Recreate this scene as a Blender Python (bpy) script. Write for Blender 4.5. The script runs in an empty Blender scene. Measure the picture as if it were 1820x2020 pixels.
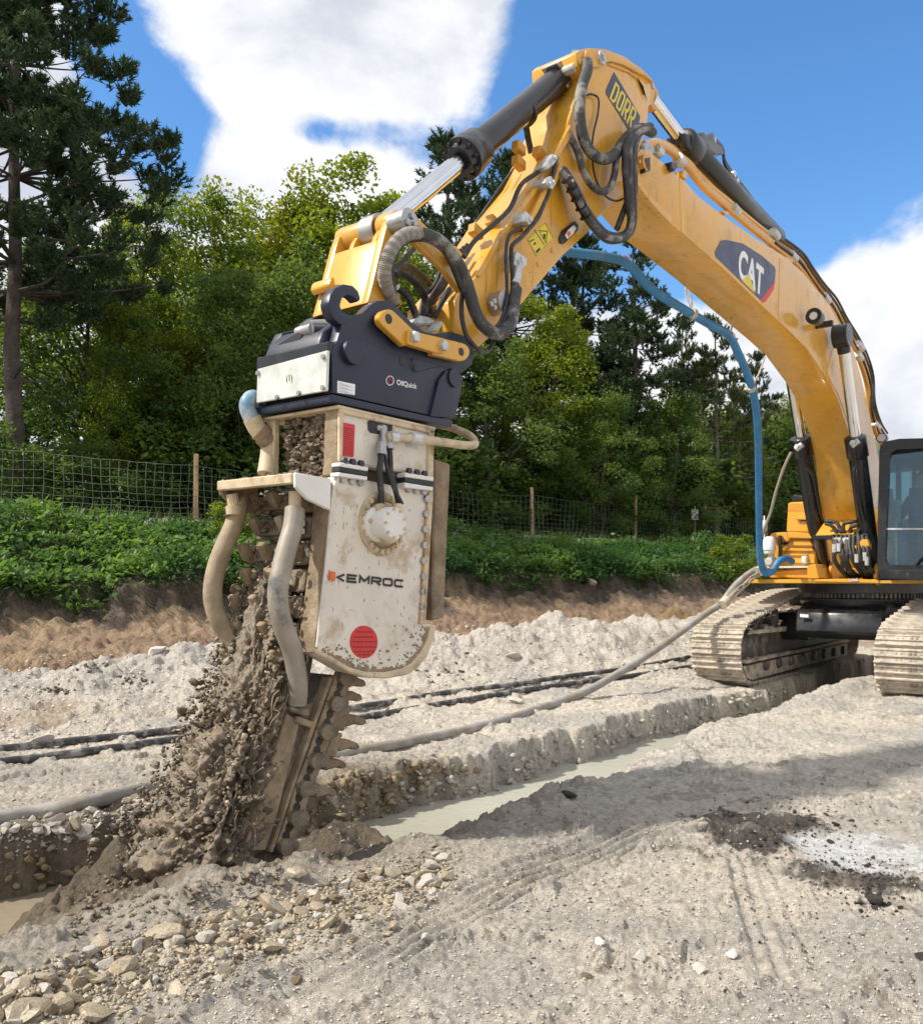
import bpy, bmesh, math, random
import numpy as np
from mathutils import Vector, Matrix

random.seed(7)
RNG = np.random.default_rng(7)
sc = bpy.context.scene
C = sc.collection
R = math.radians

# ------------------------------------------------------------------ camera
FPX, U0, V0, HC = 1820.0, 910.0, 1145.0, 1.5      # focal length, principal column, horizon row (photo 1820 x 2020), eye height
cam_d = bpy.data.cameras.new('camera')
cam_d.sensor_fit = 'HORIZONTAL'; cam_d.sensor_width = 36.0
cam_d.lens = 36.0 * FPX / 1820.0
cam_d.shift_y = (V0 - 1010.0) / 1820.0
cam_d.clip_start = 0.05; cam_d.clip_end = 6000
cam = bpy.data.objects.new('camera', cam_d); C.objects.link(cam)
cam.location = (0, 0, HC); cam.rotation_euler = (R(90), 0, 0)
sc.camera = cam

# ------------------------------------------------------------------ light, sky, exposure
SUN_AZ, SUN_EL = R(-103), R(48)                     # azimuth from +Y towards +X
sun_dir = Vector((math.sin(SUN_AZ) * math.cos(SUN_EL), math.cos(SUN_AZ) * math.cos(SUN_EL), math.sin(SUN_EL)))
sl = bpy.data.lights.new('sun', 'SUN'); sl.energy = 2.05; sl.angle = R(2.6); sl.color = (1.0, 0.93, 0.82)
so = bpy.data.objects.new('sun', sl); C.objects.link(so)
so.rotation_euler = sun_dir.to_track_quat('Z', 'Y').to_euler()
so.location = (-30, 20, 40)

world = bpy.data.worlds.new('World'); sc.world = world
world.use_nodes = True
sc.view_settings.view_transform = 'Standard'; sc.view_settings.look = 'None'
sc.view_settings.exposure = 1.43; sc.view_settings.gamma = 1.0
sc.view_settings.use_curve_mapping = False

def build_sky():
    nt = world.node_tree; N = nt.nodes; L = nt.links; N.clear()
    out = N.new('ShaderNodeOutputWorld'); bg = N.new('ShaderNodeBackground')
    sky = N.new('ShaderNodeTexSky'); sky.sky_type = 'NISHITA'; sky.sun_disc = False
    sky.sun_elevation = SUN_EL; sky.sun_rotation = SUN_AZ
    sky.air_density = 1.0; sky.dust_density = 0.3; sky.ozone_density = 3.0
    tc = N.new('ShaderNodeTexCoord')
    def math_(op, a, b=None, c=None):
        n = N.new('ShaderNodeMath'); n.operation = op
        for i, v in enumerate((a, b, c)):
            if v is None: continue
            if isinstance(v, (int, float)): n.inputs[i].default_value = v
            else: L.new(v, n.inputs[i])
        return n.outputs[0]
    def noise(scale, detail, rough, off, zs=1.35):
        m = N.new('ShaderNodeMapping'); m.inputs['Location'].default_value = off
        m.inputs['Scale'].default_value = (1, 1, zs)
        L.new(tc.outputs['Generated'], m.inputs['Vector'])
        n = N.new('ShaderNodeTexNoise'); n.inputs['Scale'].default_value = scale
        n.inputs['Detail'].default_value = detail; n.inputs['Roughness'].default_value = rough
        n.inputs['Distortion'].default_value = 0.25
        L.new(m.outputs[0], n.inputs['Vector'])
        return n.outputs['Fac']
    n1 = noise(5.5, 9, 0.58, (1.3, 2.1, 0.7))
    n2 = noise(2.2, 4, 0.5, (4.2, 0.3, 2.7))
    field = math_('ADD', math_('ADD', math_('MULTIPLY', n1, 1.55), math_('MULTIPLY', n2, 0.35)), 0.22)  # constant adds cloud cover, mostly in unseen sky, to brighten the shade
    # cloud banks and clear gaps, placed by direction
    def bank(u, v, ru, rv, amp):
        nonlocal field
        d = Vector(((u - U0) / FPX, 1.0, (V0 - v) / FPX)); ln = d.length; d.normalize()
        m = N.new('ShaderNodeMapping'); m.vector_type = 'POINT'
        kx, kz = FPX * ln / ru, FPX * ln / rv
        m.inputs['Location'].default_value = (-d.x * kx, -d.y * (kx + kz) / 2, -d.z * kz)
        m.inputs['Scale'].default_value = (kx, (kx + kz) / 2, kz)
        L.new(tc.outputs['Generated'], m.inputs['Vector'])
        dot = N.new('ShaderNodeVectorMath'); dot.operation = 'LENGTH'; L.new(m.outputs[0], dot.inputs[0])
        g = math_('POWER', 2.718, math_('MULTIPLY', math_('MULTIPLY', dot.outputs['Value'], dot.outputs['Value']), -1.0))
        field = math_('ADD', field, math_('MULTIPLY', g, amp))
    bank(690, 60, 260, 190, 0.14)
    bank(460, 60, 130, 190, 0.10)
    bank(900, 30, 110, 150, 0.14)
    bank(560, 330, 230, 62, 0.30)
    bank(620, 258, 150, 42, -0.5)
    bank(800, 290, 130, 60, -0.30)
    bank(1800, 690, 270, 225, 0.24)
    bank(1290, 720, 280, 70, 0.30)
    bank(1390, 160, 330, 300, -1.02)
    bank(1700, 190, 300, 210, -1.02)
    bank(1080, 260, 110, 190, -0.5)
    bank(330, 240, 90, 130, -0.8)
    bank(215, 60, 85, 220, -0.62)
    bank(1200, 480, 260, 120, -0.64)
    bank(1560, 470, 90, 90, -0.25)
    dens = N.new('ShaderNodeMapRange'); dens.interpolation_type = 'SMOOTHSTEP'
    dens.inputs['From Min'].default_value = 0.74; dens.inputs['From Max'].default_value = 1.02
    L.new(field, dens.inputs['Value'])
    # the cloud's own thickness: bright tops, greyer thick middles
    n3 = noise(4.2, 7, 0.55, (7.7, 1.9, 5.1))
    thick = N.new('ShaderNodeMapRange'); thick.interpolation_type = 'SMOOTHSTEP'
    thick.inputs['From Min'].default_value = 0.42; thick.inputs['From Max'].default_value = 0.62
    L.new(n3, thick.inputs['Value'])
    cc = N.new('ShaderNodeMix'); cc.data_type = 'RGBA'
    cc.inputs['A'].default_value = (3.85, 3.88, 3.95, 1); cc.inputs['B'].default_value = (2.5, 2.62, 2.95, 1)
    L.new(thick.outputs[0], cc.inputs['Factor'])
    hs = N.new('ShaderNodeHueSaturation'); hs.inputs['Hue'].default_value = 0.5
    hs.inputs['Saturation'].default_value = 1.22; hs.inputs['Value'].default_value = 0.82
    L.new(sky.outputs[0], hs.inputs['Color'])
    mx = N.new('ShaderNodeMix'); mx.data_type = 'RGBA'
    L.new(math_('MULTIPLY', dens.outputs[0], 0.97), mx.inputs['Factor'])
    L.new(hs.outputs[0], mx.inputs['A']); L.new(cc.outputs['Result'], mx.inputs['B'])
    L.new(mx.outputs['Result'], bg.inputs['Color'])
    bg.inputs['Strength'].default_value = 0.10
    L.new(bg.outputs[0], out.inputs[0])
build_sky()

# ------------------------------------------------------------------ frames and helpers
TH = R(38.74); SN, CS = math.sin(TH), math.cos(TH)
C0 = Vector((4.83, 12.74, 0)); FW = Vector((-SN, -CS, 0)); LT = Vector((CS, -SN, 0))   # machine: origin, forward, left
ZO = {'D': (0, 0, 1), 'A': (587.1, 44.03, .44356), 'B': (403.6, 513.7, .3629), 'C': (352.3, 733.9, .3629), 'T': (220.2, 1210.9, .3629),
      'E': (1174.2, 183.5, .3632), 'F': (1306.3, 770.6, .327), 'G': (1489.8, 843.9, .18147), 'H': (645.8, 366.9, .18147),
      'I': (954.0, 73.4, .2016), 'J': (1321.0, 917.3, .27419), 'K': (770.6, 477.0, .18146)}
def duv(k, x, y):
    a, b, m = ZO[k]; return a + m * x, b + m * y
def M(s, w, z):                                   # machine frame -> world
    return Vector((C0.x + FW.x * s + LT.x * w, C0.y + FW.y * s + LT.y * w, z))
def P(k, x, y, w):                                # survey point seen at (x, y), lying on the vertical plane w beside the machine's middle
    u, v = duv(k, x, y); a = (u - U0) / FPX; b = (V0 - v) / FPX
    t = (LT.x * C0.x + LT.y * C0.y - 0) * -1 + w
    t = (w + LT.x * C0.x + LT.y * C0.y) / (LT.x * a + LT.y)
    return Vector((a * t, t, HC + b * t))
def PS(k, x, y, s):                               # the same on a plane across the machine
    u, v = duv(k, x, y); a = (u - U0) / FPX; b = (V0 - v) / FPX
    t = (s + FW.x * C0.x + FW.y * C0.y) / (FW.x * a + FW.y)
    return Vector((a * t, t, HC + b * t))
def PY(u, v, Y):
    return Vector(((u - U0) / FPX * Y, Y, HC + (V0 - v) / FPX * Y))
def sz(p):
    d = p - C0; return (d.x * FW.x + d.y * FW.y, p.z)
def wof(p):
    d = p - C0; return d.x * LT.x + d.y * LT.y
def SZ(k, pts, w): return [sz(P(k, x, y, w)) for x, y in pts]

OFF = {}                                          # world offset of every object that can be a parent
def setp(o, label=None, cat=None, group=None, kind=None):
    if label: o['label'] = label
    if cat: o['category'] = cat
    if group: o['group'] = group
    if kind: o['kind'] = kind
    return o
def thing(name, label, cat, loc, group=None):
    o = bpy.data.objects.new(name, None); C.objects.link(o)
    o.empty_display_size = 0.2; o.location = loc; OFF[o.name] = Vector(loc)
    return setp(o, label, cat, group)
def finish(me, smooth):
    if smooth is None: return
    me.polygons.foreach_set('use_smooth', [True] * len(me.polygons))
    if smooth < 179: me.set_sharp_from_angle(angle=R(smooth))
def obj(name, bm, mat, parent=None, smooth=35, label=None, cat=None, group=None, kind=None, base=None):
    """one mesh object from a bmesh in world coordinates"""
    off = OFF[parent.name] if parent else (Vector(base) if base is not None else Vector((0, 0, 0)))
    if off.length: bmesh.ops.translate(bm, verts=bm.verts, vec=-off)
    me = bpy.data.meshes.new(name); bm.to_mesh(me); bm.free()
    for m in (mat if isinstance(mat, (list, tuple)) else [mat]): me.materials.append(m)
    finish(me, smooth)
    o = bpy.data.objects.new(name, me); C.objects.link(o)
    if parent: o.parent = parent
    else: o.location = off
    OFF[o.name] = off
    return setp(o, label, cat, group, kind)
def np_obj(name, verts, faces, mat, parent=None, smooth=None, base=None, **kw):
    """one mesh object from numpy arrays; faces all of one size"""
    off = OFF[parent.name] if parent else (Vector(base) if base is not None else Vector((0, 0, 0)))
    me = bpy.data.meshes.new(name)
    v = np.asarray(verts, dtype=np.float32) - np.array(off, dtype=np.float32); f = np.asarray(faces, dtype=np.int32)
    me.vertices.add(len(v)); me.vertices.foreach_set('co', v.ravel())
    k = f.shape[1]; me.loops.add(f.size); me.polygons.add(len(f))
    me.loops.foreach_set('vertex_index', f.ravel())
    me.polygons.foreach_set('loop_start', np.arange(0, f.size, k, dtype=np.int32))
    try: me.polygons.foreach_set('loop_total', np.full(len(f), k, dtype=np.int32))
    except Exception: pass
    me.update(calc_edges=True); me.validate()
    for m in (mat if isinstance(mat, (list, tuple)) else [mat]): me.materials.append(m)
    if smooth is not None: finish(me, smooth)
    o = bpy.data.objects.new(name, me); C.objects.link(o)
    if parent: o.parent = parent
    else: o.location = off
    OFF[o.name] = off
    return setp(o, kw.get('label'), kw.get('cat'), kw.get('group'), kw.get('kind'))
def dup(o, parent=None, loc=None, rot=None, scale=None, label=None, group=None):
    c = o.copy(); C.objects.link(c)
    if parent is not None: c.parent = parent
    if loc is not None: c.location = loc
    if rot is not None: c.rotation_euler = rot
    if scale is not None: c.scale = scale
    if label: c['label'] = label
    if group: c['group'] = group
    for ch in list(o.children): dup(ch, c)
    return c

NB = bmesh.new
def bevel(bm, wd, seg=1, ang=30):
    es = [e for e in bm.edges if len(e.link_faces) == 2 and e.calc_face_angle(0) > R(ang)]
    if es: bmesh.ops.bevel(bm, geom=es, offset=wd, segments=seg, profile=0.6, affect='EDGES', clamp_overlap=True)
    return bm
def prism_sz(bm, pts, w0, w1):                    # outline in (s, z), between the planes w0 and w1
    a = [bm.verts.new(M(s, w0, z)) for s, z in pts]; b = [bm.verts.new(M(s, w1, z)) for s, z in pts]
    n = len(pts)
    fs = [bm.faces.new(a), bm.faces.new(b[::-1])]
    for i in range(n):
        j = (i + 1) % n; fs.append(bm.faces.new((a[j], a[i], b[i], b[j])))
    bmesh.ops.recalc_face_normals(bm, faces=fs)
    return bm
def prism(bm, k, pts, w0, w1): return prism_sz(bm, SZ(k, pts, w0), w0, w1)
def plate(k, pts, w0, w1, bv=0.008):
    bm = NB(); prism(bm, k, pts, w0, w1)
    return bevel(bm, bv) if bv else bm
def box_m(bm, s0, s1, w0, w1, z0, z1): return prism_sz(bm, [(s0, z0), (s1, z0), (s1, z1), (s0, z1)], w0, w1)
def cyl(bm, a, b, r0, r1=None, n=20, caps=True):
    r1 = r0 if r1 is None else r1; a, b = Vector(a), Vector(b)
    ax = (b - a).normalized(); t = ax.cross(Vector((0, 0, 1)))
    if t.length < 1e-4: t = ax.cross(Vector((1, 0, 0)))
    t.normalize(); q = ax.cross(t)
    A, B = [], []
    for i in range(n):
        c = math.cos(2 * math.pi * i / n); s_ = math.sin(2 * math.pi * i / n)
        A.append(bm.verts.new(a + (t * c + q * s_) * r0)); B.append(bm.verts.new(b + (t * c + q * s_) * r1))
    for i in range(n):
        j = (i + 1) % n; bm.faces.new((A[i], A[j], B[j], B[i]))
    if caps: bm.faces.new(A[::-1]); bm.faces.new(B)
    return bm
def lathe(bm, a, ax, prof, n=28):                 # profile of (distance along axis, radius)
    a = Vector(a); ax = Vector(ax).normalized(); t = ax.cross(Vector((0, 0, 1)))
    if t.length < 1e-4: t = ax.cross(Vector((1, 0, 0)))
    t.normalize(); q = ax.cross(t); rings = []
    for d, r in prof:
        rings.append([bm.verts.new(a + ax * d + (t * math.cos(6.2831853 * i / n) + q * math.sin(6.2831853 * i / n)) * max(r, 1e-4)) for i in range(n)])
    for x, y in zip(rings, rings[1:]):
        for i in range(n):
            j = (i + 1) % n; bm.faces.new((x[i], x[j], y[j], y[i]))
    bm.faces.new(rings[0][::-1]); bm.faces.new(rings[-1])
    return bm
def spline(pts, n=8):
    pts = [Vector(p) for p in pts]
    if len(pts) < 3: return [pts[0].lerp(pts[-1], i / n) for i in range(n + 1)]
    q = [pts[0] * 2 - pts[1]] + pts + [pts[-1] * 2 - pts[-2]]; out = []
    for i in range(1, len(q) - 2):
        p0, p1, p2, p3 = q[i - 1:i + 3]
        for k in range(n):
            t = k / n
            out.append(0.5 * ((2 * p1) + (p2 - p0) * t + (2 * p0 - 5 * p1 + 4 * p2 - p3) * t * t + (3 * p1 - p0 - 3 * p2 + p3) * t ** 3))
    out.append(pts[-1]); return out
def tube(bm, path, r, n=10, caps=True, ridge=0.0):
    path = [p for i, p in enumerate(path) if i == 0 or (p - path[i - 1]).length > 1e-5]
    m = len(path); rings = []; nrm = None
    for i, p in enumerate(path):
        t = (path[min(i + 1, m - 1)] - path[max(i - 1, 0)]).normalized()
        if nrm is None:
            nrm = t.cross(Vector((0, 0, 1)))
            if nrm.length < 1e-3: nrm = t.cross(Vector((1, 0, 0)))
        nrm = (nrm - t * nrm.dot(t)).normalized(); bn = t.cross(nrm)
        rr = (r(i / max(m - 1, 1)) if callable(r) else r) * (1 + (ridge if i % 2 else 0))
        rings.append([bm.verts.new(p + (nrm * math.cos(6.2831853 * k / n) + bn * math.sin(6.2831853 * k / n)) * rr) for k in range(n)])
    for x, y in zip(rings, rings[1:]):
        for k in range(n):
            j = (k + 1) % n; bm.faces.new((x[k], x[j], y[j], y[k]))
    if caps: bm.faces.new(rings[0][::-1]); bm.faces.new(rings[-1])
    return bm
def hose(name, pts, r, mat, parent=None, n=10, seg=8, **kw):
    return obj(name, tube(NB(), spline(pts, seg), r, n), mat, parent, smooth=60, **kw)
def hoseW(name, k, pts, r, mat, parent, n=10, seg=7, **kw):     # pts: (x, y, w)
    return hose(name, [P(k, x, y, w) for x, y, w in pts], r, mat, parent, n, seg, **kw)
def bolt(bm, k, x, y, w, r=0.018, h=0.015, n=6):
    p = P(k, x, y, w); return cyl(bm, p - LT * 0.002, p + LT * h, r, r * 0.92, n)
def rand_rock(bm, c, r, rnd, flat=0.7, sub=1, axis=None):
    v0 = len(bm.verts)
    res = bmesh.ops.create_icosphere(bm, subdivisions=sub, radius=1.0)
    vs = res['verts']; e = Vector((rnd.uniform(.7, 1.35), rnd.uniform(.6, 1.1), rnd.uniform(.45, .9) * flat / .7))
    pl = [(Vector((rnd.gauss(0, 1), rnd.gauss(0, 1), rnd.gauss(0, 1))).normalized(), rnd.uniform(.38, .72)) for _ in range(9)]
    rot = Matrix.Rotation(rnd.uniform(0, 6.28), 3, 'Z') @ Matrix.Rotation(rnd.uniform(-.5, .5), 3, 'X')
    for v in vs:
        p = v.co.copy()
        for nn, d in pl:
            k = p.dot(nn)
            if k > d: p -= nn * (k - d)
        j_ = .07 if sub < 2 else .022; p += Vector((rnd.uniform(-j_, j_), rnd.uniform(-j_, j_), rnd.uniform(-j_, j_)))
        p = Vector((p.x * e.x, p.y * e.y, p.z * e.z)); v.co = rot @ p * r + Vector(c)
    return bm

# ------------------------------------------------------------------ numpy noise
def _h(ix, iy, seed):
    n = (ix.astype(np.int64) * 374761393 + iy.astype(np.int64) * 668265263 + seed * 982451653) & 0xffffffff
    n = ((n ^ (n >> 13)) * 1274126177) & 0xffffffff
    return ((n ^ (n >> 16)) & 0xffff) / 65535.0
def vnoise(x, y, seed=0):
    ix = np.floor(x); iy = np.floor(y); fx = x - ix; fy = y - iy
    ux = fx * fx * fx * (fx * (fx * 6 - 15) + 10); uy = fy * fy * fy * (fy * (fy * 6 - 15) + 10)
    a = _h(ix, iy, seed); b = _h(ix + 1, iy, seed); c = _h(ix, iy + 1, seed); d = _h(ix + 1, iy + 1, seed)
    return (a + (b - a) * ux) * (1 - uy) + (c + (d - c) * ux) * uy - 0.5
def fbm(x, y, seed=0, octv=4, gain=0.5):
    o = np.zeros_like(x); a = 1.0; ca, sa = math.cos(.6), math.sin(.6)
    for i in range(octv):
        o = o + a * vnoise(x, y, seed + i * 17); a *= gain
        x, y = (x * ca - y * sa) * 2.03 + 3.1, (x * sa + y * ca) * 2.03 + 1.7
    return o
def sstep(a, b, x):
    t = np.clip((x - a) / (b - a), 0, 1); return t * t * (3 - 2 * t)

# ------------------------------------------------------------------ materials
def mat(name, col, rough=0.5, metal=0.0, var=0.12, vs=6.0, bump=0.0, bs=40.0, dirt=None, dirt_amt=0.0, dirt_s=3.0, coat=0.0, spec=0.5,
        rvar=0.1, dist=0.01, dirt_lo=0.5, dirt_w=0.16, streak=0.0):
    m = bpy.data.materials.new(name); m.use_nodes = True
    nt = m.node_tree; N = nt.nodes; L = nt.links; b = N['Principled BSDF']
    tc = N.new('ShaderNodeTexCoord')
    def noi(s, d=5, r=.6):
        n = N.new('ShaderNodeTexNoise'); n.inputs['Scale'].default_value = s; n.inputs['Detail'].default_value = d; n.inputs['Roughness'].default_value = r
        L.new(tc.outputs['Object'], n.inputs['Vector']); return n.outputs['Fac']
    def mix(f, A, B, t='MIX'):
        x = N.new('ShaderNodeMix'); x.data_type = 'RGBA'; x.blend_type = t
        for kx, v in (('Factor', f), ('A', A), ('B', B)):
            if hasattr(v, 'is_linked') or hasattr(v, 'links'): L.new(v, x.inputs[kx])
            elif kx == 'Factor': x.inputs[kx].default_value = v
            else: x.inputs[kx].default_value = (*v, 1)
        return x.outputs['Result']
    def rng(v, a, b_, c=0.0, d=1.0):
        r_ = N.new('ShaderNodeMapRange'); r_.inputs[1].default_value = a; r_.inputs[2].default_value = b_; r_.inputs[3].default_value = c; r_.inputs[4].default_value = d
        r_.interpolation_type = 'SMOOTHSTEP'; L.new(v, r_.inputs[0]); return r_.outputs[0]
    n1 = noi(vs)
    dk = tuple(c * (1 - var) for c in col); lt = tuple(min(1, c * (1 + var)) for c in col)
    colr = mix(rng(n1, .3, .7), dk, lt)
    rough_s = rng(n1, .25, .75, max(0, rough - rvar), min(1, rough + rvar))
    if dirt:
        f = rng(noi(dirt_s, 8, .68), dirt_lo, dirt_lo + dirt_w, 0, dirt_amt)
        colr = mix(f, colr, dirt)
        mr = N.new('ShaderNodeMix'); mr.data_type = 'FLOAT'; L.new(f, mr.inputs[0]); L.new(rough_s, mr.inputs[2]); mr.inputs[3].default_value = .85
        rough_s = mr.outputs[0]
    if streak:                                     # runs of grease and rusty water, and small chips in the paint
        mp = N.new('ShaderNodeMapping'); mp.inputs['Scale'].default_value = (9, 9, .7); L.new(tc.outputs['Object'], mp.inputs['Vector'])
        ns = N.new('ShaderNodeTexNoise'); ns.inputs['Scale'].default_value = 1.6; ns.inputs['Detail'].default_value = 6; L.new(mp.outputs[0], ns.inputs['Vector'])
        colr = mix(rng(ns.outputs['Fac'], .60, .72, 0, streak), colr, (.17, .085, .02))
        colr = mix(rng(noi(34, 3, .5), .70, .73, 0, .8), colr, (.09, .055, .03))
    L.new(colr, b.inputs['Base Color']); L.new(rough_s, b.inputs['Roughness'])
    b.inputs['Metallic'].default_value = metal; b.inputs['Specular IOR Level'].default_value = spec
    b.inputs['Coat Weight'].default_value = coat; b.inputs['Coat Roughness'].default_value = 0.08
    if bump:
        bp = N.new('ShaderNodeBump'); bp.inputs['Strength'].default_value = bump; bp.inputs['Distance'].default_value = dist
        L.new(noi(bs, 6, .65), bp.inputs['Height']); L.new(bp.outputs[0], b.inputs['Normal'])
    return m
DUST = (.42, .36, .27); MUDC = (.23, .17, .105)
MT = {}
MT['yellow'] = mat('yellow_paint', (.66, .335, .030), .30, var=.06, vs=2.5, dirt=(.40, .26, .10), dirt_amt=.5, dirt_s=2.6, coat=.35, bump=.04, bs=70, dirt_lo=.52, streak=.5)
MT['yellow_dirty'] = mat('worn_yellow_paint', (.60, .29, .035), .36, var=.08, vs=4, dirt=(.22, .12, .05), dirt_amt=.6, dirt_s=4, coat=.2, bump=.05, bs=60, dirt_lo=.56)
MT['black'] = mat('black_paint', (.012, .013, .016), .34, var=.2, dirt=(.22, .20, .17), dirt_amt=.55, dirt_s=14, coat=.2, dirt_lo=.62, dirt_w=.06)
MT['black_clean'] = mat('satin_black_paint', (.012, .013, .017), .33, var=.2, dirt=(.1, .09, .08), dirt_amt=.25, dirt_s=5, coat=.15, dirt_lo=.58)
MT['navy'] = mat('blue_black_coating', (.015, .021, .043), .44, var=.12, vs=5, bump=.22, bs=130, dist=.003, dirt=(.11, .11, .12), dirt_amt=.22, dirt_s=9, dirt_lo=.55)
MT['rubber'] = mat('black_rubber', (.022, .022, .023), .55, var=.25, vs=20, dirt=(.16, .14, .12), dirt_amt=.5, dirt_s=10, bump=.1, bs=90)
MT['rubber_dusty'] = mat('dusty_rubber', (.05, .05, .052), .7, var=.3, vs=12, dirt=(.36, .34, .31), dirt_amt=.75, dirt_s=6, bump=.15, bs=60, dirt_lo=.47)
MT['chrome'] = mat('chromed_steel', (.74, .75, .77), .13, metal=1, var=.04, rvar=.05)
MT['steel'] = mat('bare_steel', (.42, .42, .42), .38, metal=.9, var=.15, dirt=(.2, .17, .13), dirt_amt=.4, dirt_s=12)
MT['galv'] = mat('galvanised_plate', (.66, .68, .63), .42, metal=.35, var=.12, vs=9, dirt=(.4, .4, .34), dirt_amt=.4, dirt_s=5, bump=.05, bs=30)
MT['zinc'] = mat('pale_steel_clamp', (.55, .56, .56), .4, metal=.3, var=.2, vs=14, dirt=(.2, .17, .13), dirt_amt=.5, dirt_s=20)
MT['white'] = mat('muddy_white_paint', (.70, .645, .565), .42, var=.07, vs=3, dirt=(.40, .285, .165), dirt_amt=.75, dirt_s=4.2, bump=.2, bs=28, dist=.006, dirt_lo=.50, dirt_w=.2)
MT['white_clean'] = mat('white_paint', (.74, .72, .68), .4, var=.04, dirt=(.45, .36, .25), dirt_amt=.35, dirt_s=4, dirt_lo=.58)
MT['cream'] = mat('mud_stained_white_paint', (.58, .47, .32), .55, var=.15, vs=8, dirt=(.30, .21, .12), dirt_amt=.8, dirt_s=6, bump=.3, bs=30, dirt_lo=.5)
MT['mud'] = mat('wet_mud', (.168, .130, .088), .42, var=.38, vs=9, bump=.9, bs=22, dist=.02, dirt=(.29, .22, .14), dirt_amt=.6, dirt_s=7, rvar=.2, spec=.6)
MT['mud_dry'] = mat('drying_mud', (.255, .19, .12), .75, var=.3, vs=8, bump=.8, bs=26, dist=.015, dirt=(.42, .34, .25), dirt_amt=.6, dirt_s=5)
MT['mud_dark'] = mat('dark_wet_mud', (.10, .074, .05), .4, var=.4, vs=8, bump=1, bs=20, dist=.02, dirt=(.18, .14, .09), dirt_amt=.6, dirt_s=9)
MT['stone'] = mat('wet_tan_stone', (.34, .285, .205), .32, var=.3, vs=7, bump=.25, bs=24, dist=.008, dirt=(.24, .18, .11), dirt_amt=.45, dirt_s=5, rvar=.14)
MT['stone_grey'] = mat('dusty_grey_stone', (.42, .385, .34), .8, var=.2, vs=6, bump=.3, bs=22, dist=.008)
MT['stone_dark'] = mat('dark_clod', (.062, .05, .045), .8, var=.5, vs=12, bump=.8, bs=30, dist=.02)
MT['stone_white'] = mat('chalk_lump', (.54, .50, .45), .85, var=.12, vs=7, bump=.4, bs=25, dist=.01)
MT['track'] = mat('dust_caked_steel', (.50, .44, .36), .8, var=.3, vs=9, bump=.6, bs=28, dist=.012, dirt=(.17, .145, .12), dirt_amt=.85, dirt_s=5, dirt_lo=.48)
MT['track_dark'] = mat('muddy_dark_steel', (.10, .092, .085), .6, var=.4, vs=5, bump=.3, bs=20, dirt=(.30, .265, .22), dirt_amt=.7, dirt_s=5, dirt_lo=.5)
MT['blue'] = mat('blue_hose', (.022, .17, .38), .45, var=.14, vs=5, bump=.1, bs=30, dirt=(.25, .3, .33), dirt_amt=.3, dirt_s=8)
MT['grey_hose'] = mat('dusty_grey_hose', (.30, .285, .265), .75, var=.2, vs=6, bump=.4, bs=40, dirt=(.24, .19, .13), dirt_amt=.75, dirt_s=2.2, dirt_lo=.46)
MT['tan_hose'] = mat('mud_coated_hose', (.33, .26, .17), .7, var=.22, vs=7, bump=.5, bs=28, dist=.01, dirt=(.15, .14, .13), dirt_amt=.6, dirt_s=4)
MT['decal_navy'] = mat('navy_decal', (.016, .028, .085), .35, var=.06)
MT['decal_red'] = mat('red_decal', (.58, .028, .03), .45, var=.12, vs=20)
MT['decal_redd'] = mat('dark_red_print', (.26, .012, .016), .5, var=.1)
MT['decal_yel'] = mat('yellow_decal', (.72, .55, .03), .45, var=.08)
MT['decal_white'] = mat('white_decal', (.78, .78, .78), .45, var=.05)
MT['decal_black'] = mat('black_print', (.02, .02, .022), .5, var=.1)
MT['decal_grey'] = mat('grey_print', (.4, .42, .46), .5, var=.1)
MT['decal_orange'] = mat('orange_print', (.70, .15, .03), .5, var=.1)
MT['wood'] = mat('pale_wood', (.50, .34, .20), .75, var=.2, vs=6, bump=.2, bs=20)
MT['wire'] = mat('dull_green_wire', (.17, .21, .17), .5, metal=.2, var=.15)
MT['rope'] = mat('pale_cord', (.48, .42, .33), .9, var=.2, vs=30, bump=.4, bs=90)
MT['plastic_w'] = mat('white_plastic', (.62, .66, .68), .4, var=.1)
MT['seat'] = mat('dark_cab_trim', (.05, .055, .065), .7, var=.2)
MT['cloth'] = mat('blue_work_jacket', (.07, .12, .22), .85, var=.25, vs=9, bump=.3, bs=30)
MT['skin'] = mat('skin', (.50, .30, .21), .5, var=.08)
MT['cabgrey'] = mat('light_cab_trim', (.33, .36, .36), .6, var=.15)
MT['beacon'] = mat('amber_plastic', (.80, .42, .02), .25, var=.05)
def glass():
    m = bpy.data.materials.new('cab_glass'); m.use_nodes = True
    nt = m.node_tree; N = nt.nodes; L = nt.links; N.clear()
    o = N.new('ShaderNodeOutputMaterial'); mx = N.new('ShaderNodeMixShader')
    tr = N.new('ShaderNodeBsdfTransparent'); tr.inputs[0].default_value = (.66, .82, .86, 1)
    gl = N.new('ShaderNodeBsdfGlossy'); gl.inputs['Roughness'].default_value = .02; gl.inputs[0].default_value = (.85, .95, 1, 1)
    fr = N.new('ShaderNodeFresnel'); fr.inputs[0].default_value = 1.7
    ad = N.new('ShaderNodeMath'); ad.operation = 'MULTIPLY_ADD'; ad.inputs[1].default_value = .9; ad.inputs[2].default_value = .02
    L.new(fr.outputs[0], ad.inputs[0]); L.new(ad.outputs[0], mx.inputs[0]); L.new(tr.outputs[0], mx.inputs[1]); L.new(gl.outputs[0], mx.inputs[2])
    L.new(mx.outputs[0], o.inputs[0]); return m
MT['glass'] = glass()
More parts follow.
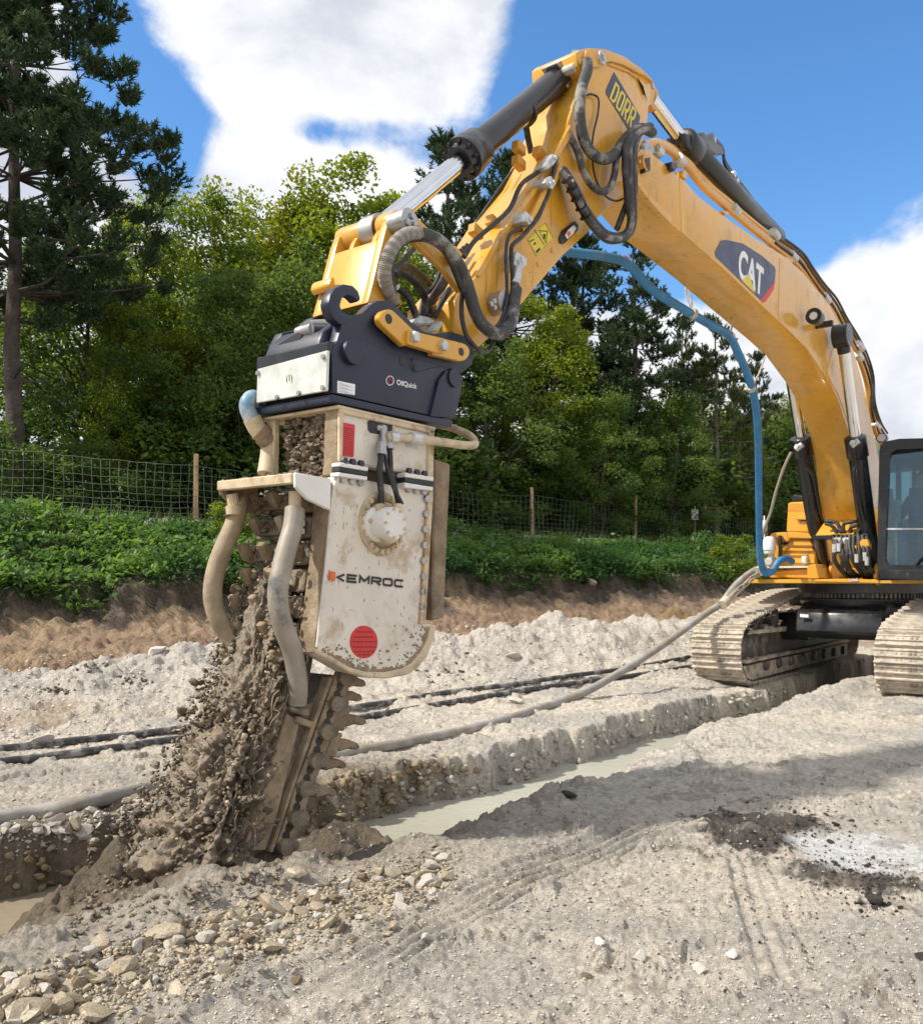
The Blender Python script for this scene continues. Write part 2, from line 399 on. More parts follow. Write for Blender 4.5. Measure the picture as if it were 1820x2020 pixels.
def leaf_mat(name, c1, c2, trans=.45, rough=.45, c3=None):
    m = bpy.data.materials.new(name); m.use_nodes = True
    nt = m.node_tree; N = nt.nodes; L = nt.links; N.clear()
    o = N.new('ShaderNodeOutputMaterial'); mx = N.new('ShaderNodeMixShader'); b = N.new('ShaderNodeBsdfPrincipled'); t = N.new('ShaderNodeBsdfTranslucent')
    at = N.new('ShaderNodeAttribute'); at.attribute_name = 'tint'
    cr = N.new('ShaderNodeMix'); cr.data_type = 'RGBA'; cr.inputs['A'].default_value = (*c1, 1); cr.inputs['B'].default_value = (*c2, 1)
    L.new(at.outputs['Fac'], cr.inputs['Factor'])
    L.new(cr.outputs['Result'], b.inputs['Base Color']); b.inputs['Roughness'].default_value = rough; b.inputs['Specular IOR Level'].default_value = .3
    hs = N.new('ShaderNodeHueSaturation'); hs.inputs['Hue'].default_value = .475; hs.inputs['Saturation'].default_value = 1.1; hs.inputs['Value'].default_value = 2.3
    L.new(cr.outputs['Result'], hs.inputs['Color']); L.new(hs.outputs[0], t.inputs['Color'])
    mx.inputs[0].default_value = trans
    L.new(b.outputs[0], mx.inputs[1]); L.new(t.outputs[0], mx.inputs[2]); L.new(mx.outputs[0], o.inputs[0]); return m
MT['leaf'] = leaf_mat('broad_leaves', (.062, .118, .020), (.165, .215, .026))
MT['leaf_dark'] = leaf_mat('dark_broad_leaves', (.044, .090, .026), (.10, .155, .03), .42)
MT['leaf_yellow'] = leaf_mat('yellow_green_leaves', (.085, .125, .016), (.17, .18, .022), .5)
MT['needle'] = leaf_mat('pine_needles', (.024, .052, .027), (.055, .09, .032), .18, .5)
MT['needle_lt'] = leaf_mat('light_pine_needles', (.038, .068, .024), (.085, .11, .03), .25, .5)
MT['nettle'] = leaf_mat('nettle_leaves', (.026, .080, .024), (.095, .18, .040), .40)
MT['grass'] = leaf_mat('grass_blades', (.05, .10, .025), (.12, .16, .05), .35)
MT['bark'] = mat('rough_bark', (.070, .058, .050), .9, var=.4, vs=5, bump=1, bs=14, dist=.05, dirt=(.16, .11, .08), dirt_amt=.5, dirt_s=3)
MT['bark_pale'] = mat('pale_bark', (.20, .17, .145), .9, var=.4, vs=4, bump=1, bs=12, dist=.05, dirt=(.08, .065, .055), dirt_amt=.7, dirt_s=2.5)

# ------------------------------------------------------------------ terrain
def mframe(x, y):
    dx, dy = x - C0.x, y - C0.y
    return dx * FW.x + dy * FW.y, dx * LT.x + dy * LT.y
FN, FD, F0 = (.653, -.757), (.757, .653), (-5.45, 18.9)          # fence line: normal towards the site, direction, first post
def bframe(x, y):
    dx, dy = x - F0[0], y - F0[1]
    return dx * FN[0] + dy * FN[1], dx * FD[0] + dy * FD[1]
def flat(u, v, z=0.0):
    Y = (HC - z) * FPX / (v - V0); return ((u - U0) / FPX * Y, Y)
def seg_dist(x, y, pts):                                          # distance and signed lateral to a polyline, and distance along it
    best = np.full_like(x, 1e9); lat = np.zeros_like(x); al = np.zeros_like(x); acc = 0
    for (ax, ay), (bx, by) in zip(pts, pts[1:]):
        dx, dy = bx - ax, by - ay; ln = math.hypot(dx, dy)
        t = np.clip(((x - ax) * dx + (y - ay) * dy) / (ln * ln), 0, 1)
        px, py = ax + t * dx, ay + t * dy; dd = np.hypot(x - px, y - py)
        sgn = ((x - ax) * dy - (y - ay) * dx) / ln
        k = dd < best; best = np.where(k, dd, best); lat = np.where(k, sgn, lat); al = np.where(k, acc + t * ln, al); acc += ln
    return best, lat, al, acc
TYRE = [flat(u, v) for u, v in [(380, 2060), (490, 1990), (700, 1893), (1000, 1742), (1300, 1622), (1430, 1572)]]
TYRE2 = [flat(u, v) for u, v in [(1478, 1690), (1510, 1790), (1555, 1915)]]
RUT = [[flat(u, v) for u, v in pl] for pl in ([(470, 1975), (600, 1932), (735, 1893)], [(560, 1945), (640, 1920)], [(660, 1975), (760, 1925)], [(640, 2015), (830, 1940), (960, 1880)], [(1305, 2003), (1440, 1948)], [(1080, 2010), (1130, 1985)])]
def crest(e): return np.interp(e, [-9, -5.4, -3.4, -2.2, 1.2, 3.5, 6.9, 9, 12], [.36, .44, .64, .52, .68, .80, .78, .5, .3])
def wcen(s): return np.interp(s, [-8, 0, 3, 6.8, 9.5, 11.5, 15, 24], [-.2, -.2, -.2, -.14, -.42, -.62, -1.0, -1.8])
def ground(x, y, detail=True):
    """height and the masks of what the ground is made of"""
    x = np.asarray(x, dtype=np.float64); y = np.asarray(y, dtype=np.float64)
    s, w = mframe(x, y); d, e = bframe(x, y)
    n_big = fbm(x * .45, y * .45, 3, 3); n_mid = fbm(x * 1.7, y * 1.7, 5, 3)
    d2 = d + (n_mid * .28 + fbm(x * 5, y * 5, 9, 2) * .1) * (d > 3.6) * (d < 9)
    bank = np.interp(d2, [-400, -60, -15, -4, 0, 1.2, 1.7, 3.2, 4.4, 4.62, 5.0, 5.6, 6.2, 7.0, 8.6, 10, 30], [14, 6.0, 3.2, 2.8, 2.69, 2.64, 2.46, 2.05, 1.64, 1.30, 1.08, .80, .52, .30, .10, 0, 0])
    bank = bank - .26 * sstep(2.2, 4.4, d2) * sstep(6.2, 4.9, d2) * np.interp(e, [-8, -5, 5], [1, 1, 0])
    hm = np.interp(d + n_big * .5, [5.5, 6.2, 6.85, 7.5, 8.4, 9.3, 10.3], [0, .74, 1.0, .82, .42, .12, 0]) * crest(e) * (1 + n_mid * .34)
    ph = np.exp(-(((e - 7.6) / .8) ** 2 + ((d - 6.35) / .55) ** 2)) * .62
    z = np.maximum(np.maximum(bank, hm), np.where(d < 12, ph + bank * .6, -9))
    m_chalk = sstep(-.03, .10, hm - bank) * (d > 5) + (d > 8.8)
    m_chalk = np.clip(m_chalk, 0, 1) * (1 - np.clip(ph * 2.2, 0, 1))
    # the trench
    wob = fbm(s * 1.1, w * .3, 21, 3) * .17 + fbm(s * 4.3, w * 2.5, 22, 3) * .13 + fbm(s * 13, w * 9, 23, 2) * .035
    q = w - wcen(s) + wob
    hw = np.interp(s, [0, 7, 10, 12], [.44, .42, .5, .58]); qe = np.interp(s, [0, 4, 6, 8, 12], [.46, .60, .78, .95, 1.02])
    far = sstep(-hw - .03, -hw - .12, q)
    near = np.interp(q, [-.2, .10], [0, 1]) * 0
    qs = np.interp(s, [4.6, 6, 8, 10], [.08, .22, .22, .08]); slope = np.interp((q - qs) / (qe - qs), [0, .25, .7, 1.0], [0, .30, .84, 1.0])
    cut = np.maximum(far, np.where(q > qs, slope, 0))
    on = sstep(-7.5, -6.5, s) * (d > 5) * (1 - sstep(23, 24, s))
    depth = .62
    z = z - on * (1 - cut) * (depth + z * .6)
    berm = np.exp(-((q - qe - .22) / .27) ** 2) * np.interp(s, [-1, 1, 2.5, 4, 7, 9, 12], [.11, .11, .03, .0, .0, .07, .05]) * on
    z = z + berm * (1 + n_mid)
    # wet heap thrown up where the chain comes out
    hx, hy = flat(322, 1735, -.1); heap = np.exp(-(((s - 10.15) / .62) ** 2 + ((w + .42) / .42) ** 2)) * .46
    z = z + heap * (1 + fbm(x * 6, y * 6, 33, 3) * .5)
    fill = np.exp(-(((s - 8.75) / .52) ** 2 + ((w + .22) / .55) ** 2)) * .46; z = z + fill * on * (1 - cut) * (1 + fbm(x * 5, y * 5, 35, 2) * .25)
    heap = np.maximum(heap, fill * .8 * (1 - cut))
    site = np.clip(sstep(4.6, 6.5, d), 0, 1)
    near_tr = np.exp(-np.maximum(np.abs(q) - .75, 0) * 1.6) * sstep(4.8, 7.5, s) * on
    mound = np.clip(hm * 2.2, 0, 1) * (d > 5.5)
    hu, hv = flat(1585, 1655); blk1 = np.exp(-(((x - hu) * .9 + (y - hv) * .25) / .40) ** 2 - (((y - hv) - .15 * (x - hu)) / .62) ** 2)
    hu2, hv2 = flat(1690, 1722); blk2 = np.exp(-((x - hu2) / .28) ** 2 - ((y - hv2) / .26) ** 2)
    hu3, hv3 = flat(1520, 1640); blk3 = np.exp(-((x - hu3) / .40) ** 2 - ((y - hv3) / .35) ** 2) * .7
    pu, pv = flat(1700, 1675); pud = np.exp(-(((x - pu) / .40) ** 4 + ((y - pv) / .42) ** 4)) 
    blk = np.clip(blk1 * .9 + blk2 + blk3 - pud * .95, 0, 1); blk = sstep(.22, .62, blk + (.45 * fbm(x * 7, y * 7, 111, 4) + .3 * fbm(x * 25, y * 25, 113, 3)) * (blk > .04))
    ty, tl, ta, tn = seg_dist(x, y, TYRE); ty2, tl2, ta2, tn2 = seg_dist(x, y, TYRE2)
    tm = sstep(.19, .15, ty) * sstep(0, .7, ta) * sstep(tn, tn - .5, ta); tm2 = sstep(.14, .10, ty2)
    flatn = np.clip(tm * .85 + tm2 * .7 + pud, 0, 1)
    if detail:
        z = z + site * (n_big * .07 + n_mid * .05 * (1 - flatn))
        lump = fbm(x * 6.5, y * 6.5, 41, 4, .55)
        z = z + site * lump * (.020 + .060 * mound + .05 * near_tr * (np.abs(q) < 1.1) + .05 * blk) * (1 - flatn * .9)
        bil = .25 - np.abs(fbm(x * 15, y * 15, 51, 3, .55))
        z = z + site * bil * (.020 + .028 * mound + .03 * blk) * (1 - flatn * .8)
        cl = fbm(x * 38, y * 38, 61, 2, .6)
        z = z + site * cl * .014 * (1 - flatn * .7)
        for wa in (-1.27, 1.27):                   # shoe prints left where the tracks rolled
            tz = sstep(.40, .34, np.abs(w - wa)) * sstep(-.2, .5, s) * sstep(8.2, 6.0, s) * np.clip(.75 + 1.3 * n_mid, 0, 1); z = z + tz * (.014 * np.sign(np.cos(s * 2 * math.pi / .107)) * sstep(-.2, .3, lump + .1) - .012)
        pk = sstep(.24, .34, vnoise(x * 7.3, y * 7.3, 71) + .12 * cl); z = z + site * pk * .018 * (1 - flatn) * (.5 + (n_mid > 0))
        z = z + (d < 4.6) * (fbm(x * 2.2, y * 2.2, 81, 3) * .06)
        z = z + (d > 4.5) * (d < 6.8) * (1 - m_chalk) * fbm(x * 7, y * 7, 91, 4) * .10
        # tyre print: four grooves with lugs between
        z = z + tm * (-.020 + .020 * np.cos(tl * 2 * math.pi / .075) * np.clip(.75 + 1.4 * n_mid + .6 * lump, .1, 1.2)) + sstep(.24, .19, ty) * sstep(.15, .19, ty) * .022
        z = z + tm2 * (-.010 + .007 * np.cos(tl2 * 2 * math.pi / .07) + .007 * np.sign(np.sin(ta2 * 2 * math.pi / .055)) * (np.abs(tl2) > .05))
        for pl in RUT:
            rd, rl, ra, rn = seg_dist(x, y, pl)
            z = z + np.where((rl > -.14) & (rl < .05) & (ra > .02) & (ra < rn - .02) & (rd < .15), -.04 * (1 - (rl + .14) / .19) ** 2 * 0 - .035 * sstep(-.14, .04, rl), 0)
        z = z - pud * .03
    masks = dict(chalk=m_chalk, d=d, q=q, s=s, w=w, on=on, cut=cut, blk=blk, pud=pud, near_tr=near_tr, n_big=n_big, n_mid=n_mid, heap=heap, e=e, ph=ph, mound=mound, tm=tm)
    return z, masks
def gz(x, y): return float(ground(np.array([x]), np.array([y]))[0][0])
def hits(uv):
    """points of the ground seen in the given survey directions"""
    uv = np.asarray(uv, dtype=np.float64); a = (uv[:, 0] - U0) / FPX; b = (V0 - uv[:, 1]) / FPX; ts = np.exp(np.linspace(math.log(2.2), math.log(70), 150)); out = []
    for c in range(0, len(a), 1500):
        A, B = a[c:c + 1500, None], b[c:c + 1500, None]; T = ts[None, :]
        zz, _ = ground((A * T).ravel(), np.broadcast_to(T, (len(A), len(ts))).ravel(), False)
        k = np.argmax(HC + B * T < zz.reshape(len(A), -1), axis=1); k = np.where(k == 0, 1, k)
        lo, hi = ts[k - 1] * .97, ts[k] * 1.04; A, B = A[:, 0], B[:, 0]
        for _ in range(12):
            m = (lo + hi) / 2; zm, _ = ground(A * m, m, True); under = HC + B * m < zm; hi = np.where(under, m, hi); lo = np.where(under, lo, m)
        zm, _ = ground(A * hi, hi, True); out += [Vector((x, y, z)) for x, y, z in zip(A * hi, hi, zm)]
    return out

def build_ground():
    AX, AY = 0.0, -1.5
    th = np.concatenate([np.linspace(-180, -60, 16)[:-1], np.linspace(-60, -31, 40)[:-1], np.linspace(-31, 31, 700), np.linspace(31, 60, 40)[1:], np.linspace(60, 180, 16)[1:-1]])
    rr = np.concatenate([np.linspace(.1, 3.0, 18)[:-1], np.exp(np.linspace(math.log(3.0), math.log(30), 650))[:-1], np.exp(np.linspace(math.log(30), math.log(2500), 60))])
    T, RR = np.meshgrid(np.radians(th), rr)
    X = AX + np.sin(T) * RR; Y = AY + np.cos(T) * RR
    z, m = ground(X.ravel(), Y.ravel())
    x, y = X.ravel(), Y.ravel()
    nr, nc = X.shape
    idx = np.arange(nr * nc).reshape(nr, nc)
    a = idx[:-1, :]; b = np.roll(idx, -1, axis=1)[:-1, :]; c = np.roll(idx, -1, axis=1)[1:, :]; dd = idx[1:, :]
    faces = np.stack([a.ravel(), dd.ravel(), c.ravel(), b.ravel()], axis=1)
    o = np_obj('ground', np.stack([x, y, z], axis=1), faces, ground_mat(), smooth=180, kind='structure')
    # what each patch is made of (dry albedo), and how wet it lies
    def colr(c): return np.array(c)[None, :]
    d = m['d'][:, None]; f = lambda k: m[k][:, None]
    n1 = fbm(x * 1.1, y * 1.1, 101, 4)[:, None]; n2 = fbm(x * 6, y * 6, 103, 4)[:, None]; n3 = fbm(x * 22, y * 22, 107, 3)[:, None]
    chalk = colr((.62, .56, .475)) * (1 + .16 * n2 + .12 * n3)
    chalk = chalk + sstep(.05, .35, n1) * (colr((.64, .58, .485)) - chalk) * .8
    chalk = chalk + sstep(.02, .30, -n1) * (colr((.46, .43, .385)) - chalk) * .85
    chalk = chalk + f('mound') * (colr((.53, .49, .44)) * (1 + .2 * n2) - chalk) * .85
    wet = np.clip(f('near_tr') * 1.0 + f('on') * (1 - f('cut')) * .75 + .35 * n2 * f('near_tr'), 0, 1)
    mudc = colr((.25, .20, .14)) * (1 + .4 * n2 + .25 * n3)
    grey_wall = colr((.42, .39, .34)) * (1 + .3 * n2)
    chalk = chalk + np.clip(f('on') * (1 - f('cut')) * (f('s') < 7.4), 0, 1) * (grey_wall - chalk) * .8
    col = chalk + wet * sstep(6.4, 8.0, f('s')) * (mudc - chalk)
    half = np.exp(-np.maximum(np.abs(f('q') - .6) - .55, 0) * 1.4) * sstep(2.5, 5.5, f('s')) * f('on')
    col = col + half * (1 - sstep(6.4, 8.4, f('s')) * .5) * (colr((.54, .51, .46)) * (1 + .3 * n2) - col) * .7
    splash = np.exp(-(((f('s') - 10.2) / 1.5) ** 2 + ((f('q') - .15) / .75) ** 2)); col = col + np.clip(splash * 1.5 + .5 * n2 * (splash > .15), 0, .95) * (colr((.20, .152, .10)) * (1 + .45 * n3 + .3 * n2) - col)
    col = col + np.clip(f('heap') * 3, 0, 1) * (colr((.135, .105, .07)) * (1 + .4 * n3) - col) * .9
    soil = colr((.275, .19, .125)) * (1 + .35 * n2 + .25 * n3)
    soil = soil + sstep(.0, .3, n1) * (colr((.36, .26, .165)) * (1 + .3 * n2) - soil) * .8
    top = colr((.115, .088, .074)) * (1 + .6 * n2)
    soil = soil + sstep(5.25, 4.75, d + .7 * n1 + .25 * n2) * (top - soil)
    soil = soil + np.clip(f('ph') * 2.5, 0, 1) * (colr((.27, .185, .095)) * (1 + .4 * n3) - soil)
    col = col * f('chalk') + soil * (1 - f('chalk'))
    veg = colr((.035, .042, .018)) * (1 + .4 * n2)
    col = col + sstep(4.55, 4.35, d) * (veg - col)
    grav = colr((.34, .335, .335)) * (1 + .5 * n3 + .2 * n2)
    col = col + sstep(1.75, 1.45, d + .2 * n2) * (grav - col)
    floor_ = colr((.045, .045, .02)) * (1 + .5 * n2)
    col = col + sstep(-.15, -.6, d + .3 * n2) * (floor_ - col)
    col = col + np.clip(f('blk') * 1.25 + .9 * n2 * (f('blk') > .12) - .1, 0, .97) * (colr((.075, .063, .056)) * (1 + .7 * n3 + .4 * n2) - col)
    col = col + sstep(.35, .75, f('pud')) * (colr((.68, .68, .67)) * (1 + .06 * n2) - col)
    fl = sstep(.30, .42, n2 + .35 * n1) * (d > 8.8) * (f('s') > -2)
    col = col + fl * (colr((.24, .195, .15)) - col) * .5
    col = np.clip(col, .01, .8)
    wetf = np.clip(wet * sstep(6.0, 8.5, f('s')) * .55 + sstep(.35, .75, f('pud')) * .5 + np.clip(f('heap') * 3, 0, 1) * .6 + f('blk') * .2, 0, 1) * (d > 5)
    rgba = np.concatenate([col, wetf], axis=1).astype(np.float32)
    at = o.data.attributes.new('soil', 'FLOAT_COLOR', 'POINT'); at.data.foreach_set('color', rgba.ravel())
    return o
def ground_mat():
    m = bpy.data.materials.new('ground_material'); m.use_nodes = True
    nt = m.node_tree; N = nt.nodes; L = nt.links; b = N['Principled BSDF']
    at = N.new('ShaderNodeAttribute'); at.attribute_name = 'soil'
    tc = N.new('ShaderNodeTexCoord')
    def noi(s, dt, r):
        n = N.new('ShaderNodeTexNoise'); n.inputs['Scale'].default_value = s; n.inputs['Detail'].default_value = dt; n.inputs['Roughness'].default_value = r
        L.new(tc.outputs['Object'], n.inputs['Vector']); return n.outputs['Fac']
    na = noi(26, 8, .7)
    r1 = N.new('ShaderNodeMapRange'); r1.inputs[1].default_value = .3; r1.inputs[2].default_value = .7; r1.inputs[3].default_value = .62; r1.inputs[4].default_value = 1.26
    L.new(na, r1.inputs[0])
    mx = N.new('ShaderNodeMix'); mx.data_type = 'RGBA'; mx.blend_type = 'MULTIPLY'; mx.inputs['Factor'].default_value = 1
    L.new(at.outputs['Color'], mx.inputs['A']); L.new(r1.outputs[0], mx.inputs['B'])
    L.new(mx.outputs['Result'], b.inputs['Base Color'])
    r2 = N.new('ShaderNodeMapRange'); r2.inputs[3].default_value = .92; r2.inputs[4].default_value = .30
    L.new(at.outputs['Alpha'], r2.inputs[0]); L.new(r2.outputs[0], b.inputs['Roughness'])
    b.inputs['Specular IOR Level'].default_value = .35
    bp = N.new('ShaderNodeBump'); bp.inputs['Strength'].default_value = 1.0; bp.inputs['Distance'].default_value = .03
    L.new(noi(45, 8, .7), bp.inputs['Height'])
    b2 = N.new('ShaderNodeBump'); b2.inputs['Strength'].default_value = .8; b2.inputs['Distance'].default_value = .05
    L.new(noi(11, 6, .62), b2.inputs['Height']); L.new(bp.outputs[0], b2.inputs['Normal']); L.new(b2.outputs[0], b.inputs['Normal'])
    return m
build_ground()

def build_water():
    m = bpy.data.materials.new('cloudy_water'); m.use_nodes = True
    nt = m.node_tree; N = nt.nodes; L = nt.links; b = N['Principled BSDF']
    at = N.new('ShaderNodeAttribute'); at.attribute_name = 'silt'
    mx = N.new('ShaderNodeMix'); mx.data_type = 'RGBA'; mx.inputs['A'].default_value = (.44, .44, .37, 1); mx.inputs['B'].default_value = (.27, .23, .165, 1)
    L.new(at.outputs['Fac'], mx.inputs['Factor']); L.new(mx.outputs['Result'], b.inputs['Base Color'])
    b.inputs['Roughness'].default_value = .12; b.inputs['IOR'].default_value = 1.33
    tc = N.new('ShaderNodeTexCoord'); n = N.new('ShaderNodeTexNoise'); n.inputs['Scale'].default_value = 14; n.inputs['Detail'].default_value = 4
    L.new(tc.outputs['Object'], n.inputs['Vector']); bp = N.new('ShaderNodeBump'); bp.inputs['Strength'].default_value = .25; bp.inputs['Distance'].default_value = .02
    L.new(n.outputs['Fac'], bp.inputs['Height']); L.new(bp.outputs[0], b.inputs['Normal'])
    ss = np.linspace(-5, 20, 120); v = []; t = []
    for s_ in ss:
        wc = float(wcen(s_))
        for q in (-.9, -.3, .3, .9):
            p = M(s_, wc + q, -.33); v.append(p[:]); t.append(float(np.clip((s_ - 7) / 3, 0, 1)))
    f = [(i * 4 + j, i * 4 + j + 1, i * 4 + j + 5, i * 4 + j + 4) for i in range(len(ss) - 1) for j in range(3)]
    o = np_obj('trench_water', v, f, m, smooth=180, kind='structure')
    a = o.data.attributes.new('silt', 'FLOAT', 'POINT'); a.data.foreach_set('value', np.array(t, dtype=np.float32))
build_water()

# ------------------------------------------------------------------ vegetation
def leaf_cloud(cent, size, rng, up=.5, aspect=.62, tint=None, droop=0.0):
    """diamond leaves round the given centres -> verts, quads, tint"""
    n = len(cent)
    nrm = rng.normal(size=(n, 3)); nrm[:, 2] = np.abs(nrm[:, 2]) + up; nrm /= np.linalg.norm(nrm, axis=1)[:, None]
    t = rng.normal(size=(n, 3)); t -= nrm * (t * nrm).sum(1)[:, None]; t /= np.linalg.norm(t, axis=1)[:, None]
    b = np.cross(nrm, t); sz_ = size * rng.uniform(.6, 1.25, n)[:, None]
    tip = t * sz_; tip[:, 2] -= droop * sz_[:, 0]
    v = np.stack([cent - tip * .5, cent + b * sz_ * aspect * .5, cent + tip * .5 - nrm * sz_ * .08, cent - b * sz_ * aspect * .5], axis=1).reshape(-1, 3)
    f = np.arange(n * 4).reshape(n, 4)
    ti = np.repeat(np.clip(tint if tint is not None else rng.uniform(0, 1, n), 0, 1), 4)
    return v, f, ti
def set_tint(o, t):
    a = o.data.attributes.new('tint', 'FLOAT', 'POINT'); a.data.foreach_set('value', t.astype(np.float32))
def crown_pts(rng, H, Rr, base, nclump, nleaf, cr, airy=0.0):
    cl = []
    lob = [(rng.uniform(0, 6.28), rng.uniform(base + .15 * H, H * .92), rng.uniform(.7, 1.25)) for _ in range(7)]
    while len(cl) < nclump:
        z = rng.uniform(base, H); k = (z - base) / (H - base); a = rng.uniform(0, 6.28)
        rad = Rr * (math.sin(min(1, k * 1.15 + .12) * math.pi * .93) ** .65 + .08)
        rad *= np.mean([1.0] + [g * 1.0 + .55 * math.cos(a - la) * math.exp(-((z - lz) / (H * .22)) ** 2) for la, lz, g in lob])
        r = rad * rng.uniform(.12, 1) ** .45
        cl.append((r * math.cos(a), r * math.sin(a), z))
    cl = np.array(cl)
    sizes = cr * rng.uniform(.55, 1.3, nclump)
    which = rng.integers(0, nclump, nleaf)
    off = rng.normal(size=(nleaf, 3)); off /= np.linalg.norm(off, axis=1)[:, None]; off *= rng.uniform(0, 1, nleaf)[:, None] ** .45
    off[:, 2] *= .72
    pts = cl[which] + off * sizes[which][:, None]
    tint = .45 + .35 * (rng.uniform(0, 1, nclump)[which] - .5) * 2 + rng.normal(0, .18, nleaf)
    return cl, pts, tint
def limbs(rng, H, base, cl, r0, nl, lean=0.0, bend=.25):
    bm = NB(); path = []
    x = y = 0.0
    for i in range(9):
        path.append(Vector((x, y, H * .93 * i / 8))); x += rng.normal(0, bend * .35) + lean; y += rng.normal(0, bend * .35)
    tp = spline(path, 3)
    tube(bm, tp, lambda k: r0 * (1.0 - .86 * k) + (r0 * .5 * max(0, .06 - k) / .06), 10)
    order = rng.permutation(len(cl))[:nl]
    for i in order:
        c = Vector(cl[i]); hz = max(base * .55, c.z - (Vector((c.x, c.y, 0)).length) * rng.uniform(.4, .9))
        k = min(.98, max(.05, hz / (H * .93))); s = tp[int(k * (len(tp) - 1))]
        mid = s.lerp(c, .5) + Vector((rng.normal(0, .1), rng.normal(0, .1), rng.uniform(0, .25)))
        rr = r0 * (1 - .85 * k) * .5
        tube(bm, spline([s, mid, c], 4), lambda q, rr=rr: max(.006, rr * (1 - .9 * q)), 5, caps=False)
    return bm
TREE = {}
def proto_mesh(key, crown_fn, trunk_fn):
    TREE[key] = (crown_fn, trunk_fn)
def make_broad(key, seed, H, Rr, base, ncl, nlf, cr, leaf, mk, r0=.13, nl=40):
    rng = np.random.default_rng(seed)
    cl, pts, ti = crown_pts(rng, H, Rr, base, ncl, nlf, cr)
    v, f, tt = leaf_cloud(pts, leaf, rng, tint=ti)
    TREE[key] = dict(H=H, v=v, f=f, t=tt, m=mk, trunk=limbs(rng, H, base, cl, r0, nl), bark='bark', c=None, k=None)
def make_pine(key, seed, H, Rr, base, nbr, ntuft, r0, mk, bark, flat=1.0, dead=10, blade=.20, bw=.017):
    rng = np.random.default_rng(seed); bm = NB()
    path = [Vector((0, 0, 0))]
    for i in range(1, 9): path.append(Vector((rng.normal(0, .035), rng.normal(0, .035), H * i / 8)))
    tp = spline(path, 3); tube(bm, tp, lambda k: r0 * (1 - .9 * k) + r0 * .35 * max(0, .05 - k) / .05, 10)
    cen = []; dirs = []
    for i in range(nbr + dead):
        isd = i >= nbr
        z = rng.uniform(base, H * .985) if not isd else rng.uniform(base * .35, base * 1.15)
        k = (z - base) / (H - base); a = rng.uniform(0, 6.28)
        ln = Rr * (max(.10, (1 - max(0, k)) ** .7 * (.55 + .45 * min(1, max(0, k) * 4 + .35)))) * rng.uniform(.55, 1.15)
        if isd: ln *= .5
        s = tp[min(len(tp) - 1, int(z / H * (len(tp) - 1)))]
        d = Vector((math.cos(a), math.sin(a), 0)); up = rng.uniform(-.05, .35) * flat
        p1 = s + d * ln * .5 + Vector((rng.normal(0, .1), rng.normal(0, .1), ln * up * .4)); p2 = s + d * ln + Vector((0, 0, ln * up + .12))
        bp = spline([s, p1, p2], 5); rb = max(.012, r0 * (1 - .9 * z / H) * .38)
        tube(bm, bp, lambda q, rb=rb: max(.006, rb * (1 - .85 * q)), 5, caps=False)
        if isd:
            for _ in range(3):
                q = bp[rng.integers(3, len(bp))]; tube(bm, [q, q + Vector((rng.normal(0, .25), rng.normal(0, .25), rng.uniform(-.05, .25)))], .006, 3, caps=False)
            continue
        npf = max(2, int(6 * ln / Rr)); mt_ = max(4, int(ntuft * (.4 + .6 * ln / Rr) / npf))
        for pf in range(npf):
            q = 1.0 - .72 * rng.uniform(0, 1) ** 1.25 if pf else 1.0; p = bp[min(len(bp) - 1, int(q * (len(bp) - 1)))]
            lt_ = Vector((-d.y, d.x, 0)) * rng.normal(0, .30 * ln * (1.05 - .55 * q)); pc = p + lt_ + Vector((0, 0, rng.uniform(.02, .16)))
            if lt_.length > .2: tube(bm, [p - d * .1, pc], .010, 3, caps=False)
            pr = rng.uniform(.24, .44)
            for j in range(mt_):
                o_ = Vector((rng.normal(), rng.normal(), rng.normal() * .55)).normalized() * pr * rng.uniform(.2, 1) ** .6
                cen.append((pc + o_)[:]); dirs.append((o_.normalized() * .55 + d * .25 + Vector((0, 0, .75))).normalized()[:])
    cen = np.array(cen); dirs = np.array(dirs); n = len(cen); nb = 22
    D = np.repeat(dirs, nb, 0) + rng.normal(size=(n * nb, 3)) * .62; D /= np.linalg.norm(D, axis=1)[:, None]
    O = np.repeat(cen, nb, 0) - np.repeat(dirs, nb, 0) * rng.uniform(0, .22, (n * nb, 1))
    side = np.cross(D, rng.normal(size=(n * nb, 3))); side /= np.linalg.norm(side, axis=1)[:, None]
    L_ = blade * rng.uniform(.7, 1.2, (n * nb, 1))
    v = np.stack([O - side * bw, O + side * bw, O + D * L_], axis=1).reshape(-1, 3); f = np.arange(n * nb * 3).reshape(-1, 3)
    tt = np.repeat(np.clip(np.repeat(rng.uniform(0, .9, n), nb) + rng.normal(0, .15, n * nb), 0, 1), 3)
    TREE[key] = dict(H=H, v=v, f=f, t=tt, m=mk, trunk=bm, bark=bark, c=None, k=None)
make_broad('ash', 11, 9.5, 2.5, 1.6, 150, 21000, .62, .135, 'leaf')
make_broad('maple', 12, 10.0, 3.0, 1.2, 170, 26000, .66, .14, 'leaf')
make_broad('dark', 13, 7.0, 2.7, .5, 150, 23000, .60, .13, 'leaf_dark')
make_broad('lime', 14, 8.5, 2.2, 1.0, 130, 17000, .55, .13, 'leaf_yellow')
make_broad('bush', 15, 2.4, 1.9, .05, 70, 9000, .42, .10, 'leaf_dark', r0=.05, nl=30)
make_broad('shrub', 16, 1.0, .85, .02, 40, 3000, .22, .09, 'leaf', r0=.02, nl=14)
make_pine('blackpine', 21, 17.5, 4.0, 5.6, 150, 125, .21, 'needle', 'bark', .8, 8, blade=.14, bw=.021)
make_pine('pine', 22, 13.0, 3.1, 4.2, 84, 54, .19, 'needle', 'bark', .6, 14, blade=.14, bw=.021)
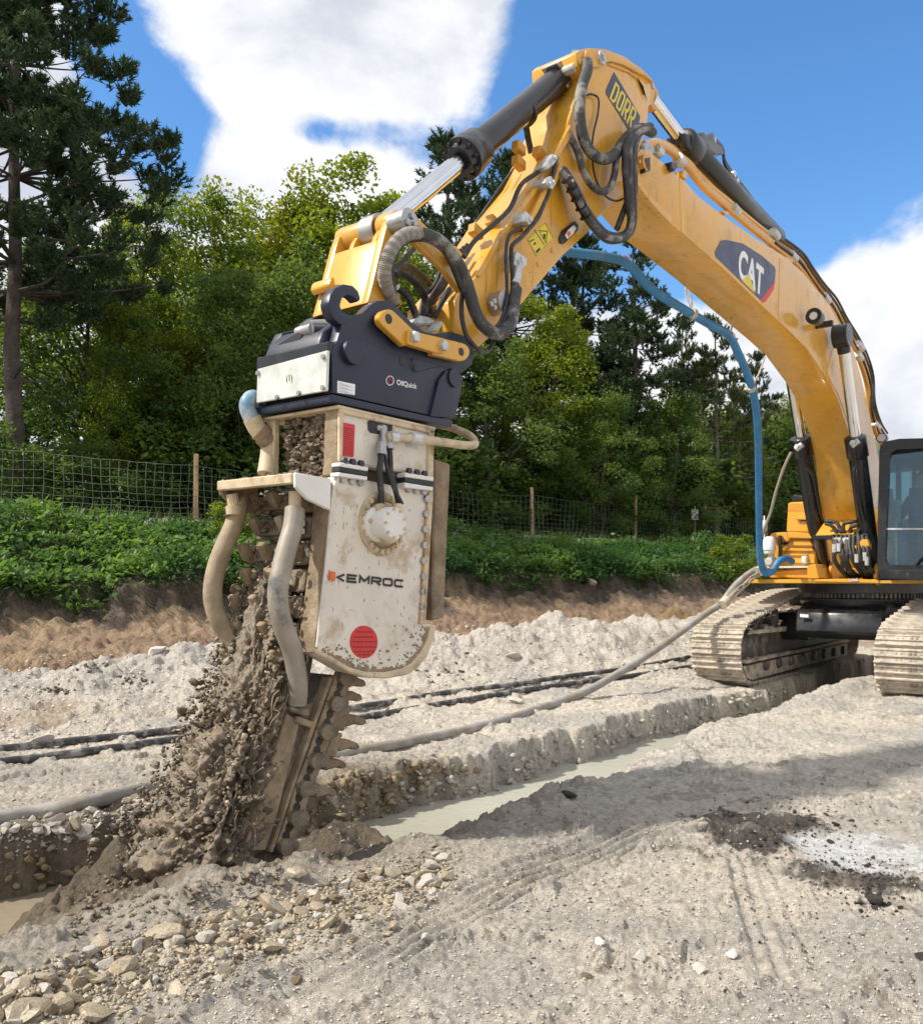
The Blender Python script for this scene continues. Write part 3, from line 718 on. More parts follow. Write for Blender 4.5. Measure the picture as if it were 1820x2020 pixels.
make_pine('layered', 23, 10.5, 3.6, 2.8, 76, 52, .17, 'needle_lt', 'bark_pale', .22, 18, blade=.14, bw=.021)
make_pine('crooked', 24, 12.5, 2.9, 5.0, 80, 52, .17, 'needle', 'bark', .8, 10, blade=.14, bw=.021)

def plant_tree(key, name, label, cat, x, y, H, rot=0.0, wide=1.0, group=None, lean=0.0):
    T = TREE[key]; k = H / T['H']; z = gz(x, y) - .05
    t = thing(name, label, cat, (x, y, z), group); t.rotation_euler = (0, lean, rot); t.scale = (k * wide, k * wide, k)
    if T['c'] is None:
        OFF[t.name] = Vector((0, 0, 0))
        T['c'] = np_obj('crown', T['v'], T['f'], MT[T['m']], t); set_tint(T['c'], T['t'])
        T['k'] = obj('trunk', T['trunk'], MT[T['bark']], t, smooth=50)
        T['v'] = T['f'] = None
    else:
        c = T['c'].copy(); C.objects.link(c); c.parent = t
        c = T['k'].copy(); C.objects.link(c); c.parent = t
    return t
def tree_at(key, name, label, cat, u, Y, vtop, **kw):
    x = (u - U0) / FPX * Y; z = gz(x, Y); return plant_tree(key, name, label, cat, x, Y, HC + (V0 - vtop) / FPX * Y - z, **kw)
WOOD = 'trees of the wood behind the fence'
trees = [
 ('blackpine', 'pine_tree', 'tall dark pine with thick trunk at the left edge of the wood', 'tree', 30, 18.6, -330, .6, 1.18),
 ('dark', 'broadleaf_tree', 'low dark broadleaf tree at the foot of the tall left pine', 'tree', 150, 22.5, 430, 1.0, 1.0),
 ('ash', 'broadleaf_tree', 'slender pale green tree with airy top just right of the tall pine', 'tree', 285, 24.5, 335, .3, .8),
 ('maple', 'broadleaf_tree', 'full sunlit tree right of the airy slender tree, under the cloud', 'tree', 420, 26, 345, 2.0, .9),
 ('lime', 'broadleaf_tree', 'narrow yellow green tree with pointed top left of the rounded one', 'tree', 575, 28, 325, 1.2, .9),
 ('ash', 'broadleaf_tree', 'broad rounded green tree behind the bucket link', 'tree', 690, 27, 305, 4.0, 1.05),
 ('dark', 'broadleaf_tree', 'dark broadleaf tree in the front row, left of the silver plate', 'tree', 470, 22.3, 500, 2.2, .95),
 ('maple', 'broadleaf_tree', 'low backlit tree with bright yellow green leaves near the left pine trunk', 'tree', 240, 21.3, 560, 5.1, .85),
 ('lime', 'broadleaf_tree', 'small yellow green tree low between dark trees on the left', 'tree', 350, 22.0, 600, 3.3, .9),
 ('dark', 'broadleaf_tree', 'dark tree behind the quick coupler', 'tree', 620, 23.5, 470, 3.9, .95),
 ('maple', 'broadleaf_tree', 'dark green tree filling the gap behind the stick end', 'tree', 780, 26, 440, .9, .8),
 ('pine', 'pine_tree', 'dark pine rising behind the bucket cylinder rod', 'tree', 885, 31, 258, 1.4, 1.15),
 ('crooked', 'pine_tree', 'dark pine showing behind the stick, left of the boom', 'tree', 1000, 33, 295, .2, 1.2),
 ('dark', 'broadleaf_tree', 'dense dark tree right of the coupler, in front of the pines', 'tree', 960, 26, 640, 5.0, 1.0),
 ('ash', 'broadleaf_tree', 'dense green tree under the stick, left of the straight pine', 'tree', 1085, 28.5, 555, 2.7, 1.05),
 ('crooked', 'pine_tree', 'pine half hidden by the boom, left of the straight trunked pine', 'tree', 1150, 33, 450, 2.2, 1.2),
 ('pine', 'pine_tree', 'straight trunked pine under the arch of the boom', 'tree', 1252, 31, 450, 3.1, 1.15),
 ('layered', 'pine_tree', 'open layered pine with pale bare branches left of the blue hose', 'tree', 1412, 31.5, 615, .5, .9),
 ('layered', 'pine_tree', 'open pine with flat branch layers behind the blue hose', 'tree', 1345, 37, 625, 2.9, .9),
 ('pine', 'pine_tree', 'small pine right of the blue hose', 'tree', 1490, 36, 690, 4.4, .9),
 ('dark', 'broadleaf_tree', 'low dark tree at the foot of the straight trunked pine', 'tree', 1185, 27.5, 735, 1.1, 1.05),
 ('dark', 'broadleaf_tree', 'low dark tree between the straight pine and the layered pine', 'tree', 1325, 29.5, 740, .4, 1.0),
 ('lime', 'broadleaf_tree', 'yellow green tree seen low behind the straight pine', 'tree', 1215, 34, 700, 5.6, .9),
 ('maple', 'broadleaf_tree', 'green tree behind the upright blue hose', 'tree', 1470, 33, 780, 1.9, .8),
 ('lime', 'broadleaf_tree', 'thin pale tree beside the far boom cylinder', 'tree', 1545, 37, 735, 2.5, .75),
 ('dark', 'broadleaf_tree', 'dark tree behind the yellow engine box', 'tree', 1570, 35, 850, 4.2, 1.0),
 ('dark', 'broadleaf_tree', 'dark tree deep in the wood behind the rounded tree', 'tree', 560, 33, 440, 5.9, 1.2),
 ('maple', 'broadleaf_tree', 'tree deep in the wood left of the layered pine', 'tree', 1400, 42, 760, 3.0, 1.2),
 ('dark', 'broadleaf_tree', 'tree deep in the wood behind the coupler hook', 'tree', 740, 34, 520, .7, 1.3),
 ('maple', 'broadleaf_tree', 'tree deep in the wood left of the straight pine', 'tree', 1060, 38, 640, 4.9, 1.2),
 ('dark', 'broadleaf_tree', 'tree deep in the wood behind the left pine', 'tree', 60, 27, 520, 2.6, 1.2),
 ('dark', 'broadleaf_tree', 'dark tree in the second row behind the silver plate', 'tree', 330, 28, 480, 1.7, 1.2),
]
for key, nm, lb, ct, u, Y, vt, rot, wd in trees: tree_at(key, nm, lb, ct, u, Y, vt + (0 if 'pine' in nm else 42), rot=rot, wide=wd, group=WOOD)
rb = random.Random(3)
for i, u in enumerate([-60, 60, 165, 265, 360, 455, 545, 640, 760, 870, 950, 1030, 1115, 1195, 1270, 1345, 1420, 1490, 1560, 1640]):
    # bushes stand a couple of metres behind the fence line
    r = (u - U0) / FPX; Y = (17.87 + rb.uniform(1.6, 3.4)) / (.757 - .653 * r)
    vt = 930 - rb.uniform(10, 120) if u > 800 else 900 - rb.uniform(0, 150)
    tree_at('bush', 'bush', 'dark leafy bush of the undergrowth just behind the wire fence', 'bush', u, Y, vt, rot=rb.uniform(0, 6), wide=rb.uniform(.9, 1.25), group='bushes behind the fence')

def build_nettles():
    rng = np.random.default_rng(5); n = 5200
    e = rng.uniform(-9, 24, n); d = rng.uniform(1.75, 4.6, n)
    d = np.where(e < 3, np.maximum(d, 1.75), d)
    x = F0[0] + e * FD[0] + d * FN[0]; y = F0[1] + e * FD[1] + d * FN[1]
    z, _ = ground(x, y)
    hgt = (.30 + .26 * sstep(2.2, 3.2, d) + .9 * fbm(x * .9, y * .9, 7, 4)) * rng.uniform(.7, 1.3, n) * np.interp(e, [-9, 3, 8, 24], [.58, .62, .60, .6])
    hgt = np.clip(hgt, .14, .95); k = 15
    X = np.repeat(x, k) + rng.normal(0, .11, n * k); Yv = np.repeat(y, k) + rng.normal(0, .11, n * k)
    t = rng.uniform(.08, 1, n * k) ** .6; Z = np.repeat(z, k) + t * np.repeat(hgt, k)
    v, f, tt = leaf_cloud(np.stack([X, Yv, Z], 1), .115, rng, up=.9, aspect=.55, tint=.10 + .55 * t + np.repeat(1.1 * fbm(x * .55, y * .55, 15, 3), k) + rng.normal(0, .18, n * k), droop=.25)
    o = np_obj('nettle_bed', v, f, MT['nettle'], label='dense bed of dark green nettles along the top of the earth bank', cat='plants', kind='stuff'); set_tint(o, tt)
    # grass blades at the path edge and hanging over the cut
    n = 16000; e = rng.uniform(-9, 26, n)
    d = np.where(rng.uniform(0, 1, n) < .5, rng.normal(4.45, .22, n), np.where(rng.uniform(0, 1, n) < .5, rng.normal(1.75, .22, n), rng.uniform(-2.5, -.2, n)))
    x = F0[0] + e * FD[0] + d * FN[0]; y = F0[1] + e * FD[1] + d * FN[1]; z, _ = ground(x, y)
    L_ = rng.uniform(.15, .42, n); a = rng.uniform(0, 6.28, n)
    o0 = np.stack([x, y, z - .02], 1); out = np.where(d > 4, .9, .25)[:, None] * np.array([[FN[0], FN[1], 0]])
    dr = np.stack([np.cos(a) * .5, np.sin(a) * .5, np.where(d > 4, .15, 1.0)], 1) + out
    sd = np.stack([-np.sin(a), np.cos(a), np.zeros(n)], 1) * .009
    tip = o0 + dr * L_[:, None]; tip[:, 2] -= np.where(d > 4, .35, 0) * L_
    v = np.stack([o0 - sd, o0 + sd, tip], 1).reshape(-1, 3); f = np.arange(n * 3).reshape(-1, 3)
    o = np_obj('grass_fringe', v, f, MT['grass'], label='thin grass along the gravel path and hanging over the bank edge', cat='grass', kind='stuff'); set_tint(o, np.repeat(rng.uniform(0, 1, n), 3))
build_nettles()
r_ = (1445 - U0) / FPX; plant_tree('shrub', 'leafy_shrub', 'bright green leafy shrub at the right end of the nettle bed', 'shrub', r_ * 24.0, 24.0, 1.05, rot=1)
r_ = (455 - U0) / FPX; plant_tree('shrub', 'leafy_shrub', 'light green leafy shrub in the nettles left of the trencher', 'shrub', r_ * 16.4, 16.4, .75, rot=3)

def build_hill():
    xs = np.linspace(-40, 330, 220); ys = np.linspace(330, 520, 60)
    X, Y = np.meshgrid(xs, ys); u = U0 + FPX * X / Y
    ridge = np.interp(u, [700, 1250, 1480, 1570, 1680, 1820, 2100, 2500], [30, 45, 78, 76, 62, 62, 50, 40])
    Z = 8 + ridge * sstep(330, 470, Y) + 5 * fbm(X * .12, Y * .12, 3, 4) + 2.2 * fbm(X * .5, Y * .5, 4, 2)
    n, c = X.shape; idx = np.arange(n * c).reshape(n, c)
    f = np.stack([idx[:-1, :-1].ravel(), idx[:-1, 1:].ravel(), idx[1:, 1:].ravel(), idx[1:, :-1].ravel()], 1)
    m = mat('wooded_hillside', (.075, .105, .075), .95, var=.45, vs=.09, dirt=(.10, .135, .12), dirt_amt=.8, dirt_s=.03)
    np_obj('hill', np.stack([X.ravel(), Y.ravel(), Z.ravel()], 1), f, m, smooth=180, kind='structure')
build_hill()

# ------------------------------------------------------------------ wire fence and marker sign
def build_fence():
    ps = []
    for e in (-4.9, 0, 4.95, 9.77, 14.19, 17.8, 21.6, 25.2):
        x, y = F0[0] + e * FD[0], F0[1] + e * FD[1]; ps.append(Vector((x, y, gz(x, y))))
    t = thing('wire_fence', 'wire mesh fence on pale wooden posts along the edge of the wood', 'fence', ps[1])
    rd = random.Random(5)
    for i, p in enumerate(ps):
        bm = NB(); tl = Vector((rd.uniform(-.03, .03), 0, 0)); h = 1.36 + rd.uniform(-.04, .04)
        cyl(bm, p - Vector((0, 0, .25)), p + Vector((0, 0, h)) + tl, .055, .048, 10); bevel(bm, .006)
        obj('post', bm, MT['wood'], t)
    bm = NB(); rows = [.06, .16, .27, .39, .52, .66, .81, .97, 1.14]; wr = .0055
    for a, b in zip(ps, ps[1:]):
        n = int((b - a).length / .17); sag = .0 if a is ps[0] else rd.uniform(.03, .2)
        grid = []
        for i in range(n + 1):
            k = i / n; base = a.lerp(b, k); base.z = gz(base.x, base.y)
            col = []
            for j, h in enumerate(rows):
                hh = h * (1.0 - sag * math.sin(k * math.pi) * (h / 1.14))
                col.append(base + Vector((math.sin(k * 9 + j * .7) * .018 + FN[0] * .06, math.cos(k * 7 + j) * .018 + FN[1] * .06, hh)))
            grid.append(col)
        for i in range(n + 1):
            tube(bm, grid[i], wr * .8, 3, caps=False)
        for j in range(len(rows)): tube(bm, [g[j] for g in grid], wr * (1.25 if j in (0, len(rows) - 1) else .9), 3, caps=False)
    obj('wire_mesh', bm, MT['wire'], t, smooth=None)
build_fence()

# ------------------------------------------------------------------ excavator
def prism_wz(bm, pts, s0, s1):                    # outline in (w, z), between the planes s0 and s1
    a = [bm.verts.new(M(s0, w, z)) for w, z in pts]; b = [bm.verts.new(M(s1, w, z)) for w, z in pts]; n = len(pts)
    fs = [bm.faces.new(a), bm.faces.new(b[::-1])]
    for i in range(n):
        j = (i + 1) % n; fs.append(bm.faces.new((a[j], a[i], b[i], b[j])))
    bmesh.ops.recalc_face_normals(bm, faces=fs); return bm
def WZ(k, pts, s): return [(wof(p), p.z) for p in (PS(k, x, y, s) for x, y in pts)]
def prismF(bm, k, pts, s0, s1): return prism_wz(bm, WZ(k, pts, s0), s0, s1)
def text_verts(txt, bold=0.0):
    cu = bpy.data.curves.new('lettering', 'FONT'); cu.body = txt; cu.offset = bold; cu.resolution_u = 4; cu.extrude = 0
    o = bpy.data.objects.new('lettering', cu); me = bpy.data.meshes.new_from_object(o)
    v = [x.co.copy() for x in me.vertices]; f = [tuple(p.vertices) for p in me.polygons]
    bpy.data.objects.remove(o); bpy.data.curves.remove(cu); bpy.data.meshes.remove(me)
    x0 = min(p.x for p in v); x1 = max(p.x for p in v); y0 = min(p.y for p in v); y1 = max(p.y for p in v)
    return [((p.x - x0) / (x1 - x0), (p.y - y0) / (y1 - y0)) for p in v], f
def lettering(name, txt, o, r, t, m, parent, bold=0.0, nrm=None, th=.0015):
    uv, f = text_verts(txt, bold); bm = NB(); ex = r - o; ey = t - o; n = nrm if nrm is not None else LT
    vs = [bm.verts.new(o + ex * a + ey * b + n * th) for a, b in uv]
    for q in f:
        try: bm.faces.new([vs[i] for i in q])
        except Exception: pass
    bmesh.ops.recalc_face_normals(bm, faces=bm.faces)
    for fc in bm.faces:
        if fc.normal.dot(n) < 0: fc.normal_flip()
    return obj(name, bm, m, parent, smooth=None)
STROKE = {'K': [[(1, 1), (.28, .5), (1, 0)]], 'E': [[(1, 1), (0, 1), (0, 0), (1, 0)], [(.05, .5), (.9, .5)]], 'M': [[(0, -.08), (0, 1), (.5, .30), (1, 1), (1, -.08)]], 'R': [[(0, -.1), (0, 1), (.85, 1), (1, .88), (1, .58), (.85, .45), (0, .45)], [(.45, .45), (1, -.08)]],
          'O': [[(.15, 0), (0, .15), (0, .85), (.15, 1), (.85, 1), (1, .85), (1, .15), (.85, 0), (.15, 0)]], 'C': [[(1, 1), (.15, 1), (0, .85), (0, .15), (.15, 0), (1, 0)]], 'D': [[(0, 0), (0, 1), (.7, 1), (1, .8), (1, .2), (.7, 0), (0, 0)]]}
def block_lettering(name, txt, o, r, t, m, parent, gap=.16, th=.17, lift=.0015):
    ex, ey = r - o, t - o; W, H = ex.length, ey.length; ux, uy = ex / W, ey / H; n = len(txt); cw = W / (n + gap * (n - 1)); tk = th * min(cw, H); bm = NB(); q = 0
    for i, ch in enumerate(txt):
        x0 = i * cw * (1 + gap)
        for pl in STROKE[ch]:
            pts = [(x0 + tk / 2 + a * (cw - tk), tk / 2 + b * (H - tk)) for a, b in pl]; closed = pl[0] == pl[-1]; L_, R_ = [], []
            if closed: pts = pts[:-1]
            m_ = len(pts)
            for j in range(m_):
                pv = pts[j - 1] if (j > 0 or closed) else None; nx = pts[(j + 1) % m_] if (j < m_ - 1 or closed) else None; c = pts[j]
                d = []
                if pv: d.append(Vector((c[0] - pv[0], c[1] - pv[1])).normalized())
                if nx: d.append(Vector((nx[0] - c[0], nx[1] - c[1])).normalized())
                nn = [Vector((-v.y, v.x)) for v in d]; b = sum(nn, Vector((0, 0))).normalized(); k = min(2.2, 1 / max(.3, b.dot(nn[0])))
                L_.append((c[0] + b.x * tk / 2 * k, c[1] + b.y * tk / 2 * k)); R_.append((c[0] - b.x * tk / 2 * k, c[1] - b.y * tk / 2 * k))
            q += 1; up = LT * (lift + .0002 * (q % 3)); A = [bm.verts.new(o + ux * x + uy * y + up) for x, y in L_]; B = [bm.verts.new(o + ux * x + uy * y + up) for x, y in R_]
            for j in range(m_ if closed else m_ - 1):
                k = (j + 1) % m_; f = bm.faces.new((A[j], B[j], B[k], A[k])); f.normal_update()
                if f.normal.dot(LT) < 0: f.normal_flip()
    return obj(name, bm, m, parent, smooth=None)
def ringpts(k, cx, cy, rx, ry, n=28): return [(cx + rx * math.cos(2 * math.pi * i / n), cy + ry * math.sin(2 * math.pi * i / n)) for i in range(n)]

EX = thing('excavator', 'yellow crawler excavator with raised boom and black cab, tracks straddling the trench', 'excavator', M(-2.6, 0, 0))
# --- tracks
LOOP = [(-5.0, -.02), (-3.5, -.02), (-2, -.02), (-.45, -.02), (-.1, 0), (.12, .08), (.26, .26), (.30, .48), (.25, .69), (.10, .84), (-.18, .945), (-1.0, 1.08), (-1.7, 1.2), (-2.7, 1.31), (-3.8, 1.335), (-4.8, 1.31), (-5.25, 1.18), (-5.5, .9), (-5.55, .58), (-5.4, .2)]
def loop_samples(pitch):
    cp = spline([Vector((s, 0, z)) for s, z in LOOP + [LOOP[0]]], 12); ln = [0]
    for a, b in zip(cp, cp[1:]): ln.append(ln[-1] + (b - a).length)
    n = int(ln[-1] / pitch); out = []
    for i in range(n):
        q = ln[-1] * i / n; j = max(k for k in range(len(ln) - 1) if ln[k] <= q); f = (q - ln[j]) / (ln[j + 1] - ln[j])
        p = cp[j].lerp(cp[j + 1], f); t = (cp[min(j + 2, len(cp) - 1)] - cp[max(j - 1, 0)]).normalized(); out.append((p, t))
    return out
def shoe_mesh():
    bm = NB(); W = .375; L_ = .101
    prof = [(-L_, -.018), (-L_, .004), (-.092, .042), (-.078, .042), (-.068, .006), (-.016, .004), (-.008, .032), (.006, .032), (.014, .004), (.062, .004), (.070, .016), (.082, .016), (.092, .0), (L_ + .004, -.006), (L_ + .004, -.020)]
    a = [bm.verts.new((x, -W, z)) for x, z in prof]; b = [bm.verts.new((x, W, z)) for x, z in prof]; n = len(prof)
    fs = [bm.faces.new(a), bm.faces.new(b[::-1])]
    for i in range(n):
        j = (i + 1) % n; fs.append(bm.faces.new((a[j], a[i], b[i], b[j])))
    bmesh.ops.recalc_face_normals(bm, faces=fs)
    me = bpy.data.meshes.new('track_shoe'); bm.to_mesh(me); bm.free(); me.materials.append(MT['track']); return me
def shoe_bolts(me):
    bm = NB(); bm.from_mesh(me)
    for y in (-.115, -.055, .055, .115):
        for x in (-.045, .038):
            cyl(bm, (x, y, .002), (x, y, .016), .013, .011, 6)
    # the two dirt-release holes are dark recesses in the plate
    for x, r in ((-.002, .03),):
        cyl(bm, (x, 0, .0), (x, 0, .007), r, r, 8)
    bm.to_mesh(me); bm.free(); return me
SHOE = shoe_bolts(shoe_mesh())
FB = Matrix((( FW.x, LT.x, 0), (FW.y, LT.y, 0), (0, 0, 1)))
for wc in (-1.265, 1.265):
    bm = NB(); smp = loop_samples(.215); c_ = Vector((-2.6, 0, .6))
    inner = [(p - c_) * .955 + c_ for p, t in smp]
    # link chain: two rails inside the shoes
    for ww in (-.10, .10):
        a = []
        for p, t in smp:
            nrm = Vector((-t.z, 0, t.x)); nrm = -nrm if nrm.dot(p - c_) < 0 else nrm
            a.append((p - nrm * .03, p - nrm * .13))
        n = len(a)
        for i in range(n):
            j = (i + 1) % n
            q = [M(a[i][0].x, wc + ww, a[i][0].z), M(a[j][0].x, wc + ww, a[j][0].z), M(a[j][1].x, wc + ww, a[j][1].z), M(a[i][1].x, wc + ww, a[i][1].z)]
            v1 = [bm.verts.new(x - LT * .03) for x in q]; v2 = [bm.verts.new(x + LT * .03) for x in q]
            bm.faces.new(v1); bm.faces.new(v2[::-1])
            for k in range(4):
                bm.faces.new((v1[(k + 1) % 4], v1[k], v2[k], v2[(k + 1) % 4]))
    tr = obj('track', bm, MT['track_dark'], EX, smooth=30)
    for i, (p, t) in enumerate(smp):
        nrm = Vector((-t.z, 0, t.x)); nrm = -nrm if nrm.dot(p - c_) < 0 else nrm
        X = M(0, 0, 0) * 0 + FW * t.x + Vector((0, 0, t.z)); Zv = FW * nrm.x + Vector((0, 0, nrm.z)); Yv = Zv.cross(X)
        mt = Matrix((X, Yv, Zv)).transposed().to_4x4(); mt.translation = M(p.x, wc, p.z) - OFF[tr.name] - Zv * .018
        o = bpy.data.objects.new('track_shoe', SHOE); C.objects.link(o); o.parent = tr; o.matrix_local = mt
    # roller frame, idler and guards
    sgn = 1 if wc < 0 else -1; wi = wc + sgn * .30
    bm = NB()
    prism_sz(bm, [(-5.0, .2), (-.55, .14), (-.1, .2), (.02, .42), (-.02, .62), (-.3, .76), (-1.2, .80), (-2.2, .92), (-4.2, 1.0), (-5.0, .9)], wc - .27, wc + .27)
    bevel(bm, .02); obj('track_frame', bm, MT['track_dark'], EX)
    bm = NB()
    prism_sz(bm, [(-4.9, .36), (.02, .30), (.04, .345), (-4.9, .42)], wi - sgn * .04, wi + sgn * .07)
    prism_sz(bm, [(-4.9, .12), (-.25, .035), (-.05, .09), (.05, .26), (-4.9, .33)], wi - sgn * .03, wi + sgn * .03)
    prism_sz(bm, [(-1.6, .70), (-.30, .715), (-.27, .76), (-1.6, .78)], wi - sgn * .04, wi + sgn * .08)
    bevel(bm, .008); obj('track_guard', bm, MT['track'], EX)
    bm = NB(); c1 = M(-.22, wc - .13, .44); cyl(bm, c1, c1 + LT * .26, .36, .36, 36); c2 = M(-.22, wc - .22, .44); cyl(bm, c2, c2 + LT * .44, .12, .12, 20); bevel(bm, .015)
    obj('idler_wheel', bm, MT['track_dark'], EX)
    bm = NB()
    for k in range(8):
        p = M(-.75 - k * .55, wi + sgn * .03, .22); cyl(bm, p, p + LT * sgn * .05, .085, .07, 14)
    obj('track_rollers', bm, MT['track_dark'], EX, kind='stuff')
    for s_ in (-1.25, -3.4):
        bm = NB(); p = M(s_, wc - .2, 1.03 if s_ > -2 else 1.14); cyl(bm, p, p + LT * .4, .085, .085, 16); box_m(bm, s_ - .05, s_ + .05, wi - .04, wi + .04, .74, 1.05); obj('carrier_roller', bm, MT['track_dark'], EX)
rt = random.Random(12)
for wc in (-1.265, 1.265):
    bm = NB()
    for i in range(240):
        s_ = rt.uniform(-4.6, -.2); rand_rock(bm, M(s_, wc + rt.uniform(-.34, .34), float(np.interp(s_, [-4.6, -2.2, -1.2, -.2], [.98, .93, .82, .74])) + rt.uniform(-.03, .03)), rt.uniform(.02, .07), rt)
    for i in range(120):
        s_ = rt.uniform(-4.6, 0); rand_rock(bm, M(s_, wc + (.34 if wc < 0 else -.34) + rt.uniform(-.02, .03), rt.choice((.345, .73)) + rt.uniform(-.01, .03)), rt.uniform(.01, .035), rt)
    obj('packed_mud', bm, MT['track'], EX, smooth=None, kind='stuff')
# --- car body, swing bearing
bm = NB()
prism_sz(bm, [(-4.2, .62), (-1.35, .62), (-1.15, .72), (-1.2, 1.02), (-1.5, 1.16), (-4.0, 1.18)], -.62, .62)
for sg in (-1, 1): prism_sz(bm, [(-3.9, .56), (-1.7, .56), (-1.5, .70), (-1.7, .98), (-3.8, 1.0)], sg * .6, sg * 1.1)
bevel(bm, .025); obj('car_body', bm, MT['black'], EX)
bm = NB(); lathe(bm, M(-2.25, .1, 1.10), (0, 0, 1), [(0, .92), (.06, .96), (.12, .96), (.14, .90), (.20, .90), (.21, .98), (.36, .98)], 64)
obj('swing_bearing', bm, MT['black'], EX)
bm = NB()
for i in range(90):
    a = 2 * math.pi * i / 90; p = M(-2.25, .1, 1.235) + Vector((math.cos(a), math.sin(a), 0)) * .925
    cyl(bm, p, p + Vector((0, 0, .08)), .022, .022, 5)
obj('gear_teeth', bm, MT['track_dark'], EX, kind='stuff')
p = obj('name_plate', prismF(NB(), 'J', [(935, 1072), (995, 1076), (995, 1098), (935, 1094)], -1.12, -1.135), MT['decal_white'], EX)
# --- upper structure
bm = NB(); box_m(bm, -5.6, -1.0, -1.42, 1.55, 1.455, 1.515); bevel(bm, .008); obj('deck_plate', bm, MT['yellow'], EX)
bm = NB(); box_m(bm, -6.9, -5.2, -1.5, 1.5, 1.5, 2.75); bevel(bm, .12, 3); obj('counterweight', bm, MT['yellow'], EX)
FS = -1.55
def front(name, k, pts, s0, s1, m, bv=.008, parent=None, **kw):
    bm = prismF(NB(), k, pts, s0, s1)
    if bv: bevel(bm, bv)
    return obj(name, bm, m, parent or EX, **kw)
sb = front('side_box', 'G', [(165, 1165), (200, 1140), (370, 1135), (620, 1150), (640, 1200), (660, 1480), (640, 1510), (100, 1505), (110, 1480), (160, 1440), (190, 1330)], FS, FS - 2.2, MT['yellow'], .02)
front('hood_lip', 'G', [(150, 1175), (190, 1140), (380, 1132), (610, 1148), (612, 1205), (370, 1200), (355, 1240), (330, 1240), (300, 1200), (170, 1200)], FS + .10, FS, MT['yellow'], .012)
for y0, y1, x0, x1 in ((1305, 1345, 280, 620), (1365, 1395, 270, 560), (1420, 1475, 360, 640)):
    front('pressed_panel', 'G', [(x0, y0), (x1, y0 + 6), (x1 + 4, y1), (x0 + 6, y1 - 4)], FS + .035, FS - .01, MT['yellow'], .012, sb)
front('panel_recess', 'G', [(270, 1245), (370, 1240), (350, 1268), (300, 1275)], FS + .006, FS - .02, MT['black_clean'], 0, sb)
front('panel_bulge', 'G', [(400, 1215), (600, 1215), (625, 1290), (400, 1290)], FS + .05, FS - .01, MT['yellow'], .02, sb)
front('side_sill', 'G', [(140, 1560), (640, 1520), (670, 1560), (660, 1625), (600, 1640), (150, 1632)], FS + .12, FS - 2, MT['yellow'], .02)
front('side_ledge', 'G', [(120, 1505), (650, 1500), (655, 1522), (120, 1528)], FS + .2, FS - .1, MT['galv'], .004)
hb = front('engine_hood', 'G', [(350, 810), (560, 800), (790, 798), (800, 850), (800, 1150), (330, 1140)], -2.4, -5.2, MT['yellow'], .03)
front('hood_band', 'G', [(352, 820), (560, 815), (560, 905), (352, 908)], -2.395, -2.41, MT['yellow_dirty'], .004, hb)
front('hood_handle', 'G', [(435, 965), (600, 955), (600, 1000), (435, 995)], -2.34, -2.41, MT['yellow'], .006, hb)
front('hood_slot', 'G', [(480, 1005), (600, 1003), (600, 1018), (490, 1016)], -2.395, -2.41, MT['black_clean'], 0, hb)
front('black_post', 'G', [(245, 1170), (275, 1170), (275, 1400), (248, 1400)], FS + .16, FS + .10, MT['black_clean'], .004)
front('filter_housing', 'G', [(380, 768), (410, 720), (480, 740), (520, 770), (520, 800), (385, 795)], -2.5, -2.9, MT['black_clean'], .02)
# white grease pump on the side box
gp = P('G', 150, 1345, -1.36); bm = NB()
q = PS('G', 150, 1370, FS + .22); lathe(bm, q, (0, 0, 1), [(0, .075), (.02, .085), (.05, .085), (.06, .10), (.22, .095), (.25, .07), (.27, .05)], 18)
pump = obj('grease_pump', bm, MT['plastic_w'], EX, smooth=50)
bm = NB(); q2 = PS('G', 170, 1450, FS + .2); cyl(bm, q2 - FW * .1, q2 + FW * .12, .07, .06, 12); cyl(bm, q2 + Vector((0, 0, -.08)), q2 + Vector((0, 0, .16)), .05, .05, 10); bevel(bm, .01)
obj('pump_block', bm, MT['zinc'], pump)
bm = NB(); q = PS('G', 95, 1150, FS + .25); cyl(bm, q - Vector((0, 0, .22)), q + Vector((0, 0, .28)), .012, .012, 8); prism_wz(bm, WZ('G', [(70, 1010), (100, 1000), (112, 1030), (112, 1090), (95, 1130), (72, 1120)], FS + .27), FS + .27, FS + .2); bevel(bm, .006)
obj('mirror', bm, MT['plastic_w'], EX)
front('reflector_tin', 'G', [(490, 1395), (560, 1392), (562, 1475), (492, 1475)], FS + .10, FS + .03, MT['galv'], .02)
# boom and cylinder feet
def lug(name, k, cx, cy, r, w, th, m, parent):
    p = P(k, cx, cy, w); bm = NB(); cyl(bm, p - LT * th / 2, p + LT * th / 2, r, r, 24)
    s_, z_ = sz(p); prism_sz(bm, [(s_ - r * 1.6, 1.5), (s_ + r * .7, 1.5), (s_ + r, z_), (s_ - r, z_)], w - th / 2 + .002, w + th / 2 - .002); bevel(bm, .008)
    return obj(name, bm, m, parent)
for w_, cx, cy in ((-.56, 690, 1570), (-.27, 845, 1550), (.30, 1245, 1590), (.55, 1330, 1590)): lug('cylinder_lug', 'G', cx, cy, .16, w_, .05, MT['yellow'], EX)
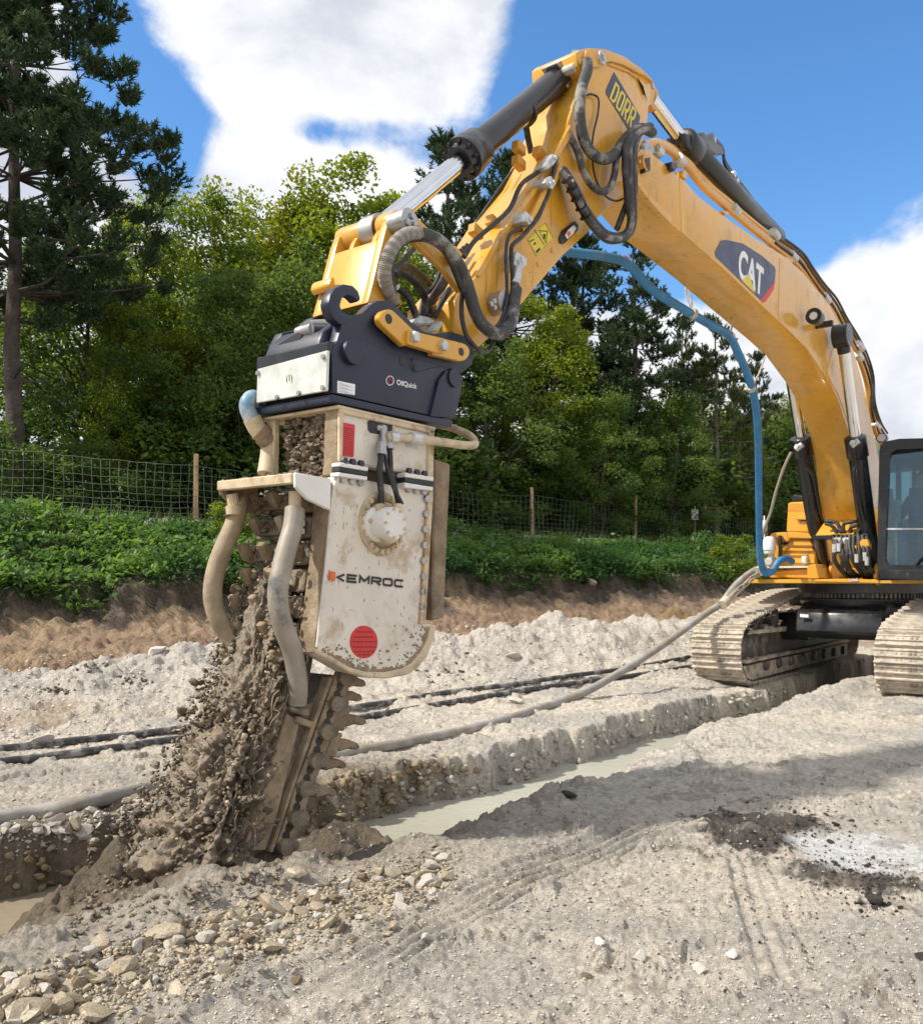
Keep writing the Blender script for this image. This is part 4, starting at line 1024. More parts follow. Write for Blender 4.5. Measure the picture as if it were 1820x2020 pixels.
# --- boom
BT = [(225, 330), (250, 300), (300, 320), (400, 405), (430, 435), (490, 482), (560, 560), (690, 660), (870, 790), (1020, 880), (1130, 975), (1200, 1065), (1270, 1150), (1330, 1260), (1400, 1390), (1440, 1530), (1480, 1700), (1510, 1850), (1545, 2020)]
BTG = [(1345, 300), (1352, 600), (1330, 1000), (1240, 1230)]
BFG = [(1060, 1160), (1150, 1010), (1130, 900), (1100, 700), (1060, 330), (1030, 0)]
BF = [(1370, 1830), (1310, 1650), (1250, 1540), (1150, 1390), (1050, 1290), (900, 1150), (700, 960), (490, 775), (415, 715), (300, 570), (215, 455), (190, 400)]
WB = .27
outl = SZ('E', BT, WB) + SZ('G', BTG[1:], WB) + SZ('G', BFG[:-1], WB) + SZ('E', BF, WB)
bm = NB(); prism_sz(bm, outl, WB, -WB); bevel(bm, .012, 2)
boom = obj('boom', bm, MT['yellow'], EX, smooth=40)
# welded strips and doubler plates on the boom side
bm = NB(); prism(bm, 'E', [(455, 455), (475, 470), (488, 770), (468, 755)], WB + .004, WB - .01); bevel(bm, .003); obj('doubler_plate', bm, MT['yellow'], boom)
bm = NB(); prism(bm, 'E', [(1000, 895), (1018, 905), (1008, 1240), (992, 1225)], WB + .004, WB - .01); bevel(bm, .003); obj('doubler_plate', bm, MT['yellow'], boom)
bm = NB(); prism(bm, 'E', [(1290, 1380), (1340, 1390), (1390, 1640), (1420, 2000), (1390, 1840), (1320, 1640), (1255, 1520)], WB + .006, WB - .01); bevel(bm, .003); obj('doubler_plate', bm, MT['yellow'], boom)
bm = NB(); prism(bm, 'E', [(222, 460), (300, 560), (400, 650), (418, 668), (412, 712), (300, 592), (218, 480)], WB + .03, WB - .02); bevel(bm, .003); obj('doubler_plate', bm, MT['yellow'], boom)
bm = NB(); cb = P('E', 250, 385, WB); cyl(bm, cb - LT * .02, cb + LT * .05, .075, .07, 20); bevel(bm, .008); bolt(bm, 'E', 236, 372, WB + .05, .02, .012)
obj('pivot_boss', bm, MT['yellow_dirty'], boom)
bm = NB(); prism(bm, 'E', [(262, 350), (298, 345), (300, 420), (270, 432)], WB + .05, WB - .01); bevel(bm, .006); obj('valve_block', bm, MT['black_clean'], boom)
# logo plate on the boom
lp = obj('logo_plate', prism(NB(), 'E', [(680, 800), (712, 797), (800, 816), (900, 880), (972, 942), (978, 960), (974, 1020), (896, 1124), (652, 888), (648, 862)], WB + .003, WB - .004), MT['decal_navy'], boom, smooth=None)
obj('logo_stripe', prism(NB(), 'E', [(974.5, 1022), (968, 1066), (924, 1132), (908, 1139), (896.5, 1125)], WB + .003, WB - .004), MT['decal_red'], boom, smooth=None)
lettering('logo_lettering', 'CAT', P('E', 772, 1000, WB + .003), P('E', 905, 1108, WB + .003), P('E', 782, 835, WB + .003), MT['decal_white'], boom, .035)
obj('logo_triangle', prism(NB(), 'E', [(836, 984), (866, 1088), (794, 1017)], WB + .0065, WB + .001), MT['decal_yel'], boom, smooth=None)
# work light
s_l, z_l = sz(P('E', 1196, 1218, WB)); h = P('E', 1196, 1218, WB + .17)
bm = NB(); prism_sz(bm, [(s_l - .03, z_l - .15), (s_l + .03, z_l - .15), (s_l + .03, z_l - .075), (s_l - .03, z_l - .075)], WB + .22, WB - .01); bevel(bm, .006); obj('light_bracket', bm, MT['black_clean'], boom)
bm = NB(); lathe(bm, h - FW * .10, FW, [(0, .06), (.03, .09), (.16, .10), (.19, .10)], 20); bevel(bm, .008); wl = obj('work_light', bm, MT['black_clean'], boom)
bm = NB(); cyl(bm, h + FW * .085, h + FW * .095, .05, .048, 18); obj('lens', bm, MT['plastic_w'], wl)
# seam ledge under the boom
# --- boom cylinders
def cylinder(name, top, foot, rodr, barr, frac, head_r, mb, parent, label=None, ax=LT):
    top, foot = Vector(top), Vector(foot); d = foot - top; mid = top + d * frac; u = d.normalized(); bm = NB()
    cyl(bm, mid, foot - u * .05, barr, barr, 28)
    lathe(bm, mid - u * .05, u, [(0, barr * .9), (.02, barr * 1.18), (.30, barr * 1.18), (.32, barr * 1.02)], 28)
    c = foot; cyl(bm, c - ax * .09, c + ax * .09, barr * 1.25, barr * 1.25, 24)
    bevel(bm, .006); b = obj(name, bm, mb, parent, smooth=50, label=label)
    bm = NB(); cyl(bm, top, mid, rodr, rodr, 28); obj('piston_rod', bm, MT['chrome'], b, smooth=60)
    bm = NB(); cyl(bm, top - ax * .10, top + ax * .10, head_r, head_r, 26); bevel(bm, .012); cyl(bm, top, top + u * (head_r * 1.5), rodr * 1.25, rodr * 1.1, 20)
    obj('rod_eye', bm, MT['black_clean'], b, smooth=45)
    return b
ncyl = cylinder('boom_cylinder', P('E', 1338, 1318, .44), P('G', 1275, 1570, .42), .075, .125, .415, .155, MT['black'], EX)
fcyl = cylinder('boom_cylinder', P('G', 289, -1100, -.40), P('G', 742, 1585, -.42), .075, .125, .43, .155, MT['black'], EX)
for cy_, x, y, w_ in ((ncyl, 1075, 165, .58), (fcyl, 470, 205, -.27)):
    bm = NB(); p = P('G', x, y, w_); cyl(bm, p - LT * .04 - Vector((0, 0, .03)), p + LT * .05 + Vector((0, 0, .03)), .045, .04, 10); cyl(bm, p, p + FW * .1, .03, .03, 8); bevel(bm, .005); obj('port_block', bm, MT['zinc'], cy_)
hoseW('cylinder_pipe', 'G', [(1075, 250, .50), (1100, 380, .48), (1062, 480, .44), (1085, 700, .44), (1140, 1000, .44), (1150, 1040, .42)], .018, MT['black_clean'], ncyl)
hoseW('cylinder_pipe', 'G', [(1105, 420, .46), (1100, 560, .46), (1150, 850, .46), (1190, 1010, .45)], .018, MT['black_clean'], ncyl)
hoseW('cylinder_pipe', 'G', [(505, 340, -.32), (540, 420, -.30), (620, 520, -.28), (680, 800, -.28), (730, 1010, -.28), (800, 1060, -.26)], .02, MT['black_clean'], fcyl)
# --- stick cylinder lying over the boom
lg = P('I', 1640, 540, 0)
bm = NB(); prism(bm, 'I', [(1570, 420), (1610, 390), (1660, 430), (1690, 500), (1680, 600), (1650, 660), (1610, 650), (1590, 560)], .10, .045); prism(bm, 'I', [(1570, 420), (1610, 390), (1660, 430), (1690, 500), (1680, 600), (1650, 660), (1610, 650), (1590, 560)], -.045, -.10); bevel(bm, .008)
ra = P('I', 1630, 600, 0); rb_ = P('E', 480, 272, 0); rc = P('E', 980, 790, 0)
bm = NB(); cyl(bm, rb_, rc, .125, .125, 26); u_ = (rc - rb_).normalized(); lathe(bm, rb_ - u_ * .04, u_, [(0, .12), (.02, .155), (.26, .155), (.28, .13)], 26)
prism(bm, 'E', [(480, 215), (525, 225), (550, 250), (560, 215), (590, 208), (600, 235), (640, 210), (650, 260), (690, 290), (700, 330), (640, 330), (600, 300), (540, 330), (500, 290)], .10, -.10); bevel(bm, .008)
scyl = obj('stick_cylinder', bm, MT['black_clean'], EX, smooth=50)
bm = NB(); cyl(bm, ra, rb_, .07, .07, 24); obj('piston_rod', bm, MT['chrome'], scyl, smooth=60)
bm = NB(); cyl(bm, ra - LT * .04, ra + LT * .04, .12, .12, 22); bevel(bm, .01); obj('rod_eye', bm, MT['yellow_dirty'], scyl)
for dw, dy in ((.06, 0), (.0, -12), (-.06, -22)):
    hoseW('cylinder_pipe', 'E', [(650, 270 + dy, dw), (690, 320 + dy, dw), (700, 380 + dy, dw), (735, 440 + dy, dw), (840, 580 + dy, dw), (950, 730 + dy, dw)], .016, MT['black_clean'], scyl)
for x, y in ((735, 445), (752, 485)):
    bm = NB(); p = P('E', x, y, .05); cyl(bm, p - LT * .05, p + LT * .05, .04, .04, 8); bevel(bm, .006); obj('pipe_clamp', bm, MT['zinc'], scyl)
# --- pipes along the top of the boom
PIPE1 = [(262, 282), (330, 275), (400, 305), (450, 350), (500, 395), (540, 450), (600, 515), (690, 590), (760, 650), (870, 740), (960, 810), (1080, 905), (1150, 990), (1210, 1075), (1270, 1160), (1330, 1260), (1400, 1365), (1440, 1470), (1472, 1580), (1490, 1720), (1515, 1830), (1545, 1890)]
for i, (off, w_, r_) in enumerate((((0, 0), .20, .034), ((8, 22), .21, .03), ((14, -16), .08, .034), ((22, -30), -.02, .030))):
    hoseW('hydraulic_pipe', 'E', [(x + off[0] * min(1, .3 + k * .1), y + off[1] * min(1, .3 + k * .1), w_) for k, (x, y) in enumerate(PIPE1)], r_, MT['yellow'] if i != 1 else MT['yellow_dirty'], boom, 10, 5)
for off, w_ in (((26, -26), .16), ((34, -42), .02), ((18, 4), .24)):
    hoseW('hydraulic_hose', 'E', [(x + off[0] + 7 * math.sin(k * 1.9), y + off[1], w_) for k, (x, y) in enumerate(PIPE1[10:])], .017, MT['rubber'], boom, 8, 5)
for x, y in ((335, 312), (455, 365), (755, 632), (970, 765), (1068, 885), (1248, 1112), (1432, 1372), (1425, 1425), (1518, 1800)):
    for dw in (.22, .10):
        bm = NB(); p = P('E', x, y, dw); q = P('E', x + 14, y + 18, dw); cyl(bm, p.lerp(q, -.7), p.lerp(q, 1.0), .055, .055, 10); bevel(bm, .008); obj('pipe_clamp', bm, MT['zinc'], boom)
for pts in ([(690, 640), (720, 640), (735, 655), (705, 660)], [(1030, 885), (1075, 905), (1065, 930), (1020, 905)], [(1225, 1080), (1250, 1110), (1235, 1120), (1215, 1100)], [(480, 415), (500, 430), (495, 470), (470, 450)]):
    bm = NB(); prism(bm, 'E', pts, .24, .0); bevel(bm, .004); obj('pipe_bracket', bm, MT['yellow'], boom)
bm = NB(); prism(bm, 'E', [(262, 268), (300, 255), (325, 290), (330, 330), (300, 345), (262, 320)], .24, .06); bevel(bm, .02); obj('valve_block', bm, MT['steel'], boom)
bm = NB(); prism(bm, 'E', [(412, 370), (440, 372), (450, 400), (430, 425), (412, 405)], WB + .05, WB - .05); bevel(bm, .01); obj('valve_block', bm, MT['black_clean'], boom)
# cab-side lamp at the foot of the boom
bm = NB(); p = P('G', 1378, 112, .45); cyl(bm, p - FW * .05, p + FW * .05, .075, .075, 16); bevel(bm, .01); wl2 = obj('work_light', bm, MT['black_clean'], EX)
bm = NB(); cyl(bm, p + FW * .05, p + FW * .06, .062, .06, 16); obj('lens', bm, MT['plastic_w'], wl2)
# --- cab
SCF = -.55
cab_out = [(1345, 250), (1358, 190), (1400, 150), (1560, 118), (1830, 112), (2180, 125), (2200, 200), (2210, 1500), (2200, 1650), (1330, 1660), (1325, 1500), (1330, 900)]
cab_in = [(1450, 320), (1480, 265), (1540, 235), (1830, 222), (2110, 235), (2120, 300), (2120, 1490), (1440, 1490), (1405, 1440), (1420, 1000), (1440, 600)]
bm = NB()
def ring_wz(bm, o, i_, s0, s1):                    # frame between an outline and its opening, both with their own number of points
    import itertools
    from mathutils.geometry import tessellate_polygon
    allp = o + i_; loops = [[Vector((a, b, 0)) for a, b in o], [Vector((a, b, 0)) for a, b in i_[::-1]]]
    flat_ = o + i_[::-1]; tris = tessellate_polygon(loops)
    A = [bm.verts.new(M(s0, a, b)) for a, b in flat_]; B = [bm.verts.new(M(s1, a, b)) for a, b in flat_]; fs = []
    for t in tris:
        fs.append(bm.faces.new([A[k] for k in t])); fs.append(bm.faces.new([B[k] for k in reversed(t)]))
    no = len(o)
    for st, n in ((0, no), (no, len(i_))):
        for k in range(n):
            j = (k + 1) % n; fs.append(bm.faces.new((A[st + k], A[st + j], B[st + j], B[st + k])))
    bmesh.ops.recalc_face_normals(bm, faces=fs); return bm
ring_wz(bm, WZ('G', cab_out, SCF), WZ('G', cab_in, SCF), SCF, SCF - .10)
cab = obj('cab', bm, MT['black'], EX, smooth=30)
w0c, w1c = .76, 1.72
bm = NB(); box_m(bm, -2.35, SCF - .105, w0c, w1c, 3.34, 3.42); bevel(bm, .03, 2); obj('cab_roof', bm, MT['black_clean'], cab)
bm = NB(); box_m(bm, -2.3, SCF - .16, w0c + .06, w1c - .06, 3.16, 3.335); bevel(bm, .02); obj('roof_lining', bm, MT['seat'], cab)
bm = NB(); box_m(bm, -2.35, SCF - .105, w0c, w1c, 1.52, 1.62); bevel(bm, .01); obj('cab_floor', bm, MT['black'], cab)
bm = NB(); box_m(bm, -2.40, -2.30, w0c, w1c, 1.62, 2.45)
for ww in (w0c, w1c - .06): box_m(bm, -2.40, -2.30, ww, ww + .06, 2.45, 3.34); box_m(bm, -1.45, -1.37, ww, ww + .06, 1.62, 3.34)
obj('cab_pillars', bm, MT['black_clean'], cab)
bm = NB(); box_m(bm, -2.3, SCF - .105, w0c, w0c + .05, 1.62, 2.0); obj('cab_side_panel', bm, MT['cabgrey'], cab)
bm = NB(); prism_wz(bm, WZ('G', [(1435, 300), (2140, 220), (2140, 1092), (1400, 1092)], SCF - .04), SCF - .045, SCF - .053); obj('windscreen', bm, MT['glass'], cab, smooth=None)
bm = NB(); prism_wz(bm, WZ('G', [(1400, 1106), (2140, 1106), (2140, 1500), (1400, 1500)], SCF - .04), SCF - .045, SCF - .053); obj('lower_windscreen', bm, MT['glass'], cab, smooth=None)
bm = NB(); prism_wz(bm, WZ('G', [(1405, 1090), (2140, 1090), (2140, 1108), (1405, 1108)], SCF - .03), SCF - .025, SCF - .07); obj('windscreen_rail', bm, MT['zinc'], cab)
for ww in (w0c + .02, w1c - .03):
    bm = NB(); prism_sz(bm, [(-2.28, 2.0 if ww < 1 else 1.7), (-.70, 2.0 if ww < 1 else 1.7), (-.68, 3.3), (-2.28, 3.3)], ww, ww + .008); obj('side_window', bm, MT['glass'], cab, smooth=None)
bm = NB(); prism_wz(bm, [(w0c + .06, 2.46), (w1c - .06, 2.46), (w1c - .06, 3.32), (w0c + .06, 3.32)], -2.34, -2.348); obj('rear_window', bm, MT['glass'], cab, smooth=None)
bm = NB(); box_m(bm, -1.5, -.9, .90, 1.40, 2.0, 2.14); prism_sz(bm, [(-1.53, 2.1), (-1.37, 2.1), (-1.47, 2.85), (-1.61, 2.85)], .90, 1.40); box_m(bm, -1.59, -1.49, 1.03, 1.27, 2.86, 3.06); box_m(bm, -1.45, -.95, .95, 1.35, 1.62, 2.0); bevel(bm, .04, 2); obj('driver_seat', bm, MT['seat'], cab)
bm = NB()
for ww in (.79, 1.45): box_m(bm, -1.4, -.85, ww, ww + .13, 2.1, 2.28); cyl(bm, M(-.9, ww + .06, 2.28), M(-.85, ww + .06, 2.46), .02, .03, 8)
bevel(bm, .02); obj('control_console', bm, MT['cabgrey'], cab)
bm = NB(); box_m(bm, -.80, -.74, .84, .96, 2.30, 2.62); bevel(bm, .01); obj('monitor', bm, MT['cabgrey'], cab)
bm = NB(); cyl(bm, M(-.78, .9, 1.62), M(-.78, .9, 2.3), .025, .025, 8)
for ww in (1.18, 1.32): cyl(bm, M(-.95, ww, 1.62), M(-.85, ww, 2.2), .012, .012, 8); box_m(bm, -1.0, -.8, ww - .05, ww + .05, 1.64, 1.66)
obj('pedals', bm, MT['zinc'], cab)
front('cab_step', 'G', [(1330, 1545), (1830, 1540), (2150, 1540), (2150, 1660), (1335, 1655)], SCF + .10, SCF, MT['black'], .02, cab)
hoseW('wiper', 'G', [(1740, 1480, 1.2), (1775, 1440, 1.22), (1830, 1385, 1.25)], .012, MT['zinc'], cab) if False else None
bm = NB(); q = [PS('G', x, y, SCF + .03) for x, y in ((1730, 1495), (1780, 1440), (1850, 1370))]; tube(bm, q, .014, 8); obj('grab_rail', bm, MT['black_clean'], cab)
# chalk splashes on the cab step stay in the paint; beacon and mirror behind the boom
bm = NB(); q = PS('G', 712, 300, -3.2); lathe(bm, q, (0, 0, 1), [(0, .06), (.02, .075), (.10, .075), (.11, .06), (.17, .045)], 16); bc = obj('beacon', bm, MT['beacon'], EX, smooth=50)
bm = NB(); cyl(bm, q + Vector((0, 0, .11)), q + Vector((0, 0, .2)), .062, .04, 14); obj('beacon_cap', bm, MT['decal_white'], bc)
bm = NB(); tube(bm, spline([PS('G', x, y, -3.2) for x, y in ((712, 330), (680, 300), (665, 450), (700, 445), (790, 470))], 5), .02, 6); prism_wz(bm, WZ('G', [(680, 350), (745, 345), (745, 435), (685, 440)], -3.2), -3.2, -3.25); obj('mirror_bracket', bm, MT['black_clean'], EX)
hoseW('hydraulic_hose', 'G', [(850, 700, -.20), (780, 560, -.3), (735, 680, -.36), (750, 800, -.36), (800, 860, -.34), (870, 870, -.3)], .045, MT['grey_hose'], EX)
# --- hoses and valve blocks at the boom foot
bm = NB(); prism_wz(bm, WZ('G', [(620, 1165), (1230, 1150), (1230, 1200), (620, 1215)], -1.0), -1.0, -1.12); bevel(bm, .01); obj('hose_bracket', bm, MT['black'], EX)
for x in (850, 942):
    front('valve_label', 'G', [(x, 1195), (x + 75, 1192), (x + 76, 1270), (x + 2, 1275)], -.93, -.98, MT['zinc'], .006)
rh = random.Random(8)
for i in range(9):
    x0 = 840 + i * 46; pts = [PS('G', x0, 1175 + rh.uniform(-10, 20), -1.0), PS('G', x0 + rh.uniform(-10, 25), 1300, -.9), PS('G', x0 + rh.uniform(10, 60), 1430, -.88), PS('G', x0 + rh.uniform(40, 110), 1550, -1.0), PS('G', x0 + 150, 1620, -1.25)]
    hose('hydraulic_hose', pts, .032, MT['rubber'], EX, 8, 6)
for pts in ([(750, 1010), (870, 1030), (910, 1080), (930, 1140)], [(760, 1040), (820, 1060), (870, 1110), (880, 1150)], [(1190, 1010), (1000, 1030), (955, 1060), (960, 1140)], [(1200, 1050), (1130, 1060), (1040, 1080), (1030, 1140)], [(1200, 1080), (1150, 1090), (1110, 1140)]):
    hose('hydraulic_hose', [PS('G', x, y, -1.05) for x, y in pts], .028, MT['rubber'], EX, 8, 6)
for x, y in ((855, 1310), (905, 1300), (1190, 1400), (1210, 1450), (1100, 1420)):
    bm = NB(); p = PS('G', x, y, -.86); cyl(bm, p - Vector((0, 0, .06)), p + Vector((0, 0, .06)), .03, .035, 8); bevel(bm, .006); obj('hose_fitting', bm, MT['zinc'], EX)
for pts in ([(1010, 1290), (1050, 1300), (1050, 1340), (1020, 1370)], [(1065, 1280), (1095, 1280), (1095, 1335), (1075, 1330)], [(1125, 1240), (1160, 1210), (1220, 1215), (1240, 1280), (1230, 1330), (1150, 1330)]):
    front('valve_cover', 'G', pts, -.88, -1.0, MT['yellow'], .012)
front('deck_clamp', 'G', [(1020, 1645), (1110, 1640), (1120, 1672), (1030, 1678)], -.96, -1.02, MT['zinc'], .01)
front('deck_front', 'G', [(640, 1648), (1010, 1640), (1340, 1668), (1340, 1690), (640, 1672)], -.98, -1.1, MT['yellow'], .006)
front('front_web', 'G', [(560, 1500), (650, 1480), (690, 1640), (560, 1640)], -1.2, -1.9, MT['yellow'], .01)

# ------------------------------------------------------------------ stick, bucket cylinder and linkage
STK = [(1237, 135), (1250, 122), (1300, 111), (1370, 117), (1450, 148), (1520, 198), (1560, 245), (1572, 300), (1560, 380), (1550, 480), (1500, 620), (1470, 740), (1340, 862), (1290, 935), (1180, 1035), (980, 1270), (860, 1395), (790, 1458), (730, 1450), (690, 1370), (700, 1235), (800, 1125), (960, 860), (1090, 690), (1160, 560), (1213, 432), (1222, 372), (1262, 300), (1280, 240), (1240, 195)]
WS = .22
bm = NB(); prism(bm, 'A', STK, WS, -WS); bevel(bm, .012, 2); stick = obj('stick', bm, MT['yellow'], EX, smooth=40)
bm = NB(); prism(bm, 'I', [(1010, 120), (1060, 108), (1190, 118), (1370, 190), (1540, 300), (1640, 400), (1665, 440), (1640, 420), (1590, 380), (1480, 330), (1380, 270), (1250, 232), (1200, 240), (1140, 285), (1050, 290), (1020, 250), (985, 190)], WS + .025, WS - .02); bevel(bm, .008, 2); obj('ear_doubler', bm, MT['yellow'], stick, smooth=40)
bm = NB(); prism(bm, 'I', [(1215, 262), (1250, 248), (1330, 285), (1420, 320), (1500, 380), (1555, 470), (1580, 560), (1560, 480), (1515, 410), (1420, 342), (1300, 298)], WS + .012, WS - .01); bevel(bm, .004); obj('weld_seam', bm, MT['yellow_dirty'], stick)
p_ = P('I', 1135, 207, WS + .02)
bm = NB(); cyl(bm, p_, p_ + LT * .03, .06, .055, 20); bevel(bm, .008); cyl(bm, p_ + LT * .03, p_ + LT * .045, .025, .025, 8); obj('pin_cap', bm, MT['zinc'], stick)
bm = NB(); prism(bm, 'I', [(1575, 430), (1600, 395), (1640, 400), (1675, 460), (1675, 560), (1650, 640), (1610, 680), (1600, 600), (1585, 520)], .17, .10); bevel(bm, .008); obj('rear_lug', bm, MT['yellow'], stick)
bm = NB(); bolt(bm, 'I', 1650, 475, .17, .03, .01, 12); obj('lug_pin', bm, MT['steel'], stick)
# top plate lip, side pipes, clamps
bm = NB(); prism(bm, 'A', [(1222, 385), (1232, 400), (1180, 560), (1105, 700), (975, 870), (815, 1130), (800, 1125), (960, 860), (1090, 690), (1160, 560)], WS + .02, WS - .01); bevel(bm, .005); obj('edge_lip', bm, MT['yellow'], stick)
for pts in ([(1215, 452), (1140, 585), (1115, 640), (1148, 620), (1210, 520)],): 
    bm = NB(); prism(bm, 'A', pts, WS + .05, WS - .02); bevel(bm, .006); obj('pipe_bracket', bm, MT['yellow'], stick)
pa = []
for x, y in ((1110, 610), (985, 800), (880, 985), (790, 1110)):
    pa.append(P('A', x, y, .10) )
def on_top(x, y, w, lift=.03): return P('A', x, y, w) + Vector((0, 0, lift * .7)) + FW * lift * .7
for k, (ln, w_, r_, mt_) in enumerate(([[(1140, 590), (1085, 665), (1000, 730), (950, 835), (880, 905), (790, 985), (745, 1055)], .12, .018, 'rubber'], [[(1080, 590), (1000, 700), (900, 870), (800, 1000), (720, 1130)], -.06, .022, 'yellow'], [[(1050, 590), (960, 720), (850, 890), (750, 1050), (690, 1140)], -.14, .020, 'yellow'], [[(1020, 600), (930, 720), (820, 880), (735, 1020), (650, 1180), (600, 1290)], -.19, .017, 'rubber'])):
    hose('stick_hose' if mt_ == 'rubber' else 'stick_pipe', [on_top(x, y, WS, .02) if k == 0 else P('A', x, y, w_) + FW * .02 + Vector((0, 0, .02)) for x, y in ln], r_, MT[mt_], stick, 8, 6)
for x, y in ((985, 640), (1075, 600), (870, 905), (795, 945), (985, 575)):
    bm = NB(); p = P('A', x, y, .05) + FW * .02 + Vector((0, 0, .02)); prism_sz(bm, [(sz(p)[0] - .05, sz(p)[1] - .06), (sz(p)[0] + .06, sz(p)[1] - .03), (sz(p)[0] + .05, sz(p)[1] + .05), (sz(p)[0] - .05, sz(p)[1] + .02)], .10, .02); bevel(bm, .012); obj('pipe_bracket', bm, MT['yellow_dirty'], stick)
hoseW('side_pipe', 'A', [(1165, 640, .27), (1140, 700, .27), (1090, 770, .27), (1050, 850, .27), (1015, 915, .27), (990, 930, .27)], .028, MT['yellow'], stick)
hoseW('side_hose', 'A', [(1150, 600, .27), (1122, 735, .30), (1085, 830, .30), (1060, 880, .31), (1000, 950, .31), (955, 990, .32), (950, 1040, .32), (955, 1140, .33), (948, 1230, .34), (915, 1330, .36), (880, 1375, .37)], .016, MT['rubber'], stick)
hoseW('side_hose', 'A', [(1010, 920, .28), (960, 930, .29), (935, 960, .30), (925, 1040, .32), (930, 1150, .33), (928, 1240, .34), (905, 1320, .36), (870, 1370, .37)], .013, MT['rubber'], stick)
for pts in ([(1105, 695), (1128, 680), (1152, 715), (1135, 742), (1098, 712)], [(1002, 860), (1015, 835), (1052, 870), (1035, 900), (1000, 885)], [(965, 1040), (975, 1018), (1022, 1048), (1018, 1080), (995, 1100), (962, 1075)]):
    bm = NB(); prism(bm, 'A', pts, WS + .11, WS - .01); bevel(bm, .012, 2); bolt(bm, 'A', pts[0][0] + 28, pts[0][1] + 18, WS + .11, .018, .02); bolt(bm, 'A', pts[0][0] + 12, pts[0][1] + 24, WS + .11, .014, .02); obj('pipe_clamp', bm, MT['zinc'], stick)
bm = NB(); a = P('A', 985, 1085, .33); b = P('A', 965, 1165, .34); cyl(bm, a, b, .028, .036, 12); bevel(bm, .004); obj('hose_fitting', bm, MT['zinc'], stick)
for x, y in ((1130, 1015), (1067, 1076)):
    bm = NB(); bolt(bm, 'A', x, y, WS, .02, .008, 10); obj('plug', bm, MT['yellow_dirty'], stick)
sg_ = obj('warning_decal', prism(NB(), 'A', [(1097, 885), (1138, 960), (1062, 1045), (1018, 965)], WS + .003, WS - .004), MT['decal_yel'], stick, smooth=None)
bm = NB(); 
def outline_tri(bm, k, pts, w, t=.22):
    c = (sum(p[0] for p in pts) / len(pts), sum(p[1] for p in pts) / len(pts)); n = len(pts)
    A = [bm.verts.new(P(k, x, y, w)) for x, y in pts]; B = [bm.verts.new(P(k, x + (c[0] - x) * t, y + (c[1] - y) * t, w)) for x, y in pts]
    for i in range(n):
        j = (i + 1) % n; f = bm.faces.new((A[i], A[j], B[j], B[i]))
        if f.normal.dot(LT) < 0: f.normal_flip()
outline_tri(bm, 'A', [(1070, 924), (1112, 926), (1105, 985)], WS + .0045, .2)
outline_tri(bm, 'A', [(1100, 890), (1136, 958), (1062, 1040), (1022, 966)], WS + .0045, .035)
for pts in ([(1092, 940), (1103, 942), (1100, 965), (1092, 958)], [(1058, 1018), (1075, 1000), (1080, 1010), (1062, 1028)], [(1048, 985), (1056, 975), (1060, 982), (1051, 992)], [(1030, 972), (1050, 962), (1052, 966), (1033, 977)], [(1054, 921), (1098, 990), (1096, 992), (1052, 923)]):
    prism(bm, 'A', pts, WS + .0045, WS + .002)
obj('warning_symbols', bm, MT['decal_black'], sg_, smooth=None, kind='stuff')
kb = obj('hook_plate', plate('A', [(1168, 955), (1180, 925), (1235, 882), (1250, 898), (1246, 925), (1185, 985), (1170, 980)], WS + .02, WS - .01, .005), MT['black_clean'], stick)
bm = NB(); prism(bm, 'A', [(1190, 945), (1205, 920), (1228, 900), (1240, 915), (1225, 940), (1200, 962)], WS + .026, WS + .01); obj('decal_patch', bm, MT['decal_white'], kb, smooth=None)
bm = NB(); prism(bm, 'A', [(1196, 938), (1208, 925), (1216, 940), (1204, 955)], WS + .029, WS + .02); obj('decal_patch', bm, MT['decal_orange'], kb, smooth=None)
# name plate on the stick ear
npl = obj('name_plate', prism(NB(), 'I', [(1275, 338), (1530, 770), (1527, 800), (1508, 868), (1490, 890), (1432, 920), (1418, 905), (1196, 548), (1194, 520), (1210, 478)], WS + .004, WS - .004), MT['decal_navy'], stick, smooth=None)
block_lettering('name_lettering', 'DORR', P('I', 1226, 596, WS + .004), P('I', 1440, 888, WS + .004), P('I', 1288, 430, WS + .004), MT['decal_yel'], npl, .16, .29)
# bucket cylinder
ct, cf = P('A', 1205, 218, 0), P('A', 690, 645, 0); ax_ = (cf - ct).normalized(); bm = NB()
cyl(bm, ct, cf - ax_ * .1, .108, .108, 32)
cl0 = P('A', 800, 553, 0); lathe(bm, cl0, ax_, [(0, .112), (.015, .145), (.14, .150), (.15, .158), (.24, .158), (.25, .125), (.30, .11)], 32)
cb0 = P('A', 1005, 400, 0); lathe(bm, cb0 - ax_ * .02, ax_, [(0, .109), (.005, .115), (.03, .115), (.035, .109)], 32)
for i in range(10):
    a = 6.2832 * i / 10; t1 = LT; t2 = ax_.cross(LT); q = cl0 + ax_ * .245 + (t1 * math.cos(a) + t2 * math.sin(a)) * .135; cyl(bm, q, q + ax_ * .03, .016, .016, 6)
bcyl = obj('bucket_cylinder', bm, MT['black_clean'], EX, smooth=40)
rod_end = M(*[(q_[0], 0, q_[1]) for q_ in [sz(P('H', 895, 372, .30))]][0])
bm = NB(); cyl(bm, cf - ax_ * .05, rod_end, .068, .068, 32); obj('piston_rod', bm, MT['chrome'], bcyl, smooth=60)
bm = NB(); cyl(bm, rod_end - LT * .06, rod_end + LT * .06, .105, .105, 28); bevel(bm, .012, 2); obj('rod_eye', bm, MT['steel'], bcyl, smooth=40)
